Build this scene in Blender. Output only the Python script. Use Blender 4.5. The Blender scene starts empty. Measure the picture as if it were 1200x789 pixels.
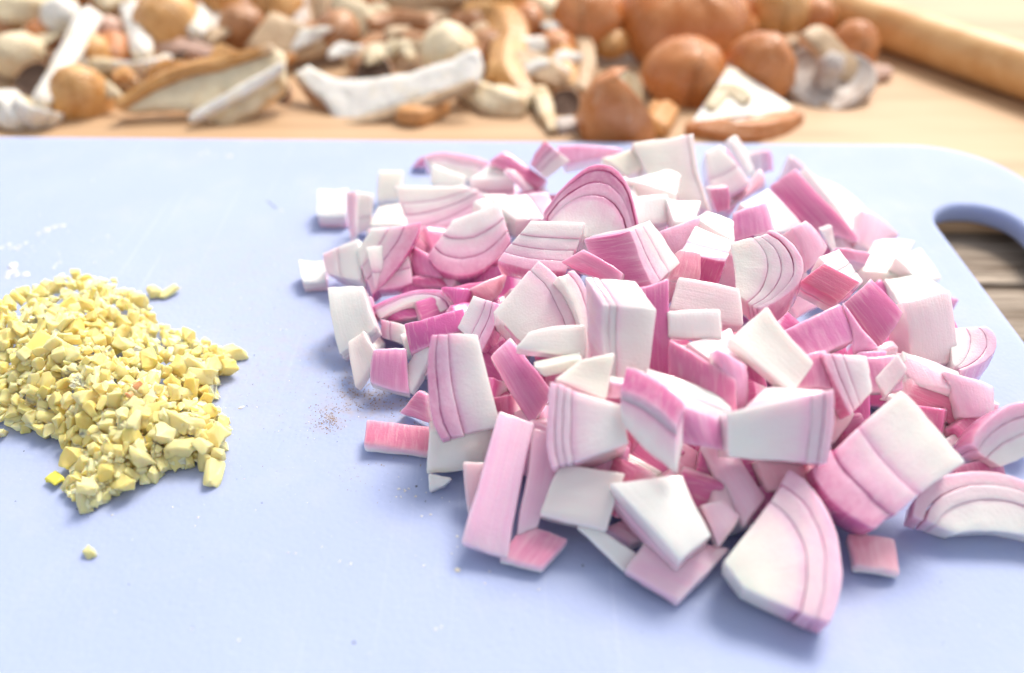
import bpy, bmesh, math, random
from mathutils import Vector, Matrix, Quaternion, noise
from math import radians as R, sin, cos, pi
random.seed(7)
SC = bpy.context.scene
COL = SC.collection
STAINS = ((-3.43, 14.16, 1.2, .8), (-4.18, 13.35, .6, .9), (-2.4, 13.1, 1.2, .6), (-5.7, 15.5, 2.8, .35), (-7.5, 19.4, 3.5, .22))
K = 0.01                                    # tables are in centimetres, the scene in metres

# ------------------------------------------------------------------ camera, sky, sun, exposure
cam_d = bpy.data.cameras.new('camera'); cam = bpy.data.objects.new('camera', cam_d); COL.objects.link(cam)
cam.location = (0, 0, .13); cam.rotation_euler = (R(90 - 38.5), 0, 0)
cam_d.lens = 28.5; cam_d.sensor_width = 36; cam_d.clip_start = .005; cam_d.clip_end = 500
cam_d.dof.use_dof = True; cam_d.dof.focus_distance = .182; cam_d.dof.aperture_fstop = 6.6
SC.camera = cam
SUN_EL, SUN_AZ = R(52), R(30)               # behind the pile, a little to the right
w = bpy.data.worlds.new('World'); SC.world = w; w.use_nodes = True
nt = w.node_tree
sky = nt.nodes.new('ShaderNodeTexSky'); sky.sky_type = 'NISHITA'; sky.sun_disc = False
sky.sun_elevation = SUN_EL; sky.sun_rotation = SUN_AZ; sky.air_density = 1.0; sky.dust_density = 3.0
hs = nt.nodes.new('ShaderNodeHueSaturation'); hs.inputs['Saturation'].default_value = .22   # thin white cloud over the blue
nt.links.new(sky.outputs[0], hs.inputs['Color']); nt.links.new(hs.outputs[0], nt.nodes['Background'].inputs[0]); nt.nodes['Background'].inputs[1].default_value = .135
sun_d = bpy.data.lights.new('sun', 'SUN'); sun_d.energy = 2.4; sun_d.angle = R(22); sun_d.color = (1, .90, .79)
sun = bpy.data.objects.new('sun', sun_d); COL.objects.link(sun)
sd = Vector((sin(SUN_AZ)*cos(SUN_EL), cos(SUN_AZ)*cos(SUN_EL), sin(SUN_EL)))
sun.rotation_euler = (-sd).to_track_quat('-Z', 'Y').to_euler(); sun.location = sd
SC.view_settings.view_transform = 'Standard'; SC.view_settings.look = 'None'
SC.view_settings.exposure = .64; SC.view_settings.gamma = 1; SC.view_settings.use_curve_mapping = False
SC.render.engine = 'CYCLES'; SC.cycles.use_denoising = True; SC.cycles.max_bounces = 12; SC.cycles.diffuse_bounces = 9; SC.cycles.transmission_bounces = 6

# ------------------------------------------------------------------ node helpers
class NT:
    def __init__(s, name):
        s.m = bpy.data.materials.new(name); s.m.use_nodes = True; s.t = s.m.node_tree
        s.b = s.t.nodes['Principled BSDF']; s.x = 0
    def n(s, kind, **kw):
        o = s.t.nodes.new('ShaderNode' + kind)
        for k, v in kw.items(): setattr(o, k, v)
        return o
    def put(s, sock, v):
        if isinstance(v, bpy.types.NodeSocket): s.t.links.new(v, sock)
        elif v is not None: sock.default_value = v
    def math(s, op, a, b=None, clamp=False):
        o = s.n('Math', operation=op, use_clamp=clamp); s.put(o.inputs[0], a)
        if b is not None: s.put(o.inputs[1], b)
        return o.outputs[0]
    def mix(s, f, a, b, mode='MIX'):
        o = s.n('Mix', data_type='RGBA', blend_type=mode); s.put(o.inputs[0], f)
        for i, v in ((6, a), (7, b)):
            s.put(o.inputs[i], (*v, 1) if isinstance(v, tuple) and len(v) == 3 else v)
        return o.outputs[2]
    def ramp(s, f, stops, interp='LINEAR'):
        o = s.n('ValToRGB'); s.put(o.inputs[0], f); e = o.color_ramp.elements
        o.color_ramp.interpolation = interp
        while len(e) < len(stops): e.new(.5)
        for el, (p, c) in zip(e, stops):
            el.position = p; el.color = (c, c, c, 1) if not isinstance(c, tuple) else (*c, 1)
        return o.outputs[0]
    def noise(s, vec, scale, detail=3, rough=.55, dist=0):
        o = s.n('TexNoise'); s.put(o.inputs['Vector'], vec); o.inputs['Scale'].default_value = scale
        o.inputs['Detail'].default_value = detail; o.inputs['Roughness'].default_value = rough; o.inputs['Distortion'].default_value = dist
        return o.outputs[0]
    def attr(s, name): return s.n('Attribute', attribute_name=name).outputs['Vector']
    def sep(s, v):
        o = s.n('SeparateXYZ'); s.put(o.inputs[0], v); return o.outputs
    def comb(s, x, y, z):
        o = s.n('CombineXYZ')
        for i, v in enumerate((x, y, z)): s.put(o.inputs[i], v)
        return o.outputs[0]
    def obj(s): return s.n('TexCoord').outputs['Object']
    def pos(s): return s.n('NewGeometry').outputs['Position']
    def rnd(s): return s.n('ObjectInfo').outputs['Random']
    def scalev(s, v, sc):
        o = s.n('VectorMath', operation='MULTIPLY'); s.put(o.inputs[0], v); o.inputs[1].default_value = sc; return o.outputs[0]
    def add(s, v, c):
        o = s.n('VectorMath', operation='ADD'); s.put(o.inputs[0], v); s.put(o.inputs[1], c); return o.outputs[0]
    def bump(s, h, dist, strength=1):
        o = s.n('Bump'); s.put(o.inputs['Height'], h); o.inputs['Distance'].default_value = dist; o.inputs['Strength'].default_value = strength
        s.t.links.new(o.outputs[0], s.b.inputs['Normal'])
    def set(s, **kw):
        names = dict(color='Base Color', rough='Roughness', sss='Subsurface Weight', sr='Subsurface Radius', ss='Subsurface Scale', coat='Coat Weight', coatr='Coat Roughness', ior='IOR', spec='Specular IOR Level', trans='Transmission Weight', sheen='Sheen Weight')
        for k, v in kw.items(): s.put(s.b.inputs[names[k]], (*v, 1) if k == 'color' and isinstance(v, tuple) and len(v) == 3 else v)

# ------------------------------------------------------------------ materials
def mat_shallot():
    m = NT('shallot_flesh')
    u, v, ww = m.sep(m.attr('uvl')); pk, hu, cr = m.sep(m.attr('tint'))
    rd, gv, _ = m.sep(m.attr('seed'))               # gv: how far out in the bulb, 0 heart .. 1 skin
    off = m.math('MULTIPLY', rd, 37.0)
    warp = m.math('MULTIPLY', m.math('SUBTRACT', m.noise(m.obj(), 160, 2), .5), .35)
    prof = m.ramp(m.math('ADD', gv, warp), [(0, .03), (.22, .18), (.5, .52), (.82, .95), (1, 1.12)])
    seam = m.math('MAXIMUM', m.ramp(v, [(.86, 0.0), (.985, .42)]), m.ramp(v, [(.0, .40), (.10, 0.0)]))
    st = m.noise(m.comb(m.math('ADD', m.math('MULTIPLY', u, 9.0), off), m.math('MULTIPLY', v, 2.0), m.math('MULTIPLY', ww, .8)), 1.0, 4, .6)
    stf = m.ramp(st, [(.28, .82), (.5, 1.0), (.72, 1.12)])
    endp = m.math('SUBTRACT', 1.0, m.math('MULTIPLY', m.math('POWER', m.math('ABSOLUTE', m.math('SUBTRACT', m.math('MULTIPLY', ww, 2.0), 1.0)), 4.0), .3))
    p = m.math('MULTIPLY', m.math('ADD', m.math('MULTIPLY', pk, prof), m.math('MULTIPLY', m.math('MULTIPLY', m.math('ADD', pk, .12), seam), .8)), m.math('MULTIPLY', stf, endp))
    p = m.math('MULTIPLY', p, 1.1)
    white = m.mix(cr, (.97, .955, .94), (.97, .93, .76))
    deep = m.mix(hu, (.66, .16, .42), (.80, .32, .34))
    mid = m.mix(hu, (.93, .57, .76), (.95, .63, .61))
    c = m.mix(m.math('MULTIPLY', p, 2.0, True), white, mid)
    c = m.mix(m.math('SUBTRACT', m.math('MULTIPLY', p, 2.0), 1.0, True), c, deep)
    fib = m.noise(m.comb(m.math('ADD', m.math('MULTIPLY', u, 26.0), off), m.math('MULTIPLY', v, 4.0), m.math('MULTIPLY', ww, 1.5)), 1.0, 3, .6)
    c = m.mix(m.ramp(fib, [(.55, 0.0), (.75, .35)]), c, m.mix(.35, white, mid))
    cells = m.n('TexVoronoi', feature='F1'); m.put(cells.inputs['Vector'], m.obj()); cells.inputs['Scale'].default_value = 2200
    ripple = m.noise(m.obj(), 420, 3, .6)
    h = m.math('ADD', m.math('MULTIPLY', cells.outputs['Distance'], .35), m.math('MULTIPLY', ripple, .7))
    h = m.math('ADD', h, m.math('MULTIPLY', fib, .8))
    m.bump(h, .00013, .8)
    m.set(color=c, rough=m.ramp(ripple, [(.3, .08), (.7, .26)]), sss=.9, sr=(1.0, .72, .76), ss=.0015, ior=1.38, spec=.5, coat=.8, coatr=.05, trans=.08)
    return m.m
def mat_garlic():
    m = NT('garlic_flesh'); r = m.rnd()
    n = m.noise(m.obj(), 260, 3)
    c = m.mix(m.ramp(r, [(0, 0.0), (1, 1.0)]), (1.0, .765, .24), (1.0, .90, .54))
    c = m.mix(m.ramp(n, [(.35, 0), (.7, .6)]), c, (1.0, .82, .31))
    m.bump(m.noise(m.obj(), 900, 4, .65), .00025, .8)
    m.set(color=c, rough=.3, sss=.8, sr=(1, .75, .4), ss=.0012, ior=1.4, coat=.15, coatr=.1); return m.m
def mat_simple(name, col, rough=.5, sss=0, bump=None, brown=None):
    m = NT(name); n = m.noise(m.obj(), 180, 3); t = m.sep(m.attr('uvl'))
    fib = m.noise(m.comb(m.math('MULTIPLY', t[0], 22.0), m.math('MULTIPLY', t[1], 2.0), m.math('MULTIPLY', m.rnd(), 20.0)), 1.0, 4, .6)
    c = m.mix(m.ramp(n, [(.3, 0.0), (.7, 1.0)]), tuple(x*.82 for x in col), col)
    if brown:
        pt = m.noise(m.obj(), 75, 3, .6)
        c = m.mix(m.ramp(pt, [(.5, 0.0), (.68, .75)]), c, brown)
        c = m.mix(m.ramp(fib, [(.5, 0.0), (.7, .4)]), c, tuple((x+y)/2 for x, y in zip(col, brown)))
    m.set(color=c, rough=rough)
    if sss: m.set(sss=sss, sr=(1, .7, .4), ss=.002)
    if bump: m.bump(m.math('ADD', m.noise(m.obj(), bump[0], 4), m.math('MULTIPLY', fib, 1.2)), bump[1])
    return m.m
def mat_plastic():
    m = NT('white_plastic')
    p = m.pos()
    big = m.noise(p, 16, 3)
    grain = m.noise(p, 900, 2)
    vo = m.n('TexVoronoi', feature='SMOOTH_F1'); m.put(vo.inputs['Vector'], p); vo.inputs['Scale'].default_value = 900
    sc1 = m.noise(m.scalev(p, (1, .08, 1)), 900, 2, .5, .3)
    wear = m.ramp(big, [(.35, 0.0), (.65, 1.0)])
    c = m.mix(wear, (.36, .43, .665), (.385, .455, .675))
    for ang, s_ in ((.35, 420), (1.9, 350), (-.5, 500)):
        mp = m.n('Mapping'); m.put(mp.inputs['Vector'], p); mp.inputs['Rotation'].default_value = (0, 0, ang); mp.inputs['Scale'].default_value = (1, .018, 1)
        ln = m.ramp(m.noise(mp.outputs[0], s_, 1, .4), [(.70, 0.0), (.74, 1.0)])
        c = m.mix(m.math('MULTIPLY', m.math('MULTIPLY', ln, wear), .10), c, (.72, .76, .86))
    smud = m.ramp(m.noise(p, 55, 4, .65), [(.52, 0.0), (.75, .35)])
    c = m.mix(smud, c, (.47, .50, .62))
    for (cx, cy, rr, k) in STAINS:
        dv = m.n('VectorMath', operation='DISTANCE'); m.put(dv.inputs[0], p); dv.inputs[1].default_value = (cx*K, cy*K, 0)
        fall = m.math('SUBTRACT', 1.0, m.math('DIVIDE', dv.outputs['Value'], rr*K), True)
        sp = m.ramp(m.noise(p, 330, 4, .7), [(.42, 0.0), (.68, 1.0)])
        c = m.mix(m.math('MULTIPLY', m.math('MULTIPLY', fall, sp), k), c, (.46, .36, .28))
    fleck = m.ramp(m.noise(p, 1500, 2, .6), [(.70, 0.0), (.76, 1.0)])
    c = m.mix(m.math('MULTIPLY', fleck, .5), c, (.86, .88, .9))
    m.bump(m.math('ADD', m.math('MULTIPLY', vo.outputs['Distance'], .8), m.math('ADD', m.math('MULTIPLY', grain, .5), m.math('MULTIPLY', sc1, .35))), .00009, .9)
    m.set(color=c, rough=m.ramp(m.noise(p, 40, 3), [(.3, .55), (.7, .75)]), sss=.5, sr=(1, 1, 1), ss=.006, spec=.2)
    return m.m
def mat_wood(name, c0, c1, c2, sx, rough=.6, scale=60, bump=.0003, axis='x'):
    m = NT(name); p = m.obj()
    v = m.scalev(p, (1/sx, 1, 1) if axis == 'x' else (1, 1/sx, 1))
    v = m.add(v, m.comb(m.math('MULTIPLY', m.rnd(), 11.0), 0, 0))
    g = m.noise(v, scale, 6, .62, .6); f = m.noise(v, scale*7, 4, .6)
    t = m.math('ADD', m.math('MULTIPLY', g, .7), m.math('MULTIPLY', f, .3))
    c = m.mix(m.ramp(t, [(.36, 0.0), (.5, .5), (.64, 1.0)]), c0, c2)
    c = m.mix(m.ramp(g, [(.3, 1.0), (.5, 0.0)]), c, c1)
    m.bump(t, bump); m.set(color=c, rough=rough); return m.m
def mat_cap(name, deep, pale):
    m = NT(name); t = m.sep(m.attr('uvl')); p = m.add(m.obj(), m.comb(m.rnd(), m.rnd(), 0.0))
    n = m.noise(p, 70, 5, .65, .4); f = m.noise(m.comb(m.math('MULTIPLY', t[0], 46.0), m.math('MULTIPLY', t[1], 2.5), m.math('MULTIPLY', m.rnd(), 9.0)), 1.0, 4)
    c = m.mix(m.ramp(n, [(.36, 0.0), (.64, 1.0)]), deep, pale)
    c = m.mix(m.math('MULTIPLY', m.ramp(f, [(.45, 0.0), (.7, 1.0)]), .28), c, pale)
    scuff = m.ramp(m.noise(p, 140, 4, .7, .8), [(.62, 0.0), (.70, .4)])
    c = m.mix(scuff, c, (.78, .62, .44))
    dirt = m.ramp(m.noise(p, 420, 3, .7), [(.64, 0.0), (.70, .8)])
    c = m.mix(dirt, c, (.12, .06, .03))
    c = m.mix(m.ramp(t[1], [(.84, 0.0), (.97, .8)]), c, (.80, .68, .52))
    m.bump(m.math('ADD', m.noise(m.obj(), 500, 4), m.math('MULTIPLY', f, 1.5)), .0003); m.set(color=c, rough=m.ramp(n, [(.3, .2), (.7, .4)]), sss=.1, sr=(1, .5, .3), ss=.002); return m.m
M = dict(sh=mat_shallot(), ga=mat_garlic(), pl=mat_plastic(),
    tan=mat_wood('pale_board_wood', (.48, .30, .165), (.38, .225, .115), (.56, .375, .22), 9, .55, 35, .0002),
    pin=mat_wood('rolling_pin_wood', (.66, .36, .14), (.60, .30, .10), (.76, .48, .22), 12, .4, 50, .0001),
    plank=mat_wood('weathered_plank_wood', (.07, .045, .028), (.20, .14, .09), (.46, .38, .30), 16, .8, 150, .0016),
    cap=mat_cap('brown_cap_skin', (.47, .145, .028), (.64, .28, .11)), tancap=mat_cap('tan_cap_skin', (.50, .22, .05), (.72, .42, .17)),
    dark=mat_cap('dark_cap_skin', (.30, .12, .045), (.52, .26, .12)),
    cream=mat_simple('mushroom_cream', (.84, .72, .50), .5, .25, (300, .0007), (.62, .38, .16)), white=mat_simple('mushroom_white', (.87, .85, .80), .45, .3, (250, .0006), (.80, .68, .48)),
    beige=mat_simple('mushroom_beige', (.68, .50, .32), .5, .2, (250, .0008), (.36, .19, .08)), grey=mat_simple('mushroom_grey', (.64, .57, .52), .5, .2, (250, .0006), (.40, .30, .24)),
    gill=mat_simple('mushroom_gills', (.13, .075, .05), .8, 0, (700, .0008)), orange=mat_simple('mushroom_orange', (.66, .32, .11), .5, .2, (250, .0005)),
    peachy=mat_simple('mushroom_peach', (.74, .50, .40), .5, .2, (250, .0005)),
    grit=mat_simple('brown_grit', (.38, .25, .13), .8), speck=mat_simple('dark_speck', (.10, .08, .07), .8), juice=None,
    green=mat_simple('garlic_sprout', (.80, .74, .10), .35, .4), blush=mat_simple('garlic_blush', (.85, .42, .20), .35, .4))
def mat_juice():
    m = NT('garlic_juice'); m.set(color=(.86, .88, .90), rough=.12, trans=.25, ior=1.35); return m.m
M['juice'] = mat_juice()

# ------------------------------------------------------------------ object helpers
def tag(o, label=None, cat=None, group=None, kind=None):
    for k, v in (('label', label), ('category', cat), ('group', group), ('kind', kind)):
        if v: o[k] = v
    return o
def empty(name, loc):
    o = bpy.data.objects.new(name, None); COL.objects.link(o); o.location = loc; o.empty_display_size = .01; return o
def mesh_obj(name, verts, faces, mat, origin, parent=None, attrs=None, smooth=True):
    """verts in metres, world; stored relative to origin (the thing's base)."""
    me = bpy.data.meshes.new(name)
    me.from_pydata([(v[0]-origin[0], v[1]-origin[1], v[2]-origin[2]) for v in verts], [], faces)
    for k, arr in (attrs or {}).items():
        a = me.attributes.new(k, 'FLOAT_VECTOR', 'POINT')
        a.data.foreach_set('vector', [c for t in arr for c in t])
    if smooth: me.polygons.foreach_set('use_smooth', [True]*len(me.polygons))
    me.materials.append(mat); me.update()
    o = bpy.data.objects.new(name, me); COL.objects.link(o)
    if parent: o.parent = parent
    else: o.location = origin
    return o
def stations(n, a):
    a = min(a, .3); return [0, a*.35, a] + [a + (1-2*a)*i/(n-1) for i in range(1, n-1)] + [1-a, 1-a*.35, 1]
def box_patch(us, vs, ws, fn):
    """Closed surface of the unit cube on the given stations, mapped by fn(u,v,w)->point; returns verts, faces, uvl."""
    idx = {}; verts = []; uvl = []; faces = []
    nu, nv, nw = len(us), len(vs), len(ws)
    def g(i, j, k):
        key = (i, j, k)
        if key not in idx:
            idx[key] = len(verts); p, q = fn(us[i], vs[j], ws[k]); verts.append(p); uvl.append(q)
        return idx[key]
    for i in range(nu-1):
        for j in range(nv-1):
            faces.append((g(i,j,0), g(i,j+1,0), g(i+1,j+1,0), g(i+1,j,0))); k = nw-1
            faces.append((g(i,j,k), g(i+1,j,k), g(i+1,j+1,k), g(i,j+1,k)))
    for i in range(nu-1):
        for k in range(nw-1):
            faces.append((g(i,0,k), g(i+1,0,k), g(i+1,0,k+1), g(i,0,k+1))); j = nv-1
            faces.append((g(i,j,k), g(i,j,k+1), g(i+1,j,k+1), g(i+1,j,k)))
    for j in range(nv-1):
        for k in range(nw-1):
            faces.append((g(0,j,k), g(0,j,k+1), g(0,j+1,k+1), g(0,j+1,k))); i = nu-1
            faces.append((g(i,j,k), g(i,j+1,k), g(i,j+1,k+1), g(i,j,k+1)))
    return verts, faces, uvl
def fix_normals(o):
    bm = bmesh.new(); bm.from_mesh(o.data); bmesh.ops.recalc_face_normals(bm, faces=bm.faces); bm.to_mesh(o.data); bm.free()

# ------------------------------------------------------------------ shallot pieces
def shallot(d, name='shallot_piece', group=None, label=None):
    P00, P10, P11, P01 = [Vector(p) for p in d['P']]; e = Vector(d['e']); mode = d['m']; b0, b1 = d['b']
    if b1 == 0: b1 = {'skin': .11, 'inner': -.05, 'cut': .04}[mode]
    nl = d['nl']; rng = random.Random(str(d['P']))
    c4 = (P00+P10+P11+P01)/4
    nrm = ((P11-P00).cross(P01-P10)).normalized()
    if nrm.dot(e) > 0: nrm = -nrm
    Lu = max((P10-P00).length, (P11-P01).length); Lq = max((P01-P00).length, (P11-P10).length)
    outd = ((P01+P11)-(P00+P10)); outd = outd.normalized() if outd.length > 1e-6 else nrm
    if d['fr']: br = [0]+list(d['fr'])+[1]
    else:
        br = [0]
        for i in range(nl): br.append(br[-1]+(1.5 if (i == 0 and mode == 'cut') else 1)*rng.uniform(.85, 1.15))
        br = [x/br[-1] for x in br]
    nl = len(br)-1
    def f(u): return max(0, 1-(2*u-1)**2)**.8
    def bil(a, b): return (P00*(1-a)+P10*a)*(1-b)+(P01*(1-a)+P11*a)*b
    lo = Vector((c4.x, c4.y, 0))
    zs = min(min(p.z for p in (P00,P10,P11,P01)), min((p+e).z for p in (P00,P10,P11,P01)))
    origin = Vector((c4.x+e.x/2, c4.y+e.y/2, max(zs, 0)))*K
    root = empty(name, origin) if nl > 1 else None
    sd = Vector((rng.uniform(-50, 50), rng.uniform(-50, 50), rng.uniform(-50, 50)))
    seed = (rng.random(), rng.random(), 0)
    Le = e.length
    for l in range(nl):
        v0, v1 = br[l], br[l+1]
        dv = (Lq if mode == 'cut' else Le)
        gap = .002/max(dv, .1)
        if nl > 1:
            if l > 0: v0 += gap
            if l < nl-1: v1 -= gap
        slip = rng.uniform(-.022, .006) if nl > 1 else 0
        uslip = rng.uniform(-.03, .03) if nl > 1 else 0
        Lv = (v1-v0)*dv; Lw = Le if mode == 'cut' else Lq
        r = min(.065 if nl == 1 else .026, .3*min(Lu, Lv, Lw))
        def fn(u, v, w_):
            q = Vector((u*Lu, v*Lv, w_*Lw))
            cq = Vector((min(max(q.x, r), Lu-r), min(max(q.y, r), Lv-r), min(max(q.z, r), Lw-r)))
            dd = q-cq
            if dd.length > 1e-9: q = cq+dd.normalized()*r
            uu, vl, wl = q.x/Lu, q.y/Lv, q.z/Lw
            vv = v0+(v1-v0)*vl
            us_ = uu+uslip*(1 if mode != 'cut' else .6)
            if mode == 'cut':
                p = bil(us_, vv)+outd*((b0+(b1-b0)*vv)*f(uu)*Lu)+e*(wl+slip/max(Le, .1)) - outd*(.10*Le*(wl**2)*vv)
            else:
                dep = (1-vv) if mode == 'skin' else vv
                p = bil(us_, wl)+e*dep+nrm*(b1*f(uu)*Lu)+nrm*(.03*Lq*(1-(2*wl-1)**2))
                p += (P01-P00).normalized()*slip*.6
            n1 = noise.noise_vector((p+sd)*.9)*.06+noise.noise_vector((p+sd)*3.2)*.018+noise.noise_vector((p-sd)*11)*.011
            edge = 1 if dd.length < 1e-9 else 1.0
            p = p+n1*edge
            if p.z < .004: p.z = .004
            return p*K, (uu, vl, wl)
        nu = 13 if (mode == 'cut' and abs(b1) > .12) else 8
        vs, fs, uvl = box_patch(stations(nu, r/Lu), stations(4, r/Lv), stations(6, r/Lw), fn)
        gvs = [v0+(v1-v0)*b for a, b, c_ in uvl]
        if mode == 'inner' and nl == 1: gvs = [.9]*len(vs); uvl = [(a, .1+.8*b, c_) for a, b, c_ in uvl]
        if l == 0: uvl = [(a, .1+.9*b, c_) for a, b, c_ in uvl]
        if l == nl-1: uvl = [(a, min(b, 1)*.9, c_) for a, b, c_ in uvl]
        tint = (d['pk'], d['hu'], d['cr'])
        o = mesh_obj('layer' if root else name, vs, fs, M['sh'], origin, root, dict(uvl=uvl, tint=[tint]*len(vs), seed=[(seed[0], g_, 0) for g_ in gvs]))
        fix_normals(o)
        if not root: root = o
    return tag(root, label or d['label'], 'shallot', group)

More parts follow.
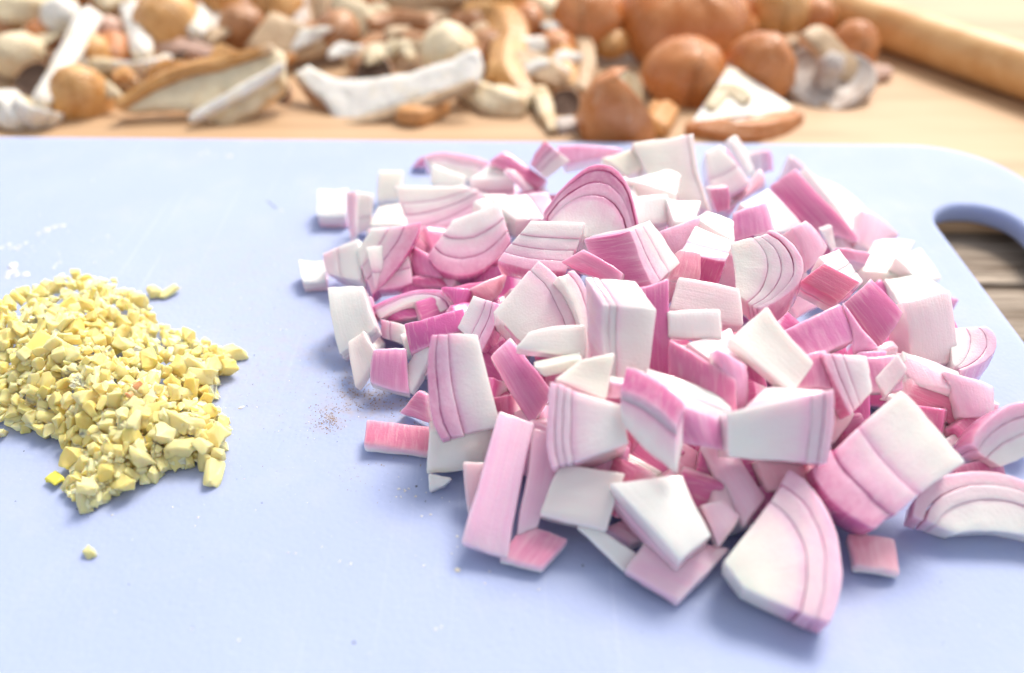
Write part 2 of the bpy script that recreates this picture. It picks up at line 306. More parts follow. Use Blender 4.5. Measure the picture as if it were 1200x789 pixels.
# ------------------------------------------------------------------ tables (cm)
PIECES = [{'m':'inner','P':[[-6.052,22.759,0.823],[-5.14,22.759,0.823],[-5.032,21.698,0.514],[-5.968,21.698,0.514]],'e':[0.0,0.055,-0.497],'nl':3,'b':[0,0],'pk':0.75,'hu':0.2,'cr':0.1,'fr':None,'label':'white topped layered cube standing alone at the tip of the pile'},
{'m':'skin','P':[[-4.905,21.423,1.432],[-4.555,21.252,1.539],[-4.625,20.68,0.461],[-4.771,20.572,0.102]],'e':[0.076,0.112,-0.13],'nl':1,'b':[0,0],'pk':0.3,'hu':0.2,'cr':0.3,'fr':None,'label':'narrow pale pink strip leaning on the white topped cube'},
{'m':'cut','P':[[-4.696,21.633,1.31],[-4.153,21.596,1.218],[-4.237,21.223,0.281],[-4.768,21.16,0.123]],'e':[0.0,0.325,-0.129],'nl':2,'b':[0,0],'pk':0.25,'hu':0.2,'cr':0.3,'fr':None,'label':'pale blush chip between the end cube and the cream block'},
{'m':'inner','P':[[-4.289,23.556,1.099],[-3.468,23.556,1.099],[-3.558,22.851,0.403],[-4.268,22.799,0.352]],'e':[0.0,0.231,-0.382],'nl':1,'b':[0,0],'pk':0.05,'hu':0.2,'cr':0.6,'fr':None,'label':'greenish white block standing behind the small faceted block'},
{'m':'cut','P':[[-3.347,20.886,1.936],[-1.358,20.886,1.936],[-0.574,20.604,1.657],[-2.797,19.719,0.784]],'e':[0.0,0.462,-0.764],'nl':4,'b':[0,0.1],'pk':0.7,'hu':0.2,'cr':0.35,'fr':None,'label':'large layered wedge with a creamy white heart and pink outer rim'},
{'m':'inner','P':[[-4.239,20.937,0.574],[-4.081,21.688,0.793],[-3.317,21.896,0.853],[-2.973,20.937,0.574]],'e':[0.0,0.066,-0.596],'nl':1,'b':[0,0],'pk':0.05,'hu':0.2,'cr':0.5,'fr':None,'label':'small faceted white block in front of the white hearted wedge'},
{'m':'cut','P':[[-4.162,18.335,1.319],[-3.731,18.678,1.872],[-2.357,18.236,2.236],[-3.676,17.29,0.637]],'e':[-0.103,0.24,-0.617],'nl':3,'b':[0,0.08],'pk':0.85,'hu':0.2,'cr':0.2,'fr':None,'label':'layered chunk with white core and vivid pink flank nearest the garlic'},
{'m':'cut','P':[[-4.09,18.641,1.547],[-4.053,17.788,0.79],[-5.013,18.239,0.664],[-5.137,18.699,1.014]],'e':[0.231,0.368,-0.672],'nl':2,'b':[0,0],'pk':0.35,'hu':0.2,'cr':0.1,'fr':None,'label':'greyish pink cut block below the faceted white block'},
{'m':'inner','P':[[-5.964,19.027,0.609],[-5.192,19.004,0.602],[-5.075,18.333,0.406],[-5.723,18.28,0.391]],'e':[0.0,0.047,-0.421],'nl':3,'b':[0,0],'pk':0.6,'hu':0.2,'cr':0.1,'fr':None,'label':'white capped pink nub at the tip nearest the garlic of the pile'},
{'m':'cut','P':[[-2.6,23.438,1.182],[-1.32,23.152,0.899],[-0.755,23.543,1.285],[-2.818,23.726,1.465]],'e':[0.0,0.414,-0.685],'nl':2,'b':[0,0.12],'pk':0.6,'hu':0.2,'cr':0.3,'fr':None,'label':'long pale wedge with pink upper rim at the back towards the garlic'},
{'m':'skin','P':[[-3.513,25.5,0.152],[-3.114,25.64,0.503],[-2.655,25.618,0.447],[-2.74,25.506,0.166]],'e':[0.0,0.348,-0.139],'nl':1,'b':[0,0.1],'pk':0.6,'hu':0.2,'cr':0.3,'fr':None,'label':'small rounded pink knob at the back garlic-side crest'},
{'m':'inner','P':[[-2.574,23.433,1.338],[-1.44,23.148,1.056],[-1.563,22.76,0.673],[-2.566,22.977,0.887]],'e':[0.0,0.31,-0.514],'nl':1,'b':[0,0],'pk':0.03,'hu':0.2,'cr':0.35,'fr':None,'label':'bright white block behind the white hearted wedge'},
{'m':'inner','P':[[-1.305,22.129,1.486],[-0.775,22.69,1.65],[-0.124,22.69,1.65],[0.081,22.129,1.486]],'e':[0.0,0.1,-0.894],'nl':2,'b':[0,0],'pk':0.68,'hu':0.55,'cr':0.3,'fr':None,'label':'white wedge with coral front face near the back crest'},
{'m':'skin','P':[[-1.225,22.346,1.096],[-0.951,22.422,1.17],[-0.571,22.044,0.798],[-0.879,22.009,0.763]],'e':[0.0,0.155,-0.257],'nl':1,'b':[0,0],'pk':0.2,'hu':0.2,'cr':0.3,'fr':None,'label':'tiny pale pink triangle under the coral fronted wedge'},
{'m':'cut','P':[[-1.571,18.344,2.242],[-0.346,18.712,2.604],[0.018,17.999,1.902],[-2.173,17.717,1.623]],'e':[0.0,0.672,-1.113],'nl':3,'b':[0,0.33],'pk':0.8,'hu':0.2,'cr':0.15,'fr':[0.42,0.74],'label':'big ringed chunk with white top and pink nested arcs below'},
{'m':'skin','P':[[-2.679,18.395,1.463],[-2.145,18.017,1.424],[-1.843,17.58,1.012],[-2.728,17.989,0.696]],'e':[0.182,0.268,-0.312],'nl':1,'b':[0,0],'pk':0.6,'hu':0,'cr':0.3,'fr':None,'label':'mauve sided sliver tucked on the garlic side of the big ringed chunk'},
{'m':'skin','P':[[-1.09,20.084,1.872],[0.005,20.688,1.501],[0.036,19.885,1.197],[-0.554,19.44,1.354]],'e':[-0.111,0.065,-0.509],'nl':1,'b':[0,0],'pk':0.04,'hu':0.2,'cr':0.2,'fr':None,'label':'snow white cap leaning on the big ringed chunk'},
{'m':'skin','P':[[-0.707,22.531,1.872],[-0.199,22.766,2.104],[1.053,22.108,1.454],[0.782,21.909,1.259]],'e':[0.0,0.259,-0.428],'nl':2,'b':[0,0.15],'pk':0.7,'hu':0.2,'cr':0.3,'fr':None,'label':'curled pink strip at the back crest beside the twin layer wedge'},
{'m':'inner','P':[[-0.202,21.901,1.96],[0.077,21.986,1.881],[0.952,21.68,1.113],[0.465,21.688,1.393]],'e':[-0.086,0.138,-0.252],'nl':1,'b':[0,0],'pk':0.25,'hu':0.2,'cr':0.3,'fr':None,'label':'pale pink curved sliver lying on the curled pink strip'},
{'m':'cut','P':[[0.996,21.757,1.651],[1.717,21.95,2.136],[0.95,22.164,2.675],[0.514,21.902,2.016]],'e':[0.0,0.743,-0.296],'nl':3,'b':[0,0],'pk':0.85,'hu':0.2,'cr':0.3,'fr':None,'label':'upright pink wedge of three layers on the back crest'},
{'m':'skin','P':[[1.33,22.651,2.352],[3.38,22.586,2.288],[2.971,22.329,2.034],[1.627,22.205,1.912]],'e':[0.0,0.272,-0.449],'nl':1,'b':[0,0.05],'pk':0.45,'hu':0,'cr':0.3,'fr':None,'label':'long pale pink slab along the back crest'},
{'m':'inner','P':[[2.556,21.388,2.555],[3.459,21.554,2.718],[3.738,21.176,2.345],[3.253,20.997,2.169]],'e':[0.0,0.272,-0.449],'nl':1,'b':[0,0],'pk':0.03,'hu':0.2,'cr':0.8,'fr':None,'label':'small yellowish white chip beside the tall translucent slice'},
{'m':'cut','P':[[3.423,21.473,2.928],[4.079,20.505,1.974],[5.623,20.063,1.538],[5.208,21.698,3.15]],'e':[0.0,0.465,-0.77],'nl':2,'b':[0,-0.04],'pk':0.2,'hu':0.2,'cr':0.55,'fr':[0.9],'label':'tall greenish white translucent slice at the top of the pile'},
{'m':'cut','P':[[1.119,17.211,2.63],[2.483,16.92,2.425],[3.059,17.203,2.762],[0.764,17.538,2.945]],'e':[0.042,0.588,-0.929],'nl':4,'b':[0,0.62],'pk':1.0,'hu':0.2,'cr':0.15,'fr':[0.58,0.76,0.92],'label':'domed cut face with three pink rings around a white heart'},
{'m':'cut','P':[[0.415,16.681,3.235],[1.757,16.633,3.188],[1.266,15.8,2.367],[-0.318,16.001,2.565]],'e':[0.0,0.517,-0.856],'nl':4,'b':[0,0],'pk':0.65,'hu':0.2,'cr':0.15,'fr':None,'label':'pale layered block with stripes of pink lying in front of the domed piece'},
{'m':'cut','P':[[3.103,15.906,3.656],[3.756,15.282,2.972],[3.097,14.549,2.8],[2.617,15.51,3.621]],'e':[-1.066,0.156,-0.39],'nl':3,'b':[0,0],'pk':0.7,'hu':0.2,'cr':0.3,'fr':None,'label':'glossy pink block with a brilliant white handle-side end'},
{'m':'skin','P':[[1.172,15.546,2.811],[1.606,15.485,3.21],[2.455,14.815,3.027],[2.417,14.624,2.651]],'e':[0.202,0.298,-0.347],'nl':2,'b':[0,0],'pk':0.6,'hu':0.2,'cr':0.3,'fr':None,'label':'pink layered flake at the garlic-side foot of the white ended block'},
{'m':'inner','P':[[2.998,19.487,2.847],[4.177,19.897,2.967],[4.573,19.691,2.906],[4.327,18.912,2.679]],'e':[0.0,0.066,-0.596],'nl':1,'b':[0,0],'pk':0.02,'hu':0.2,'cr':0.4,'fr':None,'label':'creamy white lump below the tall translucent slice'},
{'m':'inner','P':[[2.592,19.943,2.814],[3.129,19.836,2.783],[3.336,19.146,2.582],[3.229,18.948,2.524]],'e':[0.0,0.042,-0.373],'nl':1,'b':[0,0],'pk':0.05,'hu':0.2,'cr':0.2,'fr':None,'label':'small white shard on the handle side of the domed piece'},
{'m':'inner','P':[[3.018,18.267,3.055],[3.974,18.656,2.875],[4.14,18.209,2.375],[2.967,17.642,2.513]],'e':[-0.231,0.368,-0.672],'nl':2,'b':[0,0],'pk':0.3,'hu':0.2,'cr':0.2,'fr':None,'label':'blush white block on the handle side of the domed piece'},
{'m':'inner','P':[[3.968,18.548,2.839],[4.879,18.472,2.816],[4.642,17.795,2.619],[4.07,17.721,2.598]],'e':[0.0,0.058,-0.522],'nl':1,'b':[0,0],'pk':0.05,'hu':0.2,'cr':0.15,'fr':None,'label':'flat white cube behind the small pink cheeked block'},
{'m':'skin','P':[[3.476,16.805,2.837],[4.563,17.08,3.108],[4.329,16.61,2.644],[3.835,16.298,2.337]],'e':[0.0,0.31,-0.514],'nl':2,'b':[0,0.06],'pk':0.4,'hu':0.2,'cr':0.3,'fr':None,'label':'pale rose slab behind the white ended block'},
{'m':'cut','P':[[-0.833,20.422,1.877],[0.113,19.511,1.611],[1.225,19.511,1.611],[1.003,20.464,1.889]],'e':[0.0,0.078,-0.696],'nl':3,'b':[0,0],'pk':0.5,'hu':0,'cr':0.3,'fr':None,'label':'flat lilac slice with faint rings behind the striped block'},
{'m':'skin','P':[[3.799,15.646,3.129],[4.358,15.75,2.912],[4.304,15.264,2.499],[3.556,15.079,2.748]],'e':[-0.108,0.173,-0.315],'nl':1,'b':[0,0],'pk':0.6375,'hu':0.55,'cr':0.3,'fr':None,'label':'small salmon pink flake on the handle side of the white ended block'},
{'m':'cut','P':[[5.687,22.149,2.314],[6.178,22.335,2.497],[7.011,21.468,1.643],[5.91,21.154,1.333]],'e':[0.0,0.362,-0.599],'nl':2,'b':[0,0],'pk':0.35,'hu':0.2,'cr':0.3,'fr':None,'label':'pale blush slab leaning at the back handle-side crest'},
{'m':'skin','P':[[6.884,24.35,1.712],[7.286,24.643,1.755],[7.906,24.028,0.847],[7.658,23.722,0.707]],'e':[-0.086,0.138,-0.252],'nl':1,'b':[0,0],'pk':0.08,'hu':0.2,'cr':0.3,'fr':None,'label':'white edged strip standing on the back handle-side crest'},
{'m':'skin','P':[[6.436,23.728,1.857],[6.762,23.624,1.755],[7.43,22.89,1.031],[7.211,22.71,0.853]],'e':[0.0,0.155,-0.257],'nl':1,'b':[0,0],'pk':0.55,'hu':0.2,'cr':0.3,'fr':None,'label':'narrow rose strip beside the white edged strip'},
{'m':'cut','P':[[7.799,24.456,0.288],[7.624,24.74,1.002],[8.559,24.794,1.136],[8.739,24.552,0.527]],'e':[0.0,0.465,-0.185],'nl':3,'b':[0,0],'pk':0.65,'hu':0,'cr':0.3,'fr':None,'label':'pink slice with fine layers poking up at the back towards the handle'},
{'m':'skin','P':[[6.293,21.12,0.921],[7.068,21.812,1.366],[7.525,22.289,1.752],[7.623,22.06,1.234]],'e':[-0.137,0.233,-0.26],'nl':1,'b':[0,0],'pk':0.4675,'hu':0.55,'cr':0.3,'fr':None,'label':'coral wedge below the back handle-side crest'},
{'m':'skin','P':[[5.318,19.526,2.548],[5.794,19.555,2.62],[5.907,19.304,1.99],[5.548,19.277,1.923]],'e':[0.0,0.465,-0.185],'nl':2,'b':[0,0],'pk':0.65,'hu':0.2,'cr':0.3,'fr':None,'label':'small pink cube under the white edged strip'},
{'m':'skin','P':[[7.395,20.932,1.859],[8.093,21.1,2.35],[9.634,19.264,1.158],[8.391,19.744,1.088]],'e':[0.206,0.459,-0.746],'nl':2,'b':[0,0.05],'pk':0.72,'hu':0.2,'cr':0.3,'fr':None,'label':'long pink slab slanting down the handle-side shoulder of the pile'},
{'m':'inner','P':[[8.737,22.148,1.927],[9.615,22.118,1.446],[10.932,21.733,0.603],[10.065,20.194,0.518]],'e':[-0.12,0.07,-0.547],'nl':1,'b':[0,0],'pk':0.06,'hu':0.2,'cr':0.35,'fr':None,'label':'long glowing white slab behind the slanting pink slab'},
{'m':'skin','P':[[8.943,24.627,0.135],[9.337,24.927,0.889],[9.846,24.791,0.548],[9.585,24.704,0.328]],'e':[0.0,0.348,-0.139],'nl':1,'b':[0,0],'pk':0.25,'hu':0.2,'cr':0.3,'fr':None,'label':'pale pink peak at the top of the slanting slab'},
{'m':'skin','P':[[9.916,20.188,1.591],[11.192,20.067,0.767],[10.067,19.207,0.612],[9.672,19.303,0.921]],'e':[-0.13,0.207,-0.378],'nl':1,'b':[0,0.08],'pk':0.35,'hu':0.2,'cr':0.3,'fr':None,'label':'soft pink flake on the handle-side rim above the white lumps'},
{'m':'skin','P':[[5.565,18.019,2.684],[6.426,18.214,2.877],[6.594,17.647,2.318],[5.569,17.482,2.156]],'e':[0.18,0.42,-0.24],'nl':1,'b':[0,0],'pk':0.6,'hu':0,'cr':0.3,'fr':None,'label':'mauve faced block beside the bright white nub'},
{'m':'inner','P':[[6.083,19.182,2.285],[7.177,20.38,2.126],[8.157,19.677,1.35],[6.983,18.724,1.639]],'e':[-0.111,0.065,-0.509],'nl':1,'b':[0,0],'pk':0.18,'hu':0.2,'cr':0.05,'fr':None,'label':'pale lilac slab behind the mauve faced block'},
{'m':'inner','P':[[4.499,17.584,2.806],[4.867,17.826,2.877],[5.52,17.475,2.775],[5.397,16.801,2.578]],'e':[0.0,0.058,-0.522],'nl':1,'b':[0,0],'pk':0.02,'hu':0.2,'cr':0.2,'fr':None,'label':'bright white nub at the centre of the upper pile'},
{'m':'cut','P':[[4.379,16.796,3.015],[5.22,16.317,2.875],[4.93,15.72,2.701],[3.881,16.016,2.787]],'e':[-0.04,0.12,-0.8],'nl':2,'b':[0,0.03],'pk':0.85,'hu':0.2,'cr':0.3,'fr':None,'label':'speckled pale block with a pink cheek below the bright white nub'},
{'m':'cut','P':[[4.809,15.236,3.499],[4.933,14.394,2.669],[5.408,14.146,2.424],[5.721,15.445,3.705]],'e':[0.3,0.35,-0.8],'nl':4,'b':[0,0.42],'pk':0.55,'hu':0.2,'cr':0.4,'fr':[0.5,0.68,0.86],'label':'cream ringed half round with a mauve handle-side flank'},
{'m':'skin','P':[[6.878,17.326,2.627],[7.315,17.616,2.647],[7.938,17.374,2.078],[7.294,16.677,1.802]],'e':[-0.173,0.276,-0.504],'nl':2,'b':[0,0],'pk':0.42,'hu':0.2,'cr':0.3,'fr':None,'label':'pale pink stepped strip on the handle side of the cream half round'},
{'m':'inner','P':[[8.347,18.935,1.624],[8.648,18.979,1.736],[8.944,18.616,0.824],[8.57,18.799,1.283]],'e':[0.0,0.279,-0.111],'nl':1,'b':[0,0],'pk':0.08,'hu':0.2,'cr':0.1,'fr':None,'label':'thin white upright wedge near the handle-side shoulder'},
{'m':'skin','P':[[6.589,15.229,2.513],[7.065,15.406,2.875],[7.82,14.986,2.615],[7.376,14.77,2.217]],'e':[0.138,0.508,-0.73],'nl':2,'b':[0,0.05],'pk':0.9,'hu':0.5,'cr':0.3,'fr':None,'label':'rose red block with a pale top below the thin white wedge'},
{'m':'cut','P':[[7.049,15.642,2.841],[7.674,16.224,2.714],[8.266,15.702,2.21],[7.765,15.207,2.302]],'e':[-0.106,0.062,-0.485],'nl':3,'b':[0,0],'pk':0.35,'hu':0.2,'cr':0.3,'fr':None,'label':'pale striped cap on the rose red block'},
{'m':'skin','P':[[8.471,18.065,1.615],[9.428,17.937,1.489],[9.266,17.725,1.28],[8.718,17.831,1.385]],'e':[0.0,0.31,-0.514],'nl':3,'b':[0,0],'pk':0.5,'hu':0.2,'cr':0.3,'fr':None,'label':'thinly layered pink slice under the slanting pink slab'},
{'m':'inner','P':[[9.141,17.825,1.048],[9.839,18.897,1.361],[10.997,18.879,1.356],[10.175,17.613,0.986]],'e':[0.0,0.075,-0.671],'nl':1,'b':[0,0],'pk':0.01,'hu':0.2,'cr':0.6,'fr':None,'label':'creamy white lump on the handle-side shoulder, the farther of two'},
{'m':'inner','P':[[10.017,17.802,1.494],[11.09,18.69,1.236],[11.535,17.917,0.722],[10.563,17.378,1.05]],'e':[-0.164,0.096,-0.751],'nl':2,'b':[0,0],'pk':0.04,'hu':0.2,'cr':0.4,'fr':None,'label':'ragged white chip behind the largest white block'},
{'m':'inner','P':[[9.635,17.353,1.128],[10.604,17.562,1.189],[11.285,16.861,0.985],[9.826,16.502,0.88]],'e':[0.0,0.066,-0.596],'nl':1,'b':[0,0],'pk':0.02,'hu':0.2,'cr':0.4,'fr':None,'label':'dazzling white flat cap over the blush block on the handle side'},
{'m':'inner','P':[[8.638,14.598,2.387],[9.829,14.833,2.503],[10.06,13.884,1.178],[8.988,13.75,1.178]],'e':[-0.058,0.457,-0.592],'nl':1,'b':[0,0.03],'pk':0.22,'hu':0.2,'cr':0.3,'fr':None,'label':'tall blush block under a dazzling white cap on the handle side'},
{'m':'skin','P':[[11.383,17.269,0.657],[11.883,17.442,0.448],[11.624,17.163,0.212],[11.332,17.083,0.373]],'e':[-0.109,0.186,-0.208],'nl':1,'b':[0,0],'pk':0.55,'hu':0,'cr':0.3,'fr':None,'label':'tiny mauve tip on the handle side of the tall blush block'},
{'m':'skin','P':[[7.157,14.211,2.652],[7.753,14.531,3.072],[8.417,13.972,2.585],[7.852,13.456,1.964]],'e':[0.06,0.426,-0.674],'nl':2,'b':[0,0.1],'pk':0.75,'hu':0.2,'cr':0.3,'fr':None,'label':'glossy pink cube tilted against the tall blush block'},
{'m':'skin','P':[[6.88,13.698,3.051],[7.551,12.916,2.467],[7.157,12.986,2.131],[7.082,13.238,2.484]],'e':[0.182,0.268,-0.312],'nl':1,'b':[0,0],'pk':0.5,'hu':0,'cr':0.3,'fr':None,'label':'mauve pink side chip below the glossy tilted cube'},
{'m':'skin','P':[[5.556,13.23,2.643],[6.854,13.635,3.043],[7.144,13.09,2.505],[6.041,12.776,2.196]],'e':[0.0,0.272,-0.449],'nl':1,'b':[0,0.05],'pk':0.62,'hu':0,'cr':0.3,'fr':None,'label':'broad mauve pink tile on the handle side of the cream white tile'},
{'m':'cut','P':[[9.922,14.455,1.771],[9.766,13.686,1.35],[9.957,13.571,1.237],[10.81,14.664,1.684]],'e':[0.11,0.11,-1.1],'nl':3,'b':[0,0.4],'pk':0.65,'hu':0.2,'cr':0.3,'fr':[0.45,0.78],'label':'pale ringed half disc with a mauve rind at the handle-side rim'},
{'m':'skin','P':[[9.213,13.063,1.709],[10.215,12.795,1.445],[10.172,12.361,1.018],[9.442,12.334,0.99]],'e':[0.0,0.233,-0.385],'nl':1,'b':[0,0],'pk':0.28,'hu':0,'cr':0.3,'fr':None,'label':'pale lilac tile under the ringed half disc'},
{'m':'skin','P':[[8.414,12.78,1.129],[8.612,12.983,1.399],[9.841,12.71,1.035],[9.558,12.378,0.592]],'e':[-0.045,0.765,0.27],'nl':2,'b':[0,0.03],'pk':0.85,'hu':0.55,'cr':0.3,'fr':None,'label':'coral fronted slab near the white apex of the diamond wedge'},
{'m':'skin','P':[[8.486,13.795,1.562],[9.505,13.401,1.447],[9.794,12.676,1.236],[8.525,12.956,1.317]],'e':[0.0,0.042,-0.373],'nl':1,'b':[0,0],'pk':0.35,'hu':0.3,'cr':0.3,'fr':None,'label':'pale pink lid lying over the coral fronted slab'},
{'m':'inner','P':[[7.335,12.283,2.117],[7.771,12.534,2.59],[7.941,12.248,2.424],[7.489,11.972,1.92]],'e':[0.108,0.173,-0.315],'nl':1,'b':[0,0],'pk':0.22,'hu':0.2,'cr':0.3,'fr':None,'label':'light pink end chip on the garlic side of the coral fronted slab'},
{'m':'cut','P':[[6.997,12.277,2.751],[7.1,11.797,2.278],[6.59,11.453,1.939],[6.118,12.343,2.817]],'e':[0.0,0.362,-0.599],'nl':3,'b':[0,0.02],'pk':0.65,'hu':0.2,'cr':0,'fr':[0.55,0.8],'label':'frosty white block with a pink garlic-side edge'},
{'m':'skin','P':[[7.148,12.861,2.345],[7.783,12.903,2.386],[7.534,12.505,1.993],[7.266,12.487,1.976]],'e':[0.0,0.194,-0.321],'nl':1,'b':[0,0],'pk':0.6,'hu':0,'cr':0.3,'fr':None,'label':'mauve flake between the frosty block and the coral slab'},
{'m':'skin','P':[[7.358,12.97,2.184],[7.996,13.318,2.286],[8.123,13.095,2.221],[7.549,12.877,2.157]],'e':[0.0,0.033,-0.298],'nl':1,'b':[0,0],'pk':0.51,'hu':0.55,'cr':0.3,'fr':None,'label':'small coral shred under the glossy tilted cube'},
{'m':'inner','P':[[-4.639,16.581,1.382],[-3.659,16.294,1.619],[-3.263,15.358,1.032],[-4.207,15.147,0.397]],'e':[0.118,0.198,-0.387],'nl':2,'b':[0,0],'pk':0.3,'hu':0.2,'cr':0.2,'fr':None,'label':'greyish white block on the garlic-side slope of the pile'},
{'m':'inner','P':[[-3.981,15.143,0.876],[-3.574,15.154,1.189],[-3.118,14.486,0.981],[-3.684,14.082,0.227]],'e':[0.099,0.107,-0.218],'nl':1,'b':[0,0],'pk':0.15,'hu':0.2,'cr':0.45,'fr':None,'label':'off white faced wedge standing at the garlic-side foot of the pile'},
{'m':'skin','P':[[-3.187,14.493,1.088],[-2.452,14.532,1.127],[-2.337,13.764,0.369],[-3.296,13.949,0.552]],'e':[0.0,0.233,-0.385],'nl':1,'b':[0,0.06],'pk':0.55,'hu':0,'cr':0.3,'fr':None,'label':'dusky mauve piece at the garlic-side foot beside brown grit'},
{'m':'inner','P':[[-3.844,16.12,0.487],[-3.496,16.205,0.512],[-3.147,15.649,0.35],[-3.411,15.377,0.271]],'e':[0.0,0.033,-0.298],'nl':1,'b':[0,0],'pk':0.1,'hu':0.2,'cr':0.3,'fr':None,'label':'small white fleck on top of the off white wedge'},
{'m':'cut','P':[[-3.251,16.033,0.832],[-1.946,16.054,0.853],[-1.323,16.286,1.081],[-3.473,16.244,1.04]],'e':[0.0,0.414,-0.685],'nl':2,'b':[0.22,0.22],'pk':0.95,'hu':0,'cr':0.3,'fr':None,'label':'arched magenta band curving over a pink core'},
{'m':'skin','P':[[-2.556,14.934,1.485],[-1.188,15.183,1.73],[-1.119,14.868,1.419],[-2.381,14.436,0.994]],'e':[0.0,0.414,-0.685],'nl':2,'b':[0,0],'pk':0.8,'hu':0,'cr':0.3,'fr':None,'label':'magenta pink core block under the arched band'},
{'m':'cut','P':[[-2.616,15.593,0.899],[-2.564,15.324,0.489],[-3.223,15.756,0.476],[-3.244,15.986,0.853]],'e':[0.283,0.417,-0.486],'nl':2,'b':[0,0],'pk':0.6,'hu':0.2,'cr':0.3,'fr':None,'label':'pink cut end on the garlic side of the arched band'},
{'m':'skin','P':[[-1.764,16.307,1.57],[-0.926,16.286,1.549],[-1.18,15.725,0.996],[-1.444,16.078,1.343]],'e':[0.0,0.233,-0.385],'nl':1,'b':[0,0],'pk':1,'hu':0,'cr':0.3,'fr':None,'label':'deep magenta flake behind the arched band'},
{'m':'cut','P':[[-1.206,14.667,1.583],[-0.893,15.131,2.181],[-0.283,14.781,2.203],[-0.655,14.107,1.38]],'e':[0.231,0.368,-0.672],'nl':3,'b':[0,0.06],'pk':0.7,'hu':0,'cr':0,'fr':[0.5,0.75],'label':'pale violet chunk with faint rings on the handle side of the arched band'},
{'m':'skin','P':[[-0.597,14.31,1.179],[-0.112,14.6,1.465],[-0.084,14.465,1.332],[-0.489,14.241,1.111]],'e':[0.0,0.155,-0.257],'nl':1,'b':[0,0],'pk':0.7,'hu':0,'cr':0.3,'fr':None,'label':'thin mauve shaving between two large garlic-side chunks'},
{'m':'inner','P':[[-2.748,14.198,0.398],[-2.175,14.692,1.168],[-1.852,14.464,1.142],[-2.323,13.815,0.287]],'e':[0.086,0.138,-0.252],'nl':1,'b':[0,0],'pk':0,'hu':0.2,'cr':0,'fr':None,'label':'icy bluish white slip leaning on the big rosy chunk'},
{'m':'cut','P':[[-0.677,12.844,2.804],[-0.243,11.634,1.428],[-1.425,11.469,1.241],[-1.615,12.868,2.831]],'e':[0.0,0.673,-0.993],'nl':3,'b':[0,0.1],'pk':0.85,'hu':0.2,'cr':0.3,'fr':[0.6,0.85],'label':'big rosy chunk with three layers at the front towards the garlic'},
{'m':'skin','P':[[-2.566,13.322,0.2],[-2.071,13.37,0.859],[-1.891,13.24,0.84],[-1.794,12.865,0.301]],'e':[0.121,0.179,-0.208],'nl':1,'b':[0,0],'pk':0.65,'hu':0.2,'cr':0.3,'fr':None,'label':'small pink flap tucked under the big rosy chunk'},
{'m':'skin','P':[[-2.754,17.67,0.944],[-1.823,17.634,0.908],[-1.572,17.468,0.745],[-2.688,17.5,0.776]],'e':[0.0,0.194,-0.321],'nl':1,'b':[0,0],'pk':0.7,'hu':0.2,'cr':0.3,'fr':None,'label':'flat pink sliver below the big ringed chunk'},
{'m':'skin','P':[[-1.073,16.208,1.609],[-0.109,16.853,1.658],[-0.197,16.511,1.395],[-0.514,16.138,1.233]],'e':[-0.108,0.173,-0.315],'nl':1,'b':[0,0],'pk':0.51,'hu':0.55,'cr':0.3,'fr':None,'label':'orange pink wedge under the big ringed chunk'},
{'m':'skin','P':[[-3.179,12.775,0.503],[-1.728,12.65,0.467],[-1.709,12.008,0.279],[-3.195,12.183,0.331]],'e':[0.0,0.029,-0.261],'nl':1,'b':[0,-0.03],'pk':0.75,'hu':0.5,'cr':0.3,'fr':None,'label':'wet pink slab lying flat on the board beside the brown grit'},
{'m':'skin','P':[[-3.404,16.426,0.713],[-2.763,16.555,0.84],[-1.996,16.383,0.67],[-3.232,16.254,0.544]],'e':[0.0,0.31,-0.514],'nl':2,'b':[0,0],'pk':0.8,'hu':0,'cr':0.3,'fr':None,'label':'mauve inner shell seen under the arched band'},
{'m':'cut','P':[[-0.41,13.997,2.533],[0.224,13.542,2.084],[1.416,13.815,2.353],[0.559,14.79,3.314]],'e':[0.0,0.517,-0.856],'nl':2,'b':[0,0.1],'pk':0.45,'hu':0.2,'cr':0.25,'fr':[0.8],'label':'large pale square with pink layers towards the handle'},
{'m':'cut','P':[[0.943,14.293,3.24],[1.49,13.103,1.849],[1.647,13.19,1.841],[1.334,14.534,3.241]],'e':[-0.202,0.322,-0.588],'nl':2,'b':[0.1,0.14],'pk':0.6,'hu':0.2,'cr':0.3,'fr':None,'label':'pale pink outer shell standing on the handle side of the large pale square'},
{'m':'skin','P':[[-0.373,14.198,2.38],[-0.14,14.033,2.363],[0.277,13.585,2.066],[0.126,13.577,1.876]],'e':[0.121,0.179,-0.208],'nl':1,'b':[0,0],'pk':0.6,'hu':0.2,'cr':0.3,'fr':None,'label':'pink sliver under the garlic-side corner of the large pale square'},
{'m':'inner','P':[[0.076,12.563,2.73],[0.36,12.817,2.98],[1.459,12.929,3.091],[1.475,12.401,2.57]],'e':[0.0,0.233,-0.385],'nl':1,'b':[0,0.02],'pk':0.06,'hu':0.2,'cr':0.3,'fr':None,'label':'white tile below the large pale square'},
{'m':'inner','P':[[0.387,12.061,2.639],[1.398,12.142,2.842],[1.359,12.034,2.571],[0.621,11.976,2.425]],'e':[0.0,0.348,-0.139],'nl':1,'b':[0,0],'pk':0.04,'hu':0.2,'cr':0.7,'fr':None,'label':'cream shard under the white tile'},
{'m':'inner','P':[[0.797,11.566,2.75],[1.317,11.848,3.028],[1.984,11.913,3.092],[1.823,11.304,2.492]],'e':[0.0,0.194,-0.321],'nl':1,'b':[0,-0.05],'pk':0.03,'hu':0.2,'cr':0.6,'fr':None,'label':'cream white shaving in front of the upright white block'},
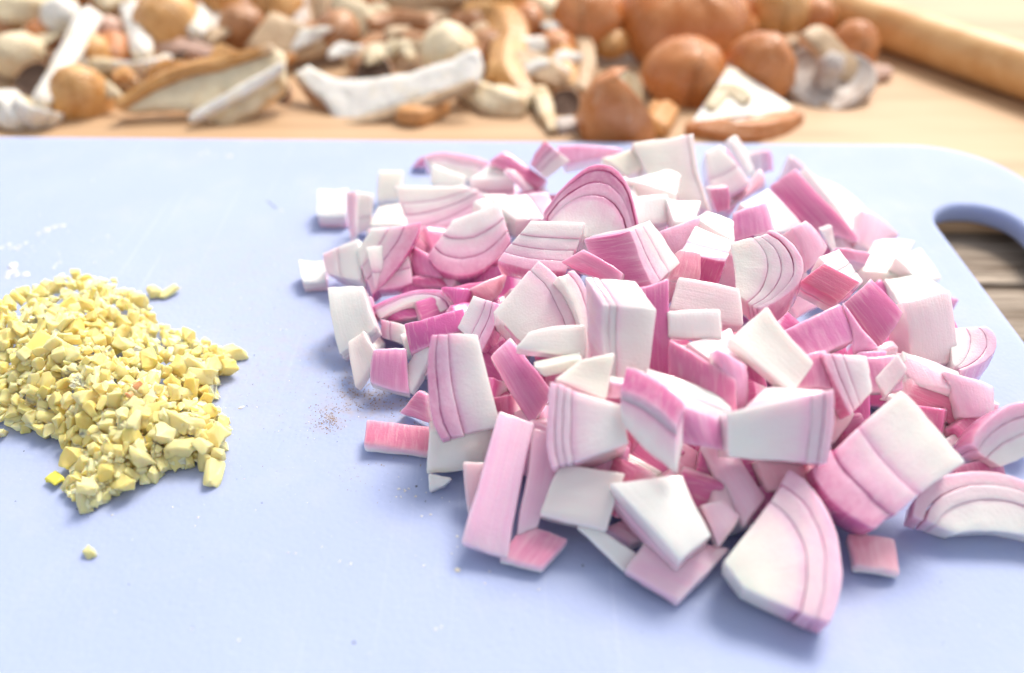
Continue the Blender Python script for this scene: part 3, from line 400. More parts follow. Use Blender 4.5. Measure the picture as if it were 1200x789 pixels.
{'m':'cut','P':[[2.847,12.778,3.514],[2.688,11.963,2.197],[1.869,11.95,2.254],[1.776,12.788,3.633]],'e':[-0.38,0.62,0.28],'nl':3,'b':[0,0.01],'pk':0.38,'hu':0.2,'cr':0.25,'fr':[0.72,0.86],'label':'upright snow white block with a fibrous face in the centre'},
{'m':'skin','P':[[2.35,13.424,3.533],[3.206,13.631,3.707],[3.284,12.466,1.787],[2.738,12.444,1.856]],'e':[-0.03,0.247,-0.28],'nl':1,'b':[0,0.04],'pk':0.8,'hu':0.1,'cr':0.3,'fr':None,'label':'tall saturated pink slab standing behind the upright white block'},
{'m':'skin','P':[[1.827,11.646,2.658],[2.576,11.625,2.604],[2.476,11.521,2.344],[1.817,11.503,2.298]],'e':[0.0,0.348,-0.139],'nl':1,'b':[0,0],'pk':0.45,'hu':0.2,'cr':0.3,'fr':None,'label':'dull pink foot below the upright white block'},
{'m':'skin','P':[[-0.462,12.999,2.076],[-0.022,13.277,2.417],[0.843,12.4,1.664],[0.398,11.916,1.117]],'e':[0.023,0.156,-0.255],'nl':1,'b':[0,0.09],'pk':0.62,'hu':0,'cr':0.3,'fr':None,'label':'mauve pink curved tile on the handle side of the big rosy chunk'},
{'m':'cut','P':[[2.067,11.037,2.595],[2.144,10.537,2.102],[0.763,10.207,1.777],[0.713,11.331,2.885]],'e':[0.055,0.495,-0.88],'nl':4,'b':[0,0.05],'pk':0.6,'hu':0.2,'cr':0.2,'fr':[0.7,0.8,0.9],'label':'plump white block with pink stripes towards the garlic in the front centre'},
{'m':'cut','P':[[2.048,10.644,2.412],[3.001,9.84,2.003],[2.984,10.413,2.682],[1.967,11.095,2.906]],'e':[0.15,0.45,0.27],'nl':2,'b':[-0.05,0.1],'pk':0.7,'hu':0.2,'cr':0.3,'fr':[0.75],'label':'curled white piece with a rolled pink rim in the front centre'},
{'m':'skin','P':[[2.561,11.264,2.631],[4.139,10.851,2.223],[4.088,10.508,1.885],[3.194,10.625,2.0]],'e':[0.035,0.595,0.14],'nl':2,'b':[0,0],'pk':0.6,'hu':0,'cr':0.3,'fr':None,'label':'mauve slab with a grey white top behind the curled piece'},
{'m':'inner','P':[[3.362,13.94,2.616],[3.608,14.471,3.139],[4.904,14.287,2.958],[4.941,13.694,2.373]],'e':[0.0,0.233,-0.385],'nl':1,'b':[0,0.03],'pk':0.22,'hu':0.2,'cr':0.4,'fr':None,'label':'dusky pinkish grey tile on the handle side of the tall pink slab'},
{'m':'inner','P':[[3.152,13.137,3.238],[4.188,13.149,3.258],[4.235,12.815,2.721],[3.178,12.845,2.77]],'e':[0.0,0.247,-0.283],'nl':1,'b':[0,0],'pk':0,'hu':0.2,'cr':0,'fr':None,'label':'small icy white rectangle on the dusky grey tile'},
{'m':'inner','P':[[4.243,12.311,3.125],[4.976,12.855,3.579],[5.809,11.892,2.909],[5.361,11.43,2.535]],'e':[0.014,0.162,-0.338],'nl':1,'b':[0,0],'pk':0.05,'hu':0.2,'cr':0.45,'fr':None,'label':'cream white rectangular tile lying tilted in the centre, longest of the white tiles'},
{'m':'skin','P':[[3.072,12.222,3.231],[4.272,11.609,2.784],[4.261,11.138,2.106],[3.032,11.725,2.507]],'e':[0.059,0.231,-0.29],'nl':1,'b':[0,0.06],'pk':0.75,'hu':0.3,'cr':0.3,'fr':None,'label':'long pink slab just below the icy rectangle'},
{'m':'inner','P':[[3.514,12.738,2.742],[4.481,13.133,2.857],[4.655,12.139,2.567],[4.369,11.876,2.49]],'e':[0.0,0.042,-0.373],'nl':1,'b':[0,0],'pk':0.3,'hu':0.2,'cr':0.3,'fr':None,'label':'pale pink top behind the slab below the icy rectangle'},
{'m':'skin','P':[[3.848,11.839,3.302],[4.557,11.968,2.795],[4.609,11.547,1.976],[4.274,11.425,2.105]],'e':[-0.137,0.233,-0.26],'nl':1,'b':[0,0],'pk':0.5,'hu':0,'cr':0.3,'fr':None,'label':'mauve slab standing on the handle side of the slab below the icy rectangle'},
{'m':'cut','P':[[3.903,10.552,2.893],[3.917,10.125,2.194],[5.69,10.046,2.066],[5.726,10.752,3.22]],'e':[0.0,0.596,-0.674],'nl':3,'b':[0,0.03],'pk':0.5,'hu':0.2,'cr':0.3,'fr':[0.78,0.9],'label':'blocky white piece with a layered pink border behind the largest front wedge'},
{'m':'skin','P':[[4.307,10.987,2.519],[4.841,11.471,2.66],[6.094,11.393,2.638],[5.593,10.95,2.508]],'e':[0.0,0.05,-0.447],'nl':1,'b':[0,0],'pk':0.3,'hu':0.2,'cr':0.3,'fr':None,'label':'pale pink lid on top of the layered bordered block'},
{'m':'skin','P':[[4.623,12.331,2.636],[4.973,12.24,2.406],[5.146,12.11,2.08],[4.707,12.166,2.22]],'e':[0.0,0.348,-0.139],'nl':1,'b':[0,0],'pk':1,'hu':0.1,'cr':0.3,'fr':None,'label':'deep wine pink chip in the gap under the cream white tile'},
{'m':'skin','P':[[5.581,12.388,2.583],[6.269,12.489,2.682],[6.351,11.953,2.154],[5.604,11.986,2.186]],'e':[0.0,0.31,-0.514],'nl':2,'b':[0,0],'pk':0.65,'hu':0.2,'cr':0.3,'fr':None,'label':'rosy chunk under the handle-side corner of the cream white tile'},
{'m':'inner','P':[[6.514,12.077,1.792],[6.958,11.867,1.585],[6.487,11.45,1.173],[6.369,11.554,1.276]],'e':[0.0,0.194,-0.321],'nl':1,'b':[0,0],'pk':0.25,'hu':0.2,'cr':0.1,'fr':None,'label':'small grey pink shard on the handle side of the layered bordered block'},
{'m':'inner','P':[[-0.259,11.647,1.898],[0.423,11.425,1.792],[-0.108,9.282,0.34],[-0.966,9.507,0.438]],'e':[0.01,0.103,-0.241],'nl':1,'b':[0,-0.05],'pk':0.42,'hu':0,'cr':0.1,'fr':None,'label':'long pale pink strip hanging down the front on the garlic side of the pile'},
{'m':'inner','P':[[0.415,11.455,1.613],[1.085,11.396,1.509],[0.512,9.84,0.533],[0.108,9.684,0.469]],'e':[-0.015,0.103,-0.241],'nl':1,'b':[0,-0.04],'pk':0.4,'hu':0,'cr':0.3,'fr':None,'label':'second pale strip tucked behind the long hanging strip'},
{'m':'inner','P':[[-1.716,11.781,1.148],[-0.291,11.806,1.211],[-0.404,11.463,0.347],[-1.796,11.424,0.249]],'e':[0.0,0.557,-0.222],'nl':1,'b':[0,0.03],'pk':0.08,'hu':0.2,'cr':0.7,'fr':None,'label':'cream white block under the big rosy chunk'},
{'m':'inner','P':[[-1.759,11.285,0.444],[-1.223,11.206,0.366],[-1.41,11.087,0.248],[-1.723,10.999,0.162]],'e':[0.0,0.116,-0.193],'nl':1,'b':[0,0],'pk':0.02,'hu':0.2,'cr':0.3,'fr':None,'label':'tiny white chip on the board below the cream block'},
{'m':'skin','P':[[-0.976,11.114,1.004],[-0.432,11.105,0.995],[-0.581,10.464,0.364],[-0.914,10.346,0.247]],'e':[0.0,0.155,-0.257],'nl':1,'b':[0,0],'pk':0.34,'hu':0.55,'cr':0.3,'fr':None,'label':'peach pink flake on the garlic side of the long hanging strip'},
{'m':'skin','P':[[0.231,9.981,0.493],[1.09,9.675,0.403],[0.565,9.105,0.237],[-0.246,9.341,0.306]],'e':[0.0,0.029,-0.261],'nl':1,'b':[0,0.02],'pk':0.62,'hu':0.3,'cr':0.3,'fr':None,'label':'flat pink square tile lying alone at the front edge'},
{'m':'inner','P':[[0.536,9.813,0.975],[0.913,10.456,1.609],[2.154,10.356,1.51],[1.766,9.564,0.729]],'e':[0.0,0.31,-0.514],'nl':1,'b':[0,0.06],'pk':0.14,'hu':0.2,'cr':0.55,'fr':None,'label':'rounded greyish cream block at the front on the garlic side of the twin whites'},
{'m':'inner','P':[[1.78,9.98,1.606],[3.09,10.123,1.678],[3.542,9.119,1.17],[2.957,8.744,0.981]],'e':[0.0,0.252,-0.759],'nl':2,'b':[0,0.02],'pk':0.6,'hu':0.3,'cr':0.25,'fr':None,'label':'brilliant white square with a pink underside at the front centre'},
{'m':'inner','P':[[1.873,10.932,0.987],[2.329,11.302,1.095],[3.023,10.884,0.973],[2.745,10.714,0.923]],'e':[0.0,0.033,-0.298],'nl':1,'b':[0,0],'pk':0.06,'hu':0.2,'cr':0.4,'fr':None,'label':'pale tile behind the brilliant white square'},
{'m':'inner','P':[[1.207,9.665,0.758],[1.425,9.729,0.822],[2.384,9.3,0.398],[2.102,9.078,0.18]],'e':[0.0,0.116,-0.193],'nl':1,'b':[0,0],'pk':0.04,'hu':0.2,'cr':0.2,'fr':None,'label':'thin whitish sliver on the board at the front centre'},
{'m':'inner','P':[[2.055,9.016,0.425],[2.58,9.61,0.598],[4.087,9.373,0.53],[2.995,8.406,0.247]],'e':[0.0,0.029,-0.261],'nl':1,'b':[0,0.03],'pk':0.4,'hu':0.1,'cr':0.3,'fr':None,'label':'wet pale mauve slice flat on the board at the front centre'},
{'m':'skin','P':[[1.749,9.98,0.374],[2.276,10.174,0.43],[2.813,9.788,0.318],[2.229,9.631,0.272]],'e':[0.0,0.029,-0.261],'nl':1,'b':[0,0],'pk':0.4,'hu':0.2,'cr':0.3,'fr':None,'label':'pinkish flake under the brilliant white square'},
{'m':'skin','P':[[3.493,9.756,1.269],[3.891,9.828,1.34],[4.198,9.637,1.152],[3.773,9.215,0.735]],'e':[0.0,0.259,-0.428],'nl':2,'b':[0,0.08],'pk':0.3,'hu':0.2,'cr':0.3,'fr':None,'label':'shiny pale pink lump on the handle side of the brilliant white square'},
{'m':'skin','P':[[3.681,11.206,1.341],[4.282,11.218,1.408],[4.81,10.094,1.108],[4.283,9.571,0.888]],'e':[0.016,0.046,-0.22],'nl':1,'b':[0,0],'pk':0.28,'hu':0,'cr':0,'fr':None,'label':'silvery lilac wet skin slip behind the largest front wedge'},
{'m':'cut','P':[[3.774,8.695,0.986],[4.056,8.308,0.821],[5.432,7.722,0.623],[5.115,10.154,1.741]],'e':[0.023,0.191,-0.621],'nl':3,'b':[0,0.2],'pk':0.6,'hu':0.2,'cr':0.55,'fr':[0.66,0.84],'label':'largest front wedge, creamy white with two curved pink layers'},
{'m':'cut','P':[[7.388,11.431,2.626],[8.368,10.353,1.818],[6.604,9.36,1.073],[5.605,10.248,1.739]],'e':[0.0,0.431,-0.902],'nl':3,'b':[-0.04,0.13],'pk':0.85,'hu':0.2,'cr':0.4,'fr':[0.5,0.78],'label':'large diamond wedge with a white apex and pink base'},
{'m':'inner','P':[[7.971,12.821,1.151],[8.359,12.937,1.265],[8.481,12.862,1.192],[8.425,12.676,1.008]],'e':[0.0,0.155,-0.257],'nl':1,'b':[0,0],'pk':0.02,'hu':0.2,'cr':0.5,'fr':None,'label':'small white curl on the apex of the diamond wedge'},
{'m':'skin','P':[[4.655,10.65,1.501],[5.807,10.641,1.491],[5.897,10.312,1.168],[4.808,10.234,1.091]],'e':[0.0,0.194,-0.321],'nl':1,'b':[0,0],'pk':0.425,'hu':0.55,'cr':0.3,'fr':None,'label':'peach pink flake under the layered bordered block'},
{'m':'inner','P':[[5.937,10.697,0.715],[6.212,10.182,0.564],[6.991,10.053,0.527],[6.868,9.854,0.469]],'e':[0.0,0.029,-0.261],'nl':1,'b':[0,0],'pk':0.08,'hu':0.2,'cr':0.9,'fr':None,'label':'cream yellow strip in front of the diamond wedge'},
{'m':'skin','P':[[6.41,9.763,0.455],[7.289,9.672,0.428],[7.217,9.016,0.237],[6.392,9.149,0.276]],'e':[0.0,0.029,-0.261],'nl':1,'b':[0,0],'pk':0.51,'hu':0.55,'cr':0.5,'fr':None,'label':'small salmon chip lying flat on the bare board in front of the diamond wedge'},
{'m':'inner','P':[[9.123,12.051,0.661],[9.716,12.266,0.872],[9.629,12.075,0.685],[9.282,11.914,0.525]],'e':[0.0,0.136,-0.225],'nl':1,'b':[0,0],'pk':0.2,'hu':0.2,'cr':0.3,'fr':None,'label':'pale shaving between the diamond wedge and the edge stack'},
{'m':'cut','P':[[9.538,10.765,1.149],[10.372,10.928,1.51],[10.353,11.445,2.209],[8.98,11.073,1.472]],'e':[0.077,0.61,-0.789],'nl':3,'b':[0,0.22],'pk':0.65,'hu':0.2,'cr':0.3,'fr':[0.4,0.72],'label':'nested pink arches at the picture edge by the handle, the upper of two stacks'},
{'m':'cut','P':[[8.48,9.753,0.469],[10.247,9.562,0.442],[10.402,10.264,0.955],[7.713,10.025,0.617]],'e':[0.019,0.216,-0.472],'nl':3,'b':[0.05,0.27],'pk':0.55,'hu':0.35,'cr':0.3,'fr':[0.5,0.75],'label':'nested pink arches at the picture edge by the handle, the lower of two stacks'},
{'m':'skin','P':[[9.289,11.799,0.799],[9.476,11.871,0.87],[9.907,11.506,0.51],[9.314,11.466,0.471]],'e':[0.0,0.194,-0.321],'nl':1,'b':[0,0],'pk':0.85,'hu':0.2,'cr':0.3,'fr':None,'label':'vivid pink shred between the two nested arch stacks'},
{'m':'skin','P':[[8.832,11.122,0.819],[9.857,11.28,0.975],[9.95,10.729,0.432],[8.97,10.599,0.304]],'e':[0.0,0.194,-0.321],'nl':1,'b':[0,0],'pk':0.7,'hu':0.2,'cr':0.3,'fr':None,'label':'pink scrap propping up the lower nested arches'},
{'m':'cut','P':[[-3.819,18.135,1.562],[-2.795,18.242,1.667],[-2.583,17.463,0.9],[-3.602,17.358,0.796]],'e':[0.0,0.362,-0.599],'nl':2,'b':[0,0],'pk':0.6,'hu':0.2,'cr':0.3,'fr':None,'label':'small pale dice between the pale blush chip and the big ringed chunk'},
{'m':'skin','P':[[-4.434,16.759,0.889],[-3.535,16.827,0.956],[-3.423,16.214,0.352],[-4.271,16.18,0.319]],'e':[0.0,0.194,-0.321],'nl':1,'b':[0,0],'pk':0.6,'hu':0.2,'cr':0.3,'fr':None,'label':'small rosy dice on the slope above the off white wedge'},
{'m':'inner','P':[[-2.721,15.379,0.855],[-1.936,15.509,0.982],[-1.772,15.058,0.538],[-2.532,14.961,0.443]],'e':[0.0,0.194,-0.321],'nl':1,'b':[0,0],'pk':0.1,'hu':0.2,'cr':0.3,'fr':None,'label':'small white dice under the magenta core block'},
{'m':'skin','P':[[1.481,11.198,1.437],[2.303,11.134,1.373],[2.201,10.684,0.93],[1.437,10.735,0.98]],'e':[0.0,0.194,-0.321],'nl':1,'b':[0,0],'pk':0.55,'hu':0,'cr':0.3,'fr':None,'label':'small mauve dice between the plump white block and the brilliant white square'},
{'m':'cut','P':[[4.981,11.617,2.532],[5.783,11.553,2.469],[5.662,11.046,1.97],[4.865,11.109,2.032]],'e':[0.0,0.31,-0.514],'nl':2,'b':[0,0],'pk':0.5,'hu':0.2,'cr':0.3,'fr':None,'label':'small pale dice behind the blocky white piece'},
{'m':'skin','P':[[7.086,12.72,2.345],[7.89,12.789,2.413],[8.002,12.287,1.918],[7.162,12.206,1.838]],'e':[0.0,0.194,-0.321],'nl':1,'b':[0,0],'pk':0.6,'hu':0.2,'cr':0.3,'fr':None,'label':'small pink dice behind the white apex of the diamond wedge'}]
FILL = [{'m':'skin','P':[[4.409,11.036,1.457],[4.578,10.097,0.768],[5.386,10.43,0.413],[5.2,11.463,1.171]],'e':[-0.271,0.239,-0.393],'nl':1,'b':[0,0.06],'pk':0.99,'hu':0.1,'cr':0.2,'fr':None,'label':'buried pink shallot piece glimpsed between the upper ones'},
{'m':'skin','P':[[3.938,12.575,1.161],[3.331,12.031,0.811],[3.778,11.479,0.783],[4.445,12.077,1.168]],'e':[0.153,0.15,-0.497],'nl':1,'b':[0,0.06],'pk':1.05,'hu':0.05,'cr':0.2,'fr':None,'label':'buried pink shallot piece glimpsed between the upper ones'},
{'m':'skin','P':[[-1.594,17.393,0.819],[-0.946,18.209,1.301],[-1.614,18.842,1.266],[-2.327,17.944,0.735]],'e':[0.25,0.224,-0.715],'nl':1,'b':[0,0.06],'pk':0.41,'hu':0.12,'cr':0.2,'fr':None,'label':'buried pale shallot piece glimpsed between the upper ones'},
{'m':'skin','P':[[0.877,18.072,0.942],[1.516,17.587,0.744],[1.894,17.813,1.238],[1.192,18.347,1.456]],'e':[0.211,0.424,-0.357],'nl':1,'b':[0,0.06],'pk':1.13,'hu':0.19,'cr':0.2,'fr':None,'label':'buried pink shallot piece glimpsed between the upper ones'},
{'m':'skin','P':[[0.683,13.953,0.956],[-0.029,13.544,1.008],[0.114,13.148,0.501],[0.897,13.598,0.443]],'e':[-0.284,0.44,-0.423],'nl':1,'b':[0,0.06],'pk':0.8,'hu':0.02,'cr':0.2,'fr':None,'label':'buried pink shallot piece glimpsed between the upper ones'},
{'m':'skin','P':[[0.58,15.627,1.138],[0.5,14.626,0.666],[1.29,14.356,0.974],[1.378,15.458,1.493]],'e':[0.346,0.277,-0.646],'nl':1,'b':[0,0.06],'pk':0.84,'hu':0.14,'cr':0.2,'fr':None,'label':'buried pink shallot piece glimpsed between the upper ones'},
{'m':'skin','P':[[9.893,12.843,0.391],[10.493,12.605,0.455],[10.571,12.836,0.914],[9.911,13.098,0.844]],'e':[0.293,0.64,-0.371],'nl':1,'b':[0,0.06],'pk':0.35,'hu':0.16,'cr':0.2,'fr':None,'label':'buried pale shallot piece glimpsed between the upper ones'},
{'m':'skin','P':[[3.32,13.86,1.571],[2.328,14.403,1.289],[2.055,13.727,0.704],[3.147,13.129,1.015]],'e':[0.367,0.363,-0.591],'nl':1,'b':[0,0.06],'pk':1.05,'hu':0.32,'cr':0.2,'fr':None,'label':'buried pink shallot piece glimpsed between the upper ones'},
{'m':'skin','P':[[2.804,15.729,1.105],[3.422,15.134,1.072],[3.919,15.579,1.242],[3.239,16.233,1.279]],'e':[0.085,0.12,-0.563],'nl':1,'b':[0,0.06],'pk':1.11,'hu':0.35,'cr':0.2,'fr':None,'label':'buried pink shallot piece glimpsed between the upper ones'},
{'m':'skin','P':[[5.929,10.992,0.42],[6.688,11.499,0.667],[6.313,11.89,1.197],[5.478,11.332,0.926]],'e':[-0.142,0.407,-0.4],'nl':1,'b':[0,0.06],'pk':1.18,'hu':0.26,'cr':0.2,'fr':None,'label':'buried pink shallot piece glimpsed between the upper ones'},
{'m':'skin','P':[[6.036,21.571,0.902],[6.556,21.338,0.632],[6.851,21.71,0.804],[6.28,21.966,1.102]],'e':[-0.138,0.385,-0.594],'nl':1,'b':[0,0.06],'pk':0.4,'hu':0.14,'cr':0.2,'fr':None,'label':'buried pale shallot piece glimpsed between the upper ones'},
{'m':'skin','P':[[2.719,10.648,0.581],[3.439,11.176,1.21],[2.937,11.889,1.282],[2.144,11.308,0.591]],'e':[0.295,0.265,-0.561],'nl':1,'b':[0,0.06],'pk':1.11,'hu':0.25,'cr':0.2,'fr':None,'label':'buried pink shallot piece glimpsed between the upper ones'},
{'m':'skin','P':[[-1.941,21.478,0.839],[-1.459,20.925,0.273],[-0.876,20.886,0.731],[-1.406,21.495,1.354]],'e':[0.229,0.458,-0.253],'nl':1,'b':[0,0.06],'pk':1.16,'hu':0.0,'cr':0.2,'fr':None,'label':'buried pink shallot piece glimpsed between the upper ones'},
{'m':'skin','P':[[1.623,15.875,1.426],[1.971,15.613,0.701],[2.521,16.003,0.774],[2.138,16.292,1.571]],'e':[-0.306,0.491,-0.325],'nl':1,'b':[0,0.06],'pk':0.94,'hu':0.23,'cr':0.2,'fr':None,'label':'buried pink shallot piece glimpsed between the upper ones'},
{'m':'skin','P':[[10.224,12.328,0.432],[10.855,11.823,0.38],[11.152,12.074,0.9],[10.458,12.63,0.958]],'e':[0.291,0.401,-0.36],'nl':1,'b':[0,0.06],'pk':0.34,'hu':0.09,'cr':0.2,'fr':None,'label':'buried pale shallot piece glimpsed between the upper ones'},
{'m':'skin','P':[[4.122,16.603,1.499],[3.865,16.064,0.56],[4.666,15.677,0.497],[4.949,16.27,1.53]],'e':[0.227,0.529,-0.366],'nl':1,'b':[0,0.06],'pk':0.99,'hu':0.26,'cr':0.2,'fr':None,'label':'buried pink shallot piece glimpsed between the upper ones'},
{'m':'skin','P':[[8.369,16.229,1.351],[7.87,15.703,0.762],[8.443,15.245,0.611],[8.992,15.823,1.259]],'e':[0.157,0.341,-0.437],'nl':1,'b':[0,0.06],'pk':0.98,'hu':0.37,'cr':0.2,'fr':None,'label':'buried pink shallot piece glimpsed between the upper ones'},
{'m':'skin','P':[[7.55,14.104,1.133],[8.344,13.536,0.663],[8.96,14.101,0.896],[8.087,14.726,1.413]],'e':[-0.108,0.382,-0.643],'nl':1,'b':[0,0.06],'pk':0.88,'hu':0.12,'cr':0.2,'fr':None,'label':'buried pink shallot piece glimpsed between the upper ones'},
{'m':'skin','P':[[4.637,10.407,0.889],[3.825,10.352,1.255],[3.716,9.686,1.019],[4.608,9.747,0.616]],'e':[-0.287,0.258,-0.596],'nl':1,'b':[0,0.06],'pk':0.29,'hu':0.34,'cr':0.2,'fr':None,'label':'buried pale shallot piece glimpsed between the upper ones'},
{'m':'skin','P':[[8.845,19.105,1.239],[8.128,19.234,0.869],[8.172,18.693,0.503],[8.961,18.55,0.91]],'e':[0.238,0.268,-0.367],'nl':1,'b':[0,0.06],'pk':0.84,'hu':0.15,'cr':0.2,'fr':None,'label':'buried pink shallot piece glimpsed between the upper ones'},
{'m':'skin','P':[[5.354,12.74,0.866],[5.289,13.499,1.433],[4.704,13.796,1.048],[4.775,12.961,0.424]],'e':[0.439,0.339,-0.404],'nl':1,'b':[0,0.06],'pk':0.91,'hu':0.22,'cr':0.2,'fr':None,'label':'buried pink shallot piece glimpsed between the upper ones'},
{'m':'skin','P':[[7.508,20.384,0.908],[7.474,19.962,0.504],[7.87,19.753,0.646],[7.907,20.218,1.091]],'e':[0.314,0.338,-0.379],'nl':1,'b':[0,0.06],'pk':1.12,'hu':0.01,'cr':0.2,'fr':None,'label':'buried pink shallot piece glimpsed between the upper ones'},
{'m':'skin','P':[[6.514,16.753,1.582],[7.129,16.043,0.852],[7.914,16.582,0.893],[7.238,17.363,1.696]],'e':[-0.22,0.362,-0.537],'nl':1,'b':[0,0.06],'pk':0.33,'hu':0.15,'cr':0.2,'fr':None,'label':'buried pale shallot piece glimpsed between the upper ones'},
{'m':'skin','P':[[5.187,9.552,0.463],[5.811,10.359,0.972],[5.079,10.809,1.286],[4.392,9.92,0.726]],'e':[-0.013,0.289,-0.443],'nl':1,'b':[0,0.06],'pk':0.81,'hu':0.08,'cr':0.2,'fr':None,'label':'buried pink shallot piece glimpsed between the upper ones'},
{'m':'skin','P':[[-2.263,19.39,0.763],[-2.94,19.465,1.431],[-3.402,18.96,1.087],[-2.656,18.878,0.353]],'e':[-0.275,0.478,-0.333],'nl':1,'b':[0,0.06],'pk':0.81,'hu':0.37,'cr':0.2,'fr':None,'label':'buried pink shallot piece glimpsed between the upper ones'},
{'m':'skin','P':[[6.111,10.446,0.66],[6.974,10.614,0.485],[6.933,11.296,0.706],[5.984,11.112,0.898]],'e':[-0.122,0.143,-0.465],'nl':1,'b':[0,0.06],'pk':0.82,'hu':0.31,'cr':0.2,'fr':None,'label':'buried pink shallot piece glimpsed between the upper ones'},
{'m':'skin','P':[[2.599,20.152,0.39],[3.284,20.728,1.183],[2.534,21.052,1.686],[1.781,20.418,0.813]],'e':[-0.015,0.423,-0.295],'nl':1,'b':[0,0.06],'pk':0.31,'hu':0.02,'cr':0.2,'fr':None,'label':'buried pale shallot piece glimpsed between the upper ones'},
{'m':'skin','P':[[5.431,19.386,1.218],[4.749,19.84,1.416],[4.321,19.337,1.276],[5.07,18.837,1.058]],'e':[-0.032,0.161,-0.478],'nl':1,'b':[0,0.06],'pk':1.02,'hu':0.19,'cr':0.2,'fr':None,'label':'buried pink shallot piece glimpsed between the upper ones'},
{'m':'skin','P':[[4.476,14.839,1.596],[4.318,14.028,0.883],[5.075,14.172,0.47],[5.248,15.063,1.253]],'e':[-0.242,0.334,-0.327],'nl':1,'b':[0,0.06],'pk':1.11,'hu':0.33,'cr':0.2,'fr':None,'label':'buried pink shallot piece glimpsed between the upper ones'},
{'m':'skin','P':[[0.882,18.484,0.955],[0.61,19.231,1.373],[-0.002,19.272,0.997],[0.297,18.451,0.537]],'e':[0.328,0.395,-0.491],'nl':1,'b':[0,0.06],'pk':0.82,'hu':0.08,'cr':0.2,'fr':None,'label':'buried pink shallot piece glimpsed between the upper ones'},
{'m':'skin','P':[[-0.004,14.23,0.61],[0.481,14.908,1.102],[-0.134,15.378,1.155],[-0.667,14.632,0.613]],'e':[0.166,0.277,-0.544],'nl':1,'b':[0,0.06],'pk':0.39,'hu':0.26,'cr':0.2,'fr':None,'label':'buried pale shallot piece glimpsed between the upper ones'},
{'m':'skin','P':[[2.392,15.147,1.286],[1.857,14.567,1.129],[2.306,14.155,0.916],[2.895,14.793,1.09]],'e':[-0.062,0.196,-0.511],'nl':1,'b':[0,0.06],'pk':1.08,'hu':0.18,'cr':0.2,'fr':None,'label':'buried pink shallot piece glimpsed between the upper ones'},
{'m':'skin','P':[[5.963,19.221,0.454],[6.601,18.92,1.116],[6.615,19.602,1.484],[5.913,19.934,0.756]],'e':[0.424,0.17,-0.332],'nl':1,'b':[0,0.06],'pk':0.91,'hu':0.08,'cr':0.2,'fr':None,'label':'buried pink shallot piece glimpsed between the upper ones'},
{'m':'skin','P':[[-1.465,15.648,1.502],[-1.094,14.674,0.92],[-0.272,15.079,0.645],[-0.68,16.149,1.285]],'e':[-0.331,0.247,-0.625],'nl':1,'b':[0,0.06],'pk':1.0,'hu':0.02,'cr':0.2,'fr':None,'label':'buried pink shallot piece glimpsed between the upper ones'},
{'m':'skin','P':[[5.115,17.697,1.182],[5.563,16.978,0.807],[6.107,16.993,1.314],[5.614,17.785,1.726]],'e':[0.389,0.467,-0.431],'nl':1,'b':[0,0.06],'pk':0.41,'hu':0.28,'cr':0.2,'fr':None,'label':'buried pale shallot piece glimpsed between the upper ones'},
{'m':'skin','P':[[6.437,12.344,0.503],[6.364,13.148,0.993],[5.613,13.086,1.074],[5.694,12.201,0.535]],'e':[-0.071,0.267,-0.448],'nl':1,'b':[0,0.06],'pk':0.94,'hu':0.23,'cr':0.2,'fr':None,'label':'buried pink shallot piece glimpsed between the upper ones'},
{'m':'skin','P':[[9.895,12.727,1.044],[9.298,12.162,0.857],[9.719,11.771,0.501],[10.376,12.393,0.706]],'e':[-0.131,0.297,-0.481],'nl':1,'b':[0,0.06],'pk':1.05,'hu':0.36,'cr':0.2,'fr':None,'label':'buried pink shallot piece glimpsed between the upper ones'},
{'m':'skin','P':[[6.968,13.628,0.684],[7.842,14.11,0.52],[7.76,14.588,1.17],[6.798,14.058,1.35]],'e':[-0.266,0.377,-0.311],'nl':1,'b':[0,0.06],'pk':0.81,'hu':0.05,'cr':0.2,'fr':None,'label':'buried pink shallot piece glimpsed between the upper ones'},
{'m':'skin','P':[[5.003,10.532,1.092],[5.639,10.138,0.487],[6.245,10.451,0.845],[5.546,10.885,1.509]],'e':[-0.052,0.633,-0.467],'nl':1,'b':[0,0.06],'pk':0.41,'hu':0.03,'cr':0.2,'fr':None,'label':'buried pale shallot piece glimpsed between the upper ones'},
{'m':'skin','P':[[-0.381,20.698,1.499],[-1.168,19.929,1.035],[-0.49,19.381,0.641],[0.375,20.227,1.151]],'e':[-0.032,0.407,-0.621],'nl':1,'b':[0,0.06],'pk':0.8,'hu':0.31,'cr':0.2,'fr':None,'label':'buried pink shallot piece glimpsed between the upper ones'},
{'m':'skin','P':[[2.007,21.475,1.371],[1.044,21.61,1.225],[1.019,21.121,0.607],[2.079,20.973,0.768]],'e':[0.105,0.402,-0.322],'nl':1,'b':[0,0.06],'pk':0.91,'hu':0.38,'cr':0.2,'fr':None,'label':'buried pink shallot piece glimpsed between the upper ones'},
{'m':'skin','P':[[0.262,11.271,0.381],[0.303,11.785,1.078],[-0.388,11.857,1.12],[-0.433,11.291,0.352]],'e':[0.027,0.449,-0.332],'nl':1,'b':[0,0.06],'pk':0.81,'hu':0.33,'cr':0.2,'fr':None,'label':'buried pink shallot piece glimpsed between the upper ones'},
{'m':'skin','P':[[-2.351,15.142,1.054],[-2.217,14.239,0.438],[-1.362,14.158,0.645],[-1.509,15.152,1.322]],'e':[0.13,0.304,-0.418],'nl':1,'b':[0,0.06],'pk':0.37,'hu':0.15,'cr':0.2,'fr':None,'label':'buried pale shallot piece glimpsed between the upper ones'},
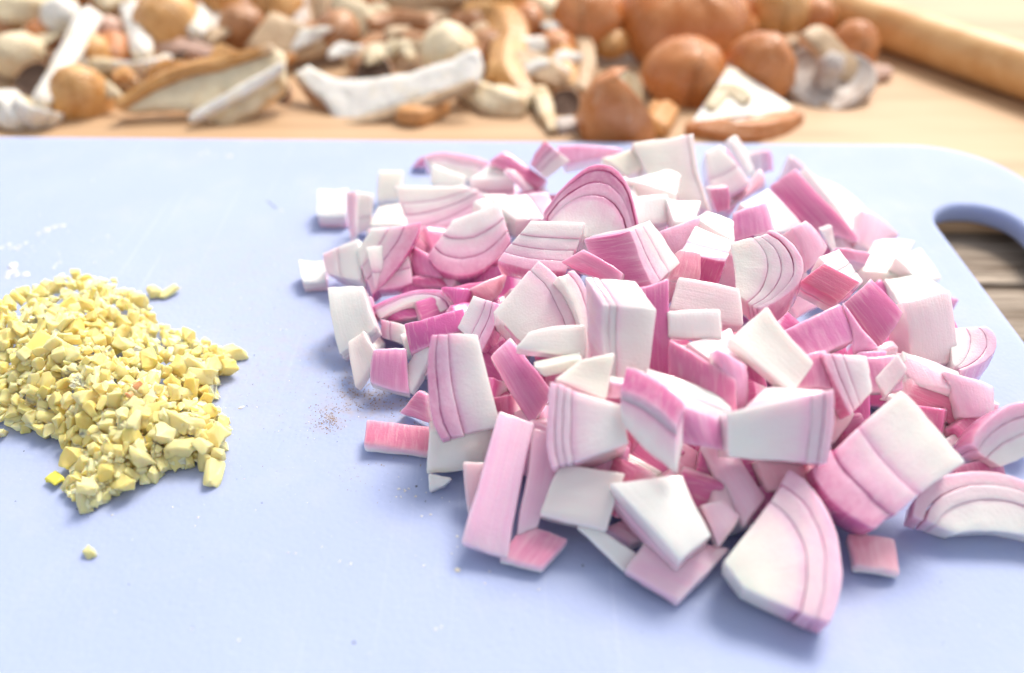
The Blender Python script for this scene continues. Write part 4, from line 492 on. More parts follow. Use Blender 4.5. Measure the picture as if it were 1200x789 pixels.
{'m':'skin','P':[[0.696,13.251,0.391],[1.789,12.88,0.665],[1.912,13.545,1.333],[0.71,13.954,1.031]],'e':[0.207,0.334,-0.371],'nl':1,'b':[0,0.06],'pk':0.99,'hu':0.28,'cr':0.2,'fr':None,'label':'buried pink shallot piece glimpsed between the upper ones'},
{'m':'skin','P':[[2.298,13.331,1.618],[1.511,13.497,0.842],[1.798,12.823,0.327],[2.663,12.64,1.18]],'e':[0.387,0.399,-0.307],'nl':1,'b':[0,0.06],'pk':1.06,'hu':0.37,'cr':0.2,'fr':None,'label':'buried pink shallot piece glimpsed between the upper ones'},
{'m':'skin','P':[[7.761,13.019,1.173],[6.645,13.354,1.066],[6.404,12.597,0.568],[7.631,12.228,0.686]],'e':[0.147,0.314,-0.548],'nl':1,'b':[0,0.06],'pk':1.03,'hu':0.08,'cr':0.2,'fr':None,'label':'buried pink shallot piece glimpsed between the upper ones'},
{'m':'skin','P':[[3.616,20.25,1.622],[2.906,20.119,1.025],[3.094,19.406,0.884],[3.875,19.55,1.541]],'e':[0.434,0.226,-0.567],'nl':1,'b':[0,0.06],'pk':0.37,'hu':0.16,'cr':0.2,'fr':None,'label':'buried pale shallot piece glimpsed between the upper ones'},
{'m':'skin','P':[[5.925,16.917,1.578],[5.499,16.003,1.025],[6.325,15.603,0.93],[6.794,16.609,1.539]],'e':[0.092,0.339,-0.631],'nl':1,'b':[0,0.06],'pk':1.02,'hu':0.0,'cr':0.2,'fr':None,'label':'buried pink shallot piece glimpsed between the upper ones'},
{'m':'skin','P':[[4.248,11.618,0.511],[5.334,11.194,0.69],[5.509,11.782,1.41],[4.314,12.247,1.213]],'e':[0.283,0.518,-0.491],'nl':1,'b':[0,0.06],'pk':1.09,'hu':0.03,'cr':0.2,'fr':None,'label':'buried pink shallot piece glimpsed between the upper ones'},
{'m':'skin','P':[[2.868,12.648,1.193],[2.048,12.771,0.972],[2.035,12.228,0.55],[2.937,12.092,0.794]],'e':[0.205,0.407,-0.53],'nl':1,'b':[0,0.06],'pk':0.97,'hu':0.31,'cr':0.2,'fr':None,'label':'buried pink shallot piece glimpsed between the upper ones'},
{'m':'skin','P':[[9.632,16.28,0.743],[10.065,15.828,0.652],[10.43,16.085,0.891],[9.954,16.582,0.992]],'e':[0.193,0.313,-0.632],'nl':1,'b':[0,0.06],'pk':0.33,'hu':0.04,'cr':0.2,'fr':None,'label':'buried pale shallot piece glimpsed between the upper ones'},
{'m':'skin','P':[[1.819,12.037,1.159],[0.938,12.043,0.956],[1.024,11.627,0.368],[1.993,11.621,0.592]],'e':[0.084,0.51,-0.348],'nl':1,'b':[0,0.06],'pk':1.15,'hu':0.03,'cr':0.2,'fr':None,'label':'buried pink shallot piece glimpsed between the upper ones'},
{'m':'skin','P':[[3.624,13.505,1.495],[4.057,13.164,0.636],[4.647,13.731,0.648],[4.17,14.106,1.592]],'e':[-0.45,0.476,-0.416],'nl':1,'b':[0,0.06],'pk':0.93,'hu':0.32,'cr':0.2,'fr':None,'label':'buried pink shallot piece glimpsed between the upper ones'},
{'m':'skin','P':[[7.681,11.89,0.429],[7.38,12.44,1.047],[6.753,12.117,1.092],[7.085,11.511,0.412]],'e':[-0.199,0.331,-0.392],'nl':1,'b':[0,0.06],'pk':0.84,'hu':0.18,'cr':0.2,'fr':None,'label':'buried pink shallot piece glimpsed between the upper ones'},
{'m':'skin','P':[[0.97,12.862,0.963],[0.223,12.296,1.297],[0.432,11.669,0.849],[1.254,12.292,0.482]],'e':[-0.364,0.208,-0.462],'nl':1,'b':[0,0.06],'pk':0.42,'hu':0.05,'cr':0.2,'fr':None,'label':'buried pale shallot piece glimpsed between the upper ones'},
{'m':'skin','P':[[5.972,13.558,0.649],[6.883,13.905,1.09],[6.527,14.626,1.39],[5.524,14.244,0.905]],'e':[0.172,0.347,-0.629],'nl':1,'b':[0,0.06],'pk':0.86,'hu':0.2,'cr':0.2,'fr':None,'label':'buried pink shallot piece glimpsed between the upper ones'},
{'m':'skin','P':[[2.334,12.869,1.355],[2.701,11.989,0.771],[3.52,12.334,0.657],[3.117,13.303,1.299]],'e':[-0.153,0.221,-0.429],'nl':1,'b':[0,0.06],'pk':1.15,'hu':0.4,'cr':0.2,'fr':None,'label':'buried pink shallot piece glimpsed between the upper ones'},
{'m':'skin','P':[[-2.385,16.218,1.206],[-2.095,15.579,0.395],[-1.294,15.889,0.366],[-1.613,16.593,1.258]],'e':[-0.155,0.368,-0.346],'nl':1,'b':[0,0.06],'pk':1.04,'hu':0.14,'cr':0.2,'fr':None,'label':'buried pink shallot piece glimpsed between the upper ones'},
{'m':'skin','P':[[0.356,11.915,1.366],[0.027,11.4,0.394],[0.765,10.85,0.367],[1.128,11.416,1.436]],'e':[0.322,0.449,-0.347],'nl':1,'b':[0,0.06],'pk':0.4,'hu':0.23,'cr':0.2,'fr':None,'label':'buried pale shallot piece glimpsed between the upper ones'},
{'m':'skin','P':[[1.425,13.393,0.978],[2.296,13.65,0.624],[2.405,14.208,1.161],[1.446,13.924,1.552]],'e':[-0.244,0.368,-0.332],'nl':1,'b':[0,0.06],'pk':0.98,'hu':0.29,'cr':0.2,'fr':None,'label':'buried pink shallot piece glimpsed between the upper ones'},
{'m':'skin','P':[[2.531,18.015,1.271],[3.186,17.207,0.992],[3.903,17.666,1.136],[3.182,18.556,1.443]],'e':[-0.008,0.189,-0.565],'nl':1,'b':[0,0.06],'pk':1.05,'hu':0.04,'cr':0.2,'fr':None,'label':'buried pink shallot piece glimpsed between the upper ones'},
{'m':'skin','P':[[-0.114,12.606,0.35],[0.059,13.411,0.687],[-0.438,13.353,1.196],[-0.627,12.468,0.825]],'e':[-0.364,0.216,-0.33],'nl':1,'b':[0,0.06],'pk':0.88,'hu':0.39,'cr':0.2,'fr':None,'label':'buried pink shallot piece glimpsed between the upper ones'},
{'m':'skin','P':[[0.146,16.102,0.988],[0.833,16.516,0.725],[0.669,17.083,1.055],[-0.087,16.628,1.344]],'e':[-0.291,0.187,-0.467],'nl':1,'b':[0,0.06],'pk':0.29,'hu':0.07,'cr':0.2,'fr':None,'label':'buried pale shallot piece glimpsed between the upper ones'},
{'m':'skin','P':[[5.552,15.565,1.374],[4.829,15.86,1.829],[4.361,15.616,1.332],[5.157,15.291,0.832]],'e':[0.043,0.689,-0.379],'nl':1,'b':[0,0.06],'pk':0.99,'hu':0.33,'cr':0.2,'fr':None,'label':'buried pink shallot piece glimpsed between the upper ones'},
{'m':'skin','P':[[8.105,17.91,1.021],[8.243,17.165,0.642],[8.914,17.262,0.601],[8.763,18.082,1.018]],'e':[-0.062,0.227,-0.468],'nl':1,'b':[0,0.06],'pk':0.87,'hu':0.19,'cr':0.2,'fr':None,'label':'buried pink shallot piece glimpsed between the upper ones'},
{'m':'skin','P':[[6.568,15.765,1.324],[5.926,15.122,1.058],[6.439,14.683,0.711],[7.145,15.391,1.003]],'e':[-0.106,0.356,-0.608],'nl':1,'b':[0,0.06],'pk':1.08,'hu':0.09,'cr':0.2,'fr':None,'label':'buried pink shallot piece glimpsed between the upper ones'},
{'m':'skin','P':[[3.631,10.554,0.379],[3.95,11.382,0.812],[3.325,11.429,1.295],[2.974,10.518,0.819]],'e':[-0.256,0.286,-0.359],'nl':1,'b':[0,0.06],'pk':0.39,'hu':0.26,'cr':0.2,'fr':None,'label':'buried pale shallot piece glimpsed between the upper ones'},
{'m':'skin','P':[[-0.707,16.516,1.009],[-0.463,15.778,0.562],[0.226,15.976,0.52],[-0.042,16.788,1.012]],'e':[-0.107,0.268,-0.5],'nl':1,'b':[0,0.06],'pk':0.95,'hu':0.0,'cr':0.2,'fr':None,'label':'buried pink shallot piece glimpsed between the upper ones'},
{'m':'skin','P':[[1.62,16.825,1.444],[0.583,16.729,1.297],[0.671,16.176,0.667],[1.811,16.282,0.829]],'e':[0.015,0.476,-0.416],'nl':1,'b':[0,0.06],'pk':1.11,'hu':0.22,'cr':0.2,'fr':None,'label':'buried pink shallot piece glimpsed between the upper ones'},
{'m':'skin','P':[[10.08,14.486,1.003],[10.091,13.917,0.726],[10.52,14.013,0.473],[10.508,14.639,0.777]],'e':[-0.315,0.214,-0.453],'nl':1,'b':[0,0.06],'pk':0.99,'hu':0.36,'cr':0.2,'fr':None,'label':'buried pink shallot piece glimpsed between the upper ones'},
{'m':'skin','P':[[9.271,13.821,1.104],[8.75,13.182,0.977],[9.11,12.935,0.471],[9.683,13.638,0.61]],'e':[-0.367,0.388,-0.451],'nl':1,'b':[0,0.06],'pk':0.29,'hu':0.17,'cr':0.2,'fr':None,'label':'buried pale shallot piece glimpsed between the upper ones'},
{'m':'skin','P':[[8.245,12.344,0.453],[8.968,11.896,0.727],[9.076,12.326,1.29],[8.28,12.818,0.988]],'e':[0.446,0.455,-0.433],'nl':1,'b':[0,0.06],'pk':1.0,'hu':0.31,'cr':0.2,'fr':None,'label':'buried pink shallot piece glimpsed between the upper ones'},
{'m':'skin','P':[[4.347,14.688,0.954],[3.605,14.891,1.537],[3.242,14.225,1.388],[4.058,14.001,0.747]],'e':[-0.269,0.242,-0.426],'nl':1,'b':[0,0.06],'pk':1.1,'hu':0.3,'cr':0.2,'fr':None,'label':'buried pink shallot piece glimpsed between the upper ones'},
{'m':'skin','P':[[4.201,11.732,1.286],[3.585,11.524,0.77],[3.877,10.956,0.583],[4.555,11.185,1.151]],'e':[0.348,0.365,-0.563],'nl':1,'b':[0,0.06],'pk':1.19,'hu':0.2,'cr':0.2,'fr':None,'label':'buried pink shallot piece glimpsed between the upper ones'},
{'m':'skin','P':[[-0.97,21.999,0.751],[0.126,22.015,0.541],[0.229,22.849,0.848],[-0.976,22.831,1.079]],'e':[-0.103,0.205,-0.521],'nl':1,'b':[0,0.06],'pk':0.36,'hu':0.24,'cr':0.2,'fr':None,'label':'buried pale shallot piece glimpsed between the upper ones'},
{'m':'skin','P':[[5.695,11.953,1.184],[4.899,11.558,1.006],[5.142,11.236,0.402],[6.018,11.672,0.597]],'e':[-0.196,0.563,-0.378],'nl':1,'b':[0,0.06],'pk':1.06,'hu':0.2,'cr':0.2,'fr':None,'label':'buried pink shallot piece glimpsed between the upper ones'},
{'m':'skin','P':[[-2.023,17.849,0.876],[-2.856,17.645,0.999],[-2.847,17.138,0.524],[-1.931,17.362,0.389]],'e':[-0.139,0.343,-0.369],'nl':1,'b':[0,0.06],'pk':1.01,'hu':0.1,'cr':0.2,'fr':None,'label':'buried pink shallot piece glimpsed between the upper ones'},
{'m':'skin','P':[[9.394,16.765,0.599],[9.894,17.124,0.852],[9.568,17.488,1.066],[9.018,17.094,0.788]],'e':[0.026,0.323,-0.509],'nl':1,'b':[0,0.06],'pk':1.0,'hu':0.06,'cr':0.2,'fr':None,'label':'buried pink shallot piece glimpsed between the upper ones'},
{'m':'skin','P':[[3.178,17.135,1.419],[3.918,16.714,0.669],[4.62,17.175,1.018],[3.806,17.638,1.843]],'e':[-0.12,0.474,-0.384],'nl':1,'b':[0,0.06],'pk':0.37,'hu':0.35,'cr':0.2,'fr':None,'label':'buried pale shallot piece glimpsed between the upper ones'},
{'m':'skin','P':[[6.239,14.633,0.958],[5.39,14.873,1.468],[5.022,14.166,1.291],[5.956,13.901,0.729]],'e':[-0.237,0.252,-0.512],'nl':1,'b':[0,0.06],'pk':0.87,'hu':0.32,'cr':0.2,'fr':None,'label':'buried pink shallot piece glimpsed between the upper ones'},
{'m':'skin','P':[[2.189,11.763,1.361],[1.365,11.143,1.036],[1.798,10.832,0.352],[2.704,11.514,0.71]],'e':[-0.205,0.446,-0.332],'nl':1,'b':[0,0.06],'pk':0.98,'hu':0.35,'cr':0.2,'fr':None,'label':'buried pink shallot piece glimpsed between the upper ones'},
{'m':'skin','P':[[8.616,13.317,1.476],[7.745,13.889,1.12],[7.506,13.27,0.539],[8.464,12.641,0.93]],'e':[0.424,0.323,-0.519],'nl':1,'b':[0,0.06],'pk':0.92,'hu':0.15,'cr':0.2,'fr':None,'label':'buried pink shallot piece glimpsed between the upper ones'},
{'m':'skin','P':[[8.805,14.099,0.964],[9.355,13.98,0.729],[9.56,14.375,0.931],[8.955,14.506,1.189]],'e':[-0.17,0.393,-0.597],'nl':1,'b':[0,0.06],'pk':0.36,'hu':0.23,'cr':0.2,'fr':None,'label':'buried pale shallot piece glimpsed between the upper ones'},
{'m':'skin','P':[[2.85,19.001,1.662],[2.116,19.263,1.031],[2.288,18.679,0.507],[3.096,18.39,1.201]],'e':[0.474,0.462,-0.359],'nl':1,'b':[0,0.06],'pk':0.87,'hu':0.16,'cr':0.2,'fr':None,'label':'buried pink shallot piece glimpsed between the upper ones'},
{'m':'skin','P':[[3.926,20.249,1.253],[4.835,20.568,1.051],[4.706,21.283,1.358],[3.706,20.932,1.581]],'e':[-0.17,0.177,-0.483],'nl':1,'b':[0,0.06],'pk':1.12,'hu':0.08,'cr':0.2,'fr':None,'label':'buried pink shallot piece glimpsed between the upper ones'},
{'m':'skin','P':[[-2.23,19.083,0.838],[-1.35,19.514,0.519],[-1.513,20.239,0.881],[-2.481,19.764,1.232]],'e':[-0.273,0.188,-0.499],'nl':1,'b':[0,0.06],'pk':0.95,'hu':0.36,'cr':0.2,'fr':None,'label':'buried pink shallot piece glimpsed between the upper ones'},
{'m':'skin','P':[[7.311,14.698,0.62],[7.899,15.198,1.032],[7.412,15.552,1.391],[6.765,15.002,0.938]],'e':[-0.04,0.488,-0.534],'nl':1,'b':[0,0.06],'pk':0.36,'hu':0.28,'cr':0.2,'fr':None,'label':'buried pale shallot piece glimpsed between the upper ones'},
{'m':'skin','P':[[3.402,12.162,0.908],[2.541,11.837,1.342],[2.374,11.314,0.738],[3.321,11.672,0.261]],'e':[-0.257,0.36,-0.241],'nl':1,'b':[0,0.06],'pk':1.18,'hu':0.39,'cr':0.2,'fr':None,'label':'buried pink shallot piece glimpsed between the upper ones'},
{'m':'skin','P':[[-0.755,14.407,1.318],[-1.118,13.391,1.03],[-0.397,13.214,0.529],[0.002,14.332,0.846]],'e':[-0.293,0.249,-0.509],'nl':1,'b':[0,0.06],'pk':1.0,'hu':0.01,'cr':0.2,'fr':None,'label':'buried pink shallot piece glimpsed between the upper ones'},
{'m':'skin','P':[[3.229,10.467,1.329],[2.942,10.015,0.428],[3.711,9.715,0.273],[4.027,10.212,1.263]],'e':[0.116,0.429,-0.253],'nl':1,'b':[0,0.06],'pk':1.19,'hu':0.14,'cr':0.2,'fr':None,'label':'buried pink shallot piece glimpsed between the upper ones'},
{'m':'skin','P':[[9.434,19.091,0.698],[9.974,19.533,0.418],[9.796,20.013,0.733],[9.203,19.528,1.041]],'e':[-0.322,0.142,-0.398],'nl':1,'b':[0,0.06],'pk':0.28,'hu':0.17,'cr':0.2,'fr':None,'label':'buried pale shallot piece glimpsed between the upper ones'},
{'m':'skin','P':[[-0.36,13.118,1.409],[-1.322,13.638,1.17],[-1.578,13.012,0.581],[-0.521,12.441,0.844]],'e':[0.348,0.386,-0.561],'nl':1,'b':[0,0.06],'pk':1.05,'hu':0.1,'cr':0.2,'fr':None,'label':'buried pink shallot piece glimpsed between the upper ones'},
{'m':'skin','P':[[7.615,11.79,1.473],[7.127,11.143,0.838],[7.809,10.97,0.407],[8.345,11.682,1.106]],'e':[-0.124,0.474,-0.387],'nl':1,'b':[0,0.06],'pk':1.11,'hu':0.39,'cr':0.2,'fr':None,'label':'buried pink shallot piece glimpsed between the upper ones'},
{'m':'skin','P':[[7.748,21.594,0.924],[6.977,21.584,1.009],[6.904,21.09,0.64],[7.751,21.1,0.546]],'e':[-0.063,0.402,-0.526],'nl':1,'b':[0,0.06],'pk':1.16,'hu':0.22,'cr':0.2,'fr':None,'label':'buried pink shallot piece glimpsed between the upper ones'},
{'m':'skin','P':[[3.127,17.268,1.337],[2.136,17.04,1.576],[2.1,16.397,1.041],[3.19,16.647,0.778]],'e':[-0.17,0.332,-0.388],'nl':1,'b':[0,0.06],'pk':0.38,'hu':0.11,'cr':0.2,'fr':None,'label':'buried pale shallot piece glimpsed between the upper ones'},
{'m':'skin','P':[[1.761,12.934,1.376],[0.977,12.602,0.931],[1.381,12.246,0.381],[2.243,12.611,0.87]],'e':[-0.021,0.534,-0.361],'nl':1,'b':[0,0.06],'pk':0.88,'hu':0.14,'cr':0.2,'fr':None,'label':'buried pink shallot piece glimpsed between the upper ones'},
{'m':'skin','P':[[0.145,21.864,1.151],[0.221,21.369,0.359],[0.906,21.111,0.531],[0.822,21.656,1.402]],'e':[0.307,0.59,-0.339],'nl':1,'b':[0,0.06],'pk':0.9,'hu':0.24,'cr':0.2,'fr':None,'label':'buried pink shallot piece glimpsed between the upper ones'},
{'m':'skin','P':[[-0.921,17.317,0.323],[0.041,16.986,0.779],[-0.05,17.516,1.493],[-1.109,17.88,0.992]],'e':[0.302,0.46,-0.303],'nl':1,'b':[0,0.06],'pk':0.86,'hu':0.01,'cr':0.2,'fr':None,'label':'buried pink shallot piece glimpsed between the upper ones'},
{'m':'skin','P':[[5.275,10.008,1.307],[5.359,9.091,0.83],[6.099,9.273,0.496],[6.007,10.282,1.02]],'e':[-0.27,0.223,-0.476],'nl':1,'b':[0,0.06],'pk':0.38,'hu':0.1,'cr':0.2,'fr':None,'label':'buried pale shallot piece glimpsed between the upper ones'},
{'m':'skin','P':[[4.082,12.391,0.69],[4.342,13.407,1.033],[3.517,13.711,0.934],[3.231,12.593,0.557]],'e':[0.106,0.133,-0.475],'nl':1,'b':[0,0.06],'pk':0.94,'hu':0.25,'cr':0.2,'fr':None,'label':'buried pink shallot piece glimpsed between the upper ones'},
{'m':'skin','P':[[8.364,14.614,1.123],[9.406,14.719,0.654],[9.555,15.545,1.029],[8.409,15.43,1.546]],'e':[-0.32,0.346,-0.634],'nl':1,'b':[0,0.06],'pk':1.2,'hu':0.16,'cr':0.2,'fr':None,'label':'buried pink shallot piece glimpsed between the upper ones'},
{'m':'skin','P':[[1.394,14.42,0.813],[2.281,14.829,1.08],[1.949,15.541,1.285],[0.973,15.091,0.99]],'e':[0.088,0.221,-0.628],'nl':1,'b':[0,0.06],'pk':1.0,'hu':0.07,'cr':0.2,'fr':None,'label':'buried pink shallot piece glimpsed between the upper ones'},
{'m':'skin','P':[[-3.286,19.477,0.313],[-3.379,19.964,1.095],[-4.087,19.762,1.191],[-3.984,19.226,0.331]],'e':[-0.165,0.439,-0.293],'nl':1,'b':[0,0.06],'pk':0.41,'hu':0.33,'cr':0.2,'fr':None,'label':'buried pale shallot piece glimpsed between the upper ones'},
{'m':'skin','P':[[6.29,18.004,1.808],[6.178,17.189,1.024],[6.963,17.398,0.613],[7.086,18.294,1.475]],'e':[-0.335,0.444,-0.413],'nl':1,'b':[0,0.06],'pk':0.92,'hu':0.25,'cr':0.2,'fr':None,'label':'buried pink shallot piece glimpsed between the upper ones'},
{'m':'skin','P':[[6.721,12.863,1.423],[5.775,12.303,1.126],[6.232,11.656,0.672],[7.273,12.272,0.999]],'e':[-0.047,0.424,-0.652],'nl':1,'b':[0,0.06],'pk':0.81,'hu':0.23,'cr':0.2,'fr':None,'label':'buried pink shallot piece glimpsed between the upper ones'},
{'m':'skin','P':[[5.253,17.49,0.952],[5.017,18.212,1.382],[4.418,17.932,1.612],[4.678,17.138,1.139]],'e':[-0.293,0.208,-0.509],'nl':1,'b':[0,0.06],'pk':0.84,'hu':0.18,'cr':0.2,'fr':None,'label':'buried pink shallot piece glimpsed between the upper ones'},
{'m':'skin','P':[[2.742,9.881,0.516],[3.44,10.204,0.852],[3.102,10.617,1.262],[2.334,10.262,0.892]],'e':[0.009,0.498,-0.496],'nl':1,'b':[0,0.06],'pk':0.34,'hu':0.22,'cr':0.2,'fr':None,'label':'buried pale shallot piece glimpsed between the upper ones'},
{'m':'skin','P':[[10.905,15.538,0.748],[10.833,16.304,0.946],[10.226,16.241,1.126],[10.305,15.399,0.909]],'e':[-0.233,0.166,-0.728],'nl':1,'b':[0,0.06],'pk':0.87,'hu':0.21,'cr':0.2,'fr':None,'label':'buried pink shallot piece glimpsed between the upper ones'},
{'m':'skin','P':[[1.469,11.085,1.244],[0.857,11.011,0.709],[1.182,10.586,0.333],[1.856,10.667,0.921]],'e':[0.22,0.444,-0.313],'nl':1,'b':[0,0.06],'pk':1.07,'hu':0.21,'cr':0.2,'fr':None,'label':'buried pink shallot piece glimpsed between the upper ones'},
{'m':'skin','P':[[-0.85,12.279,0.311],[0.031,12.001,0.843],[-0.065,12.616,1.429],[-1.034,12.921,0.843]],'e':[0.276,0.32,-0.291],'nl':1,'b':[0,0.06],'pk':0.95,'hu':0.27,'cr':0.2,'fr':None,'label':'buried pink shallot piece glimpsed between the upper ones'},
{'m':'skin','P':[[3.166,13.936,1.411],[2.808,13.223,0.83],[3.524,13.007,0.571],[3.917,13.792,1.209]],'e':[-0.048,0.409,-0.473],'nl':1,'b':[0,0.06],'pk':0.42,'hu':0.14,'cr':0.2,'fr':None,'label':'buried pale shallot piece glimpsed between the upper ones'},
{'m':'skin','P':[[3.415,11.114,0.413],[4.05,11.75,0.535],[3.65,12.122,1.014],[2.952,11.422,0.88]],'e':[-0.208,0.283,-0.393],'nl':1,'b':[0,0.06],'pk':0.87,'hu':0.28,'cr':0.2,'fr':None,'label':'buried pink shallot piece glimpsed between the upper ones'},
{'m':'skin','P':[[4.232,10.235,0.512],[4.499,10.923,1.21],[3.733,11.16,1.344],[3.438,10.403,0.578]],'e':[0.06,0.476,-0.492],'nl':1,'b':[0,0.06],'pk':1.1,'hu':0.1,'cr':0.2,'fr':None,'label':'buried pink shallot piece glimpsed between the upper ones'},
{'m':'skin','P':[[9.902,12.98,0.387],[9.534,13.518,1.031],[9.087,12.992,1.279],[9.491,12.401,0.571]],'e':[-0.4,0.167,-0.367],'nl':1,'b':[0,0.06],'pk':0.91,'hu':0.01,'cr':0.2,'fr':None,'label':'buried pink shallot piece glimpsed between the upper ones'},
{'m':'skin','P':[[8.705,22.847,1.215],[8.073,22.577,0.91],[8.366,22.2,0.542],[9.062,22.498,0.877]],'e':[0.025,0.529,-0.522],'nl':1,'b':[0,0.06],'pk':0.31,'hu':0.13,'cr':0.2,'fr':None,'label':'buried pale shallot piece glimpsed between the upper ones'},
{'m':'skin','P':[[1.962,9.958,0.631],[2.326,10.436,1.414],[1.948,11.109,1.24],[1.548,10.583,0.379]],'e':[0.515,0.197,-0.359],'nl':1,'b':[0,0.06],'pk':1.07,'hu':0.4,'cr':0.2,'fr':None,'label':'buried pink shallot piece glimpsed between the upper ones'},
{'m':'skin','P':[[7.33,13.446,0.863],[6.601,14.095,1.435],[5.877,13.626,1.156],[6.679,12.912,0.527]],'e':[-0.055,0.385,-0.507],'nl':1,'b':[0,0.06],'pk':0.88,'hu':0.07,'cr':0.2,'fr':None,'label':'buried pink shallot piece glimpsed between the upper ones'},
{'m':'skin','P':[[3.478,18.565,1.072],[4.44,18.85,0.672],[4.647,19.33,1.363],[3.589,19.016,1.803]],'e':[-0.259,0.497,-0.267],'nl':1,'b':[0,0.06],'pk':1.11,'hu':0.11,'cr':0.2,'fr':None,'label':'buried pink shallot piece glimpsed between the upper ones'},
{'m':'skin','P':[[-1.356,18.497,0.752],[-0.553,19.005,0.387],[-0.646,19.627,0.907],[-1.529,19.068,1.308]],'e':[-0.33,0.258,-0.367],'nl':1,'b':[0,0.06],'pk':0.39,'hu':0.36,'cr':0.2,'fr':None,'label':'buried pale shallot piece glimpsed between the upper ones'},
{'m':'skin','P':[[-1.5,16.877,1.234],[-1.373,16.083,0.448],[-0.474,16.157,0.439],[-0.615,17.03,1.304]],'e':[-0.038,0.409,-0.419],'nl':1,'b':[0,0.06],'pk':0.97,'hu':0.2,'cr':0.2,'fr':None,'label':'buried pink shallot piece glimpsed between the upper ones'}]
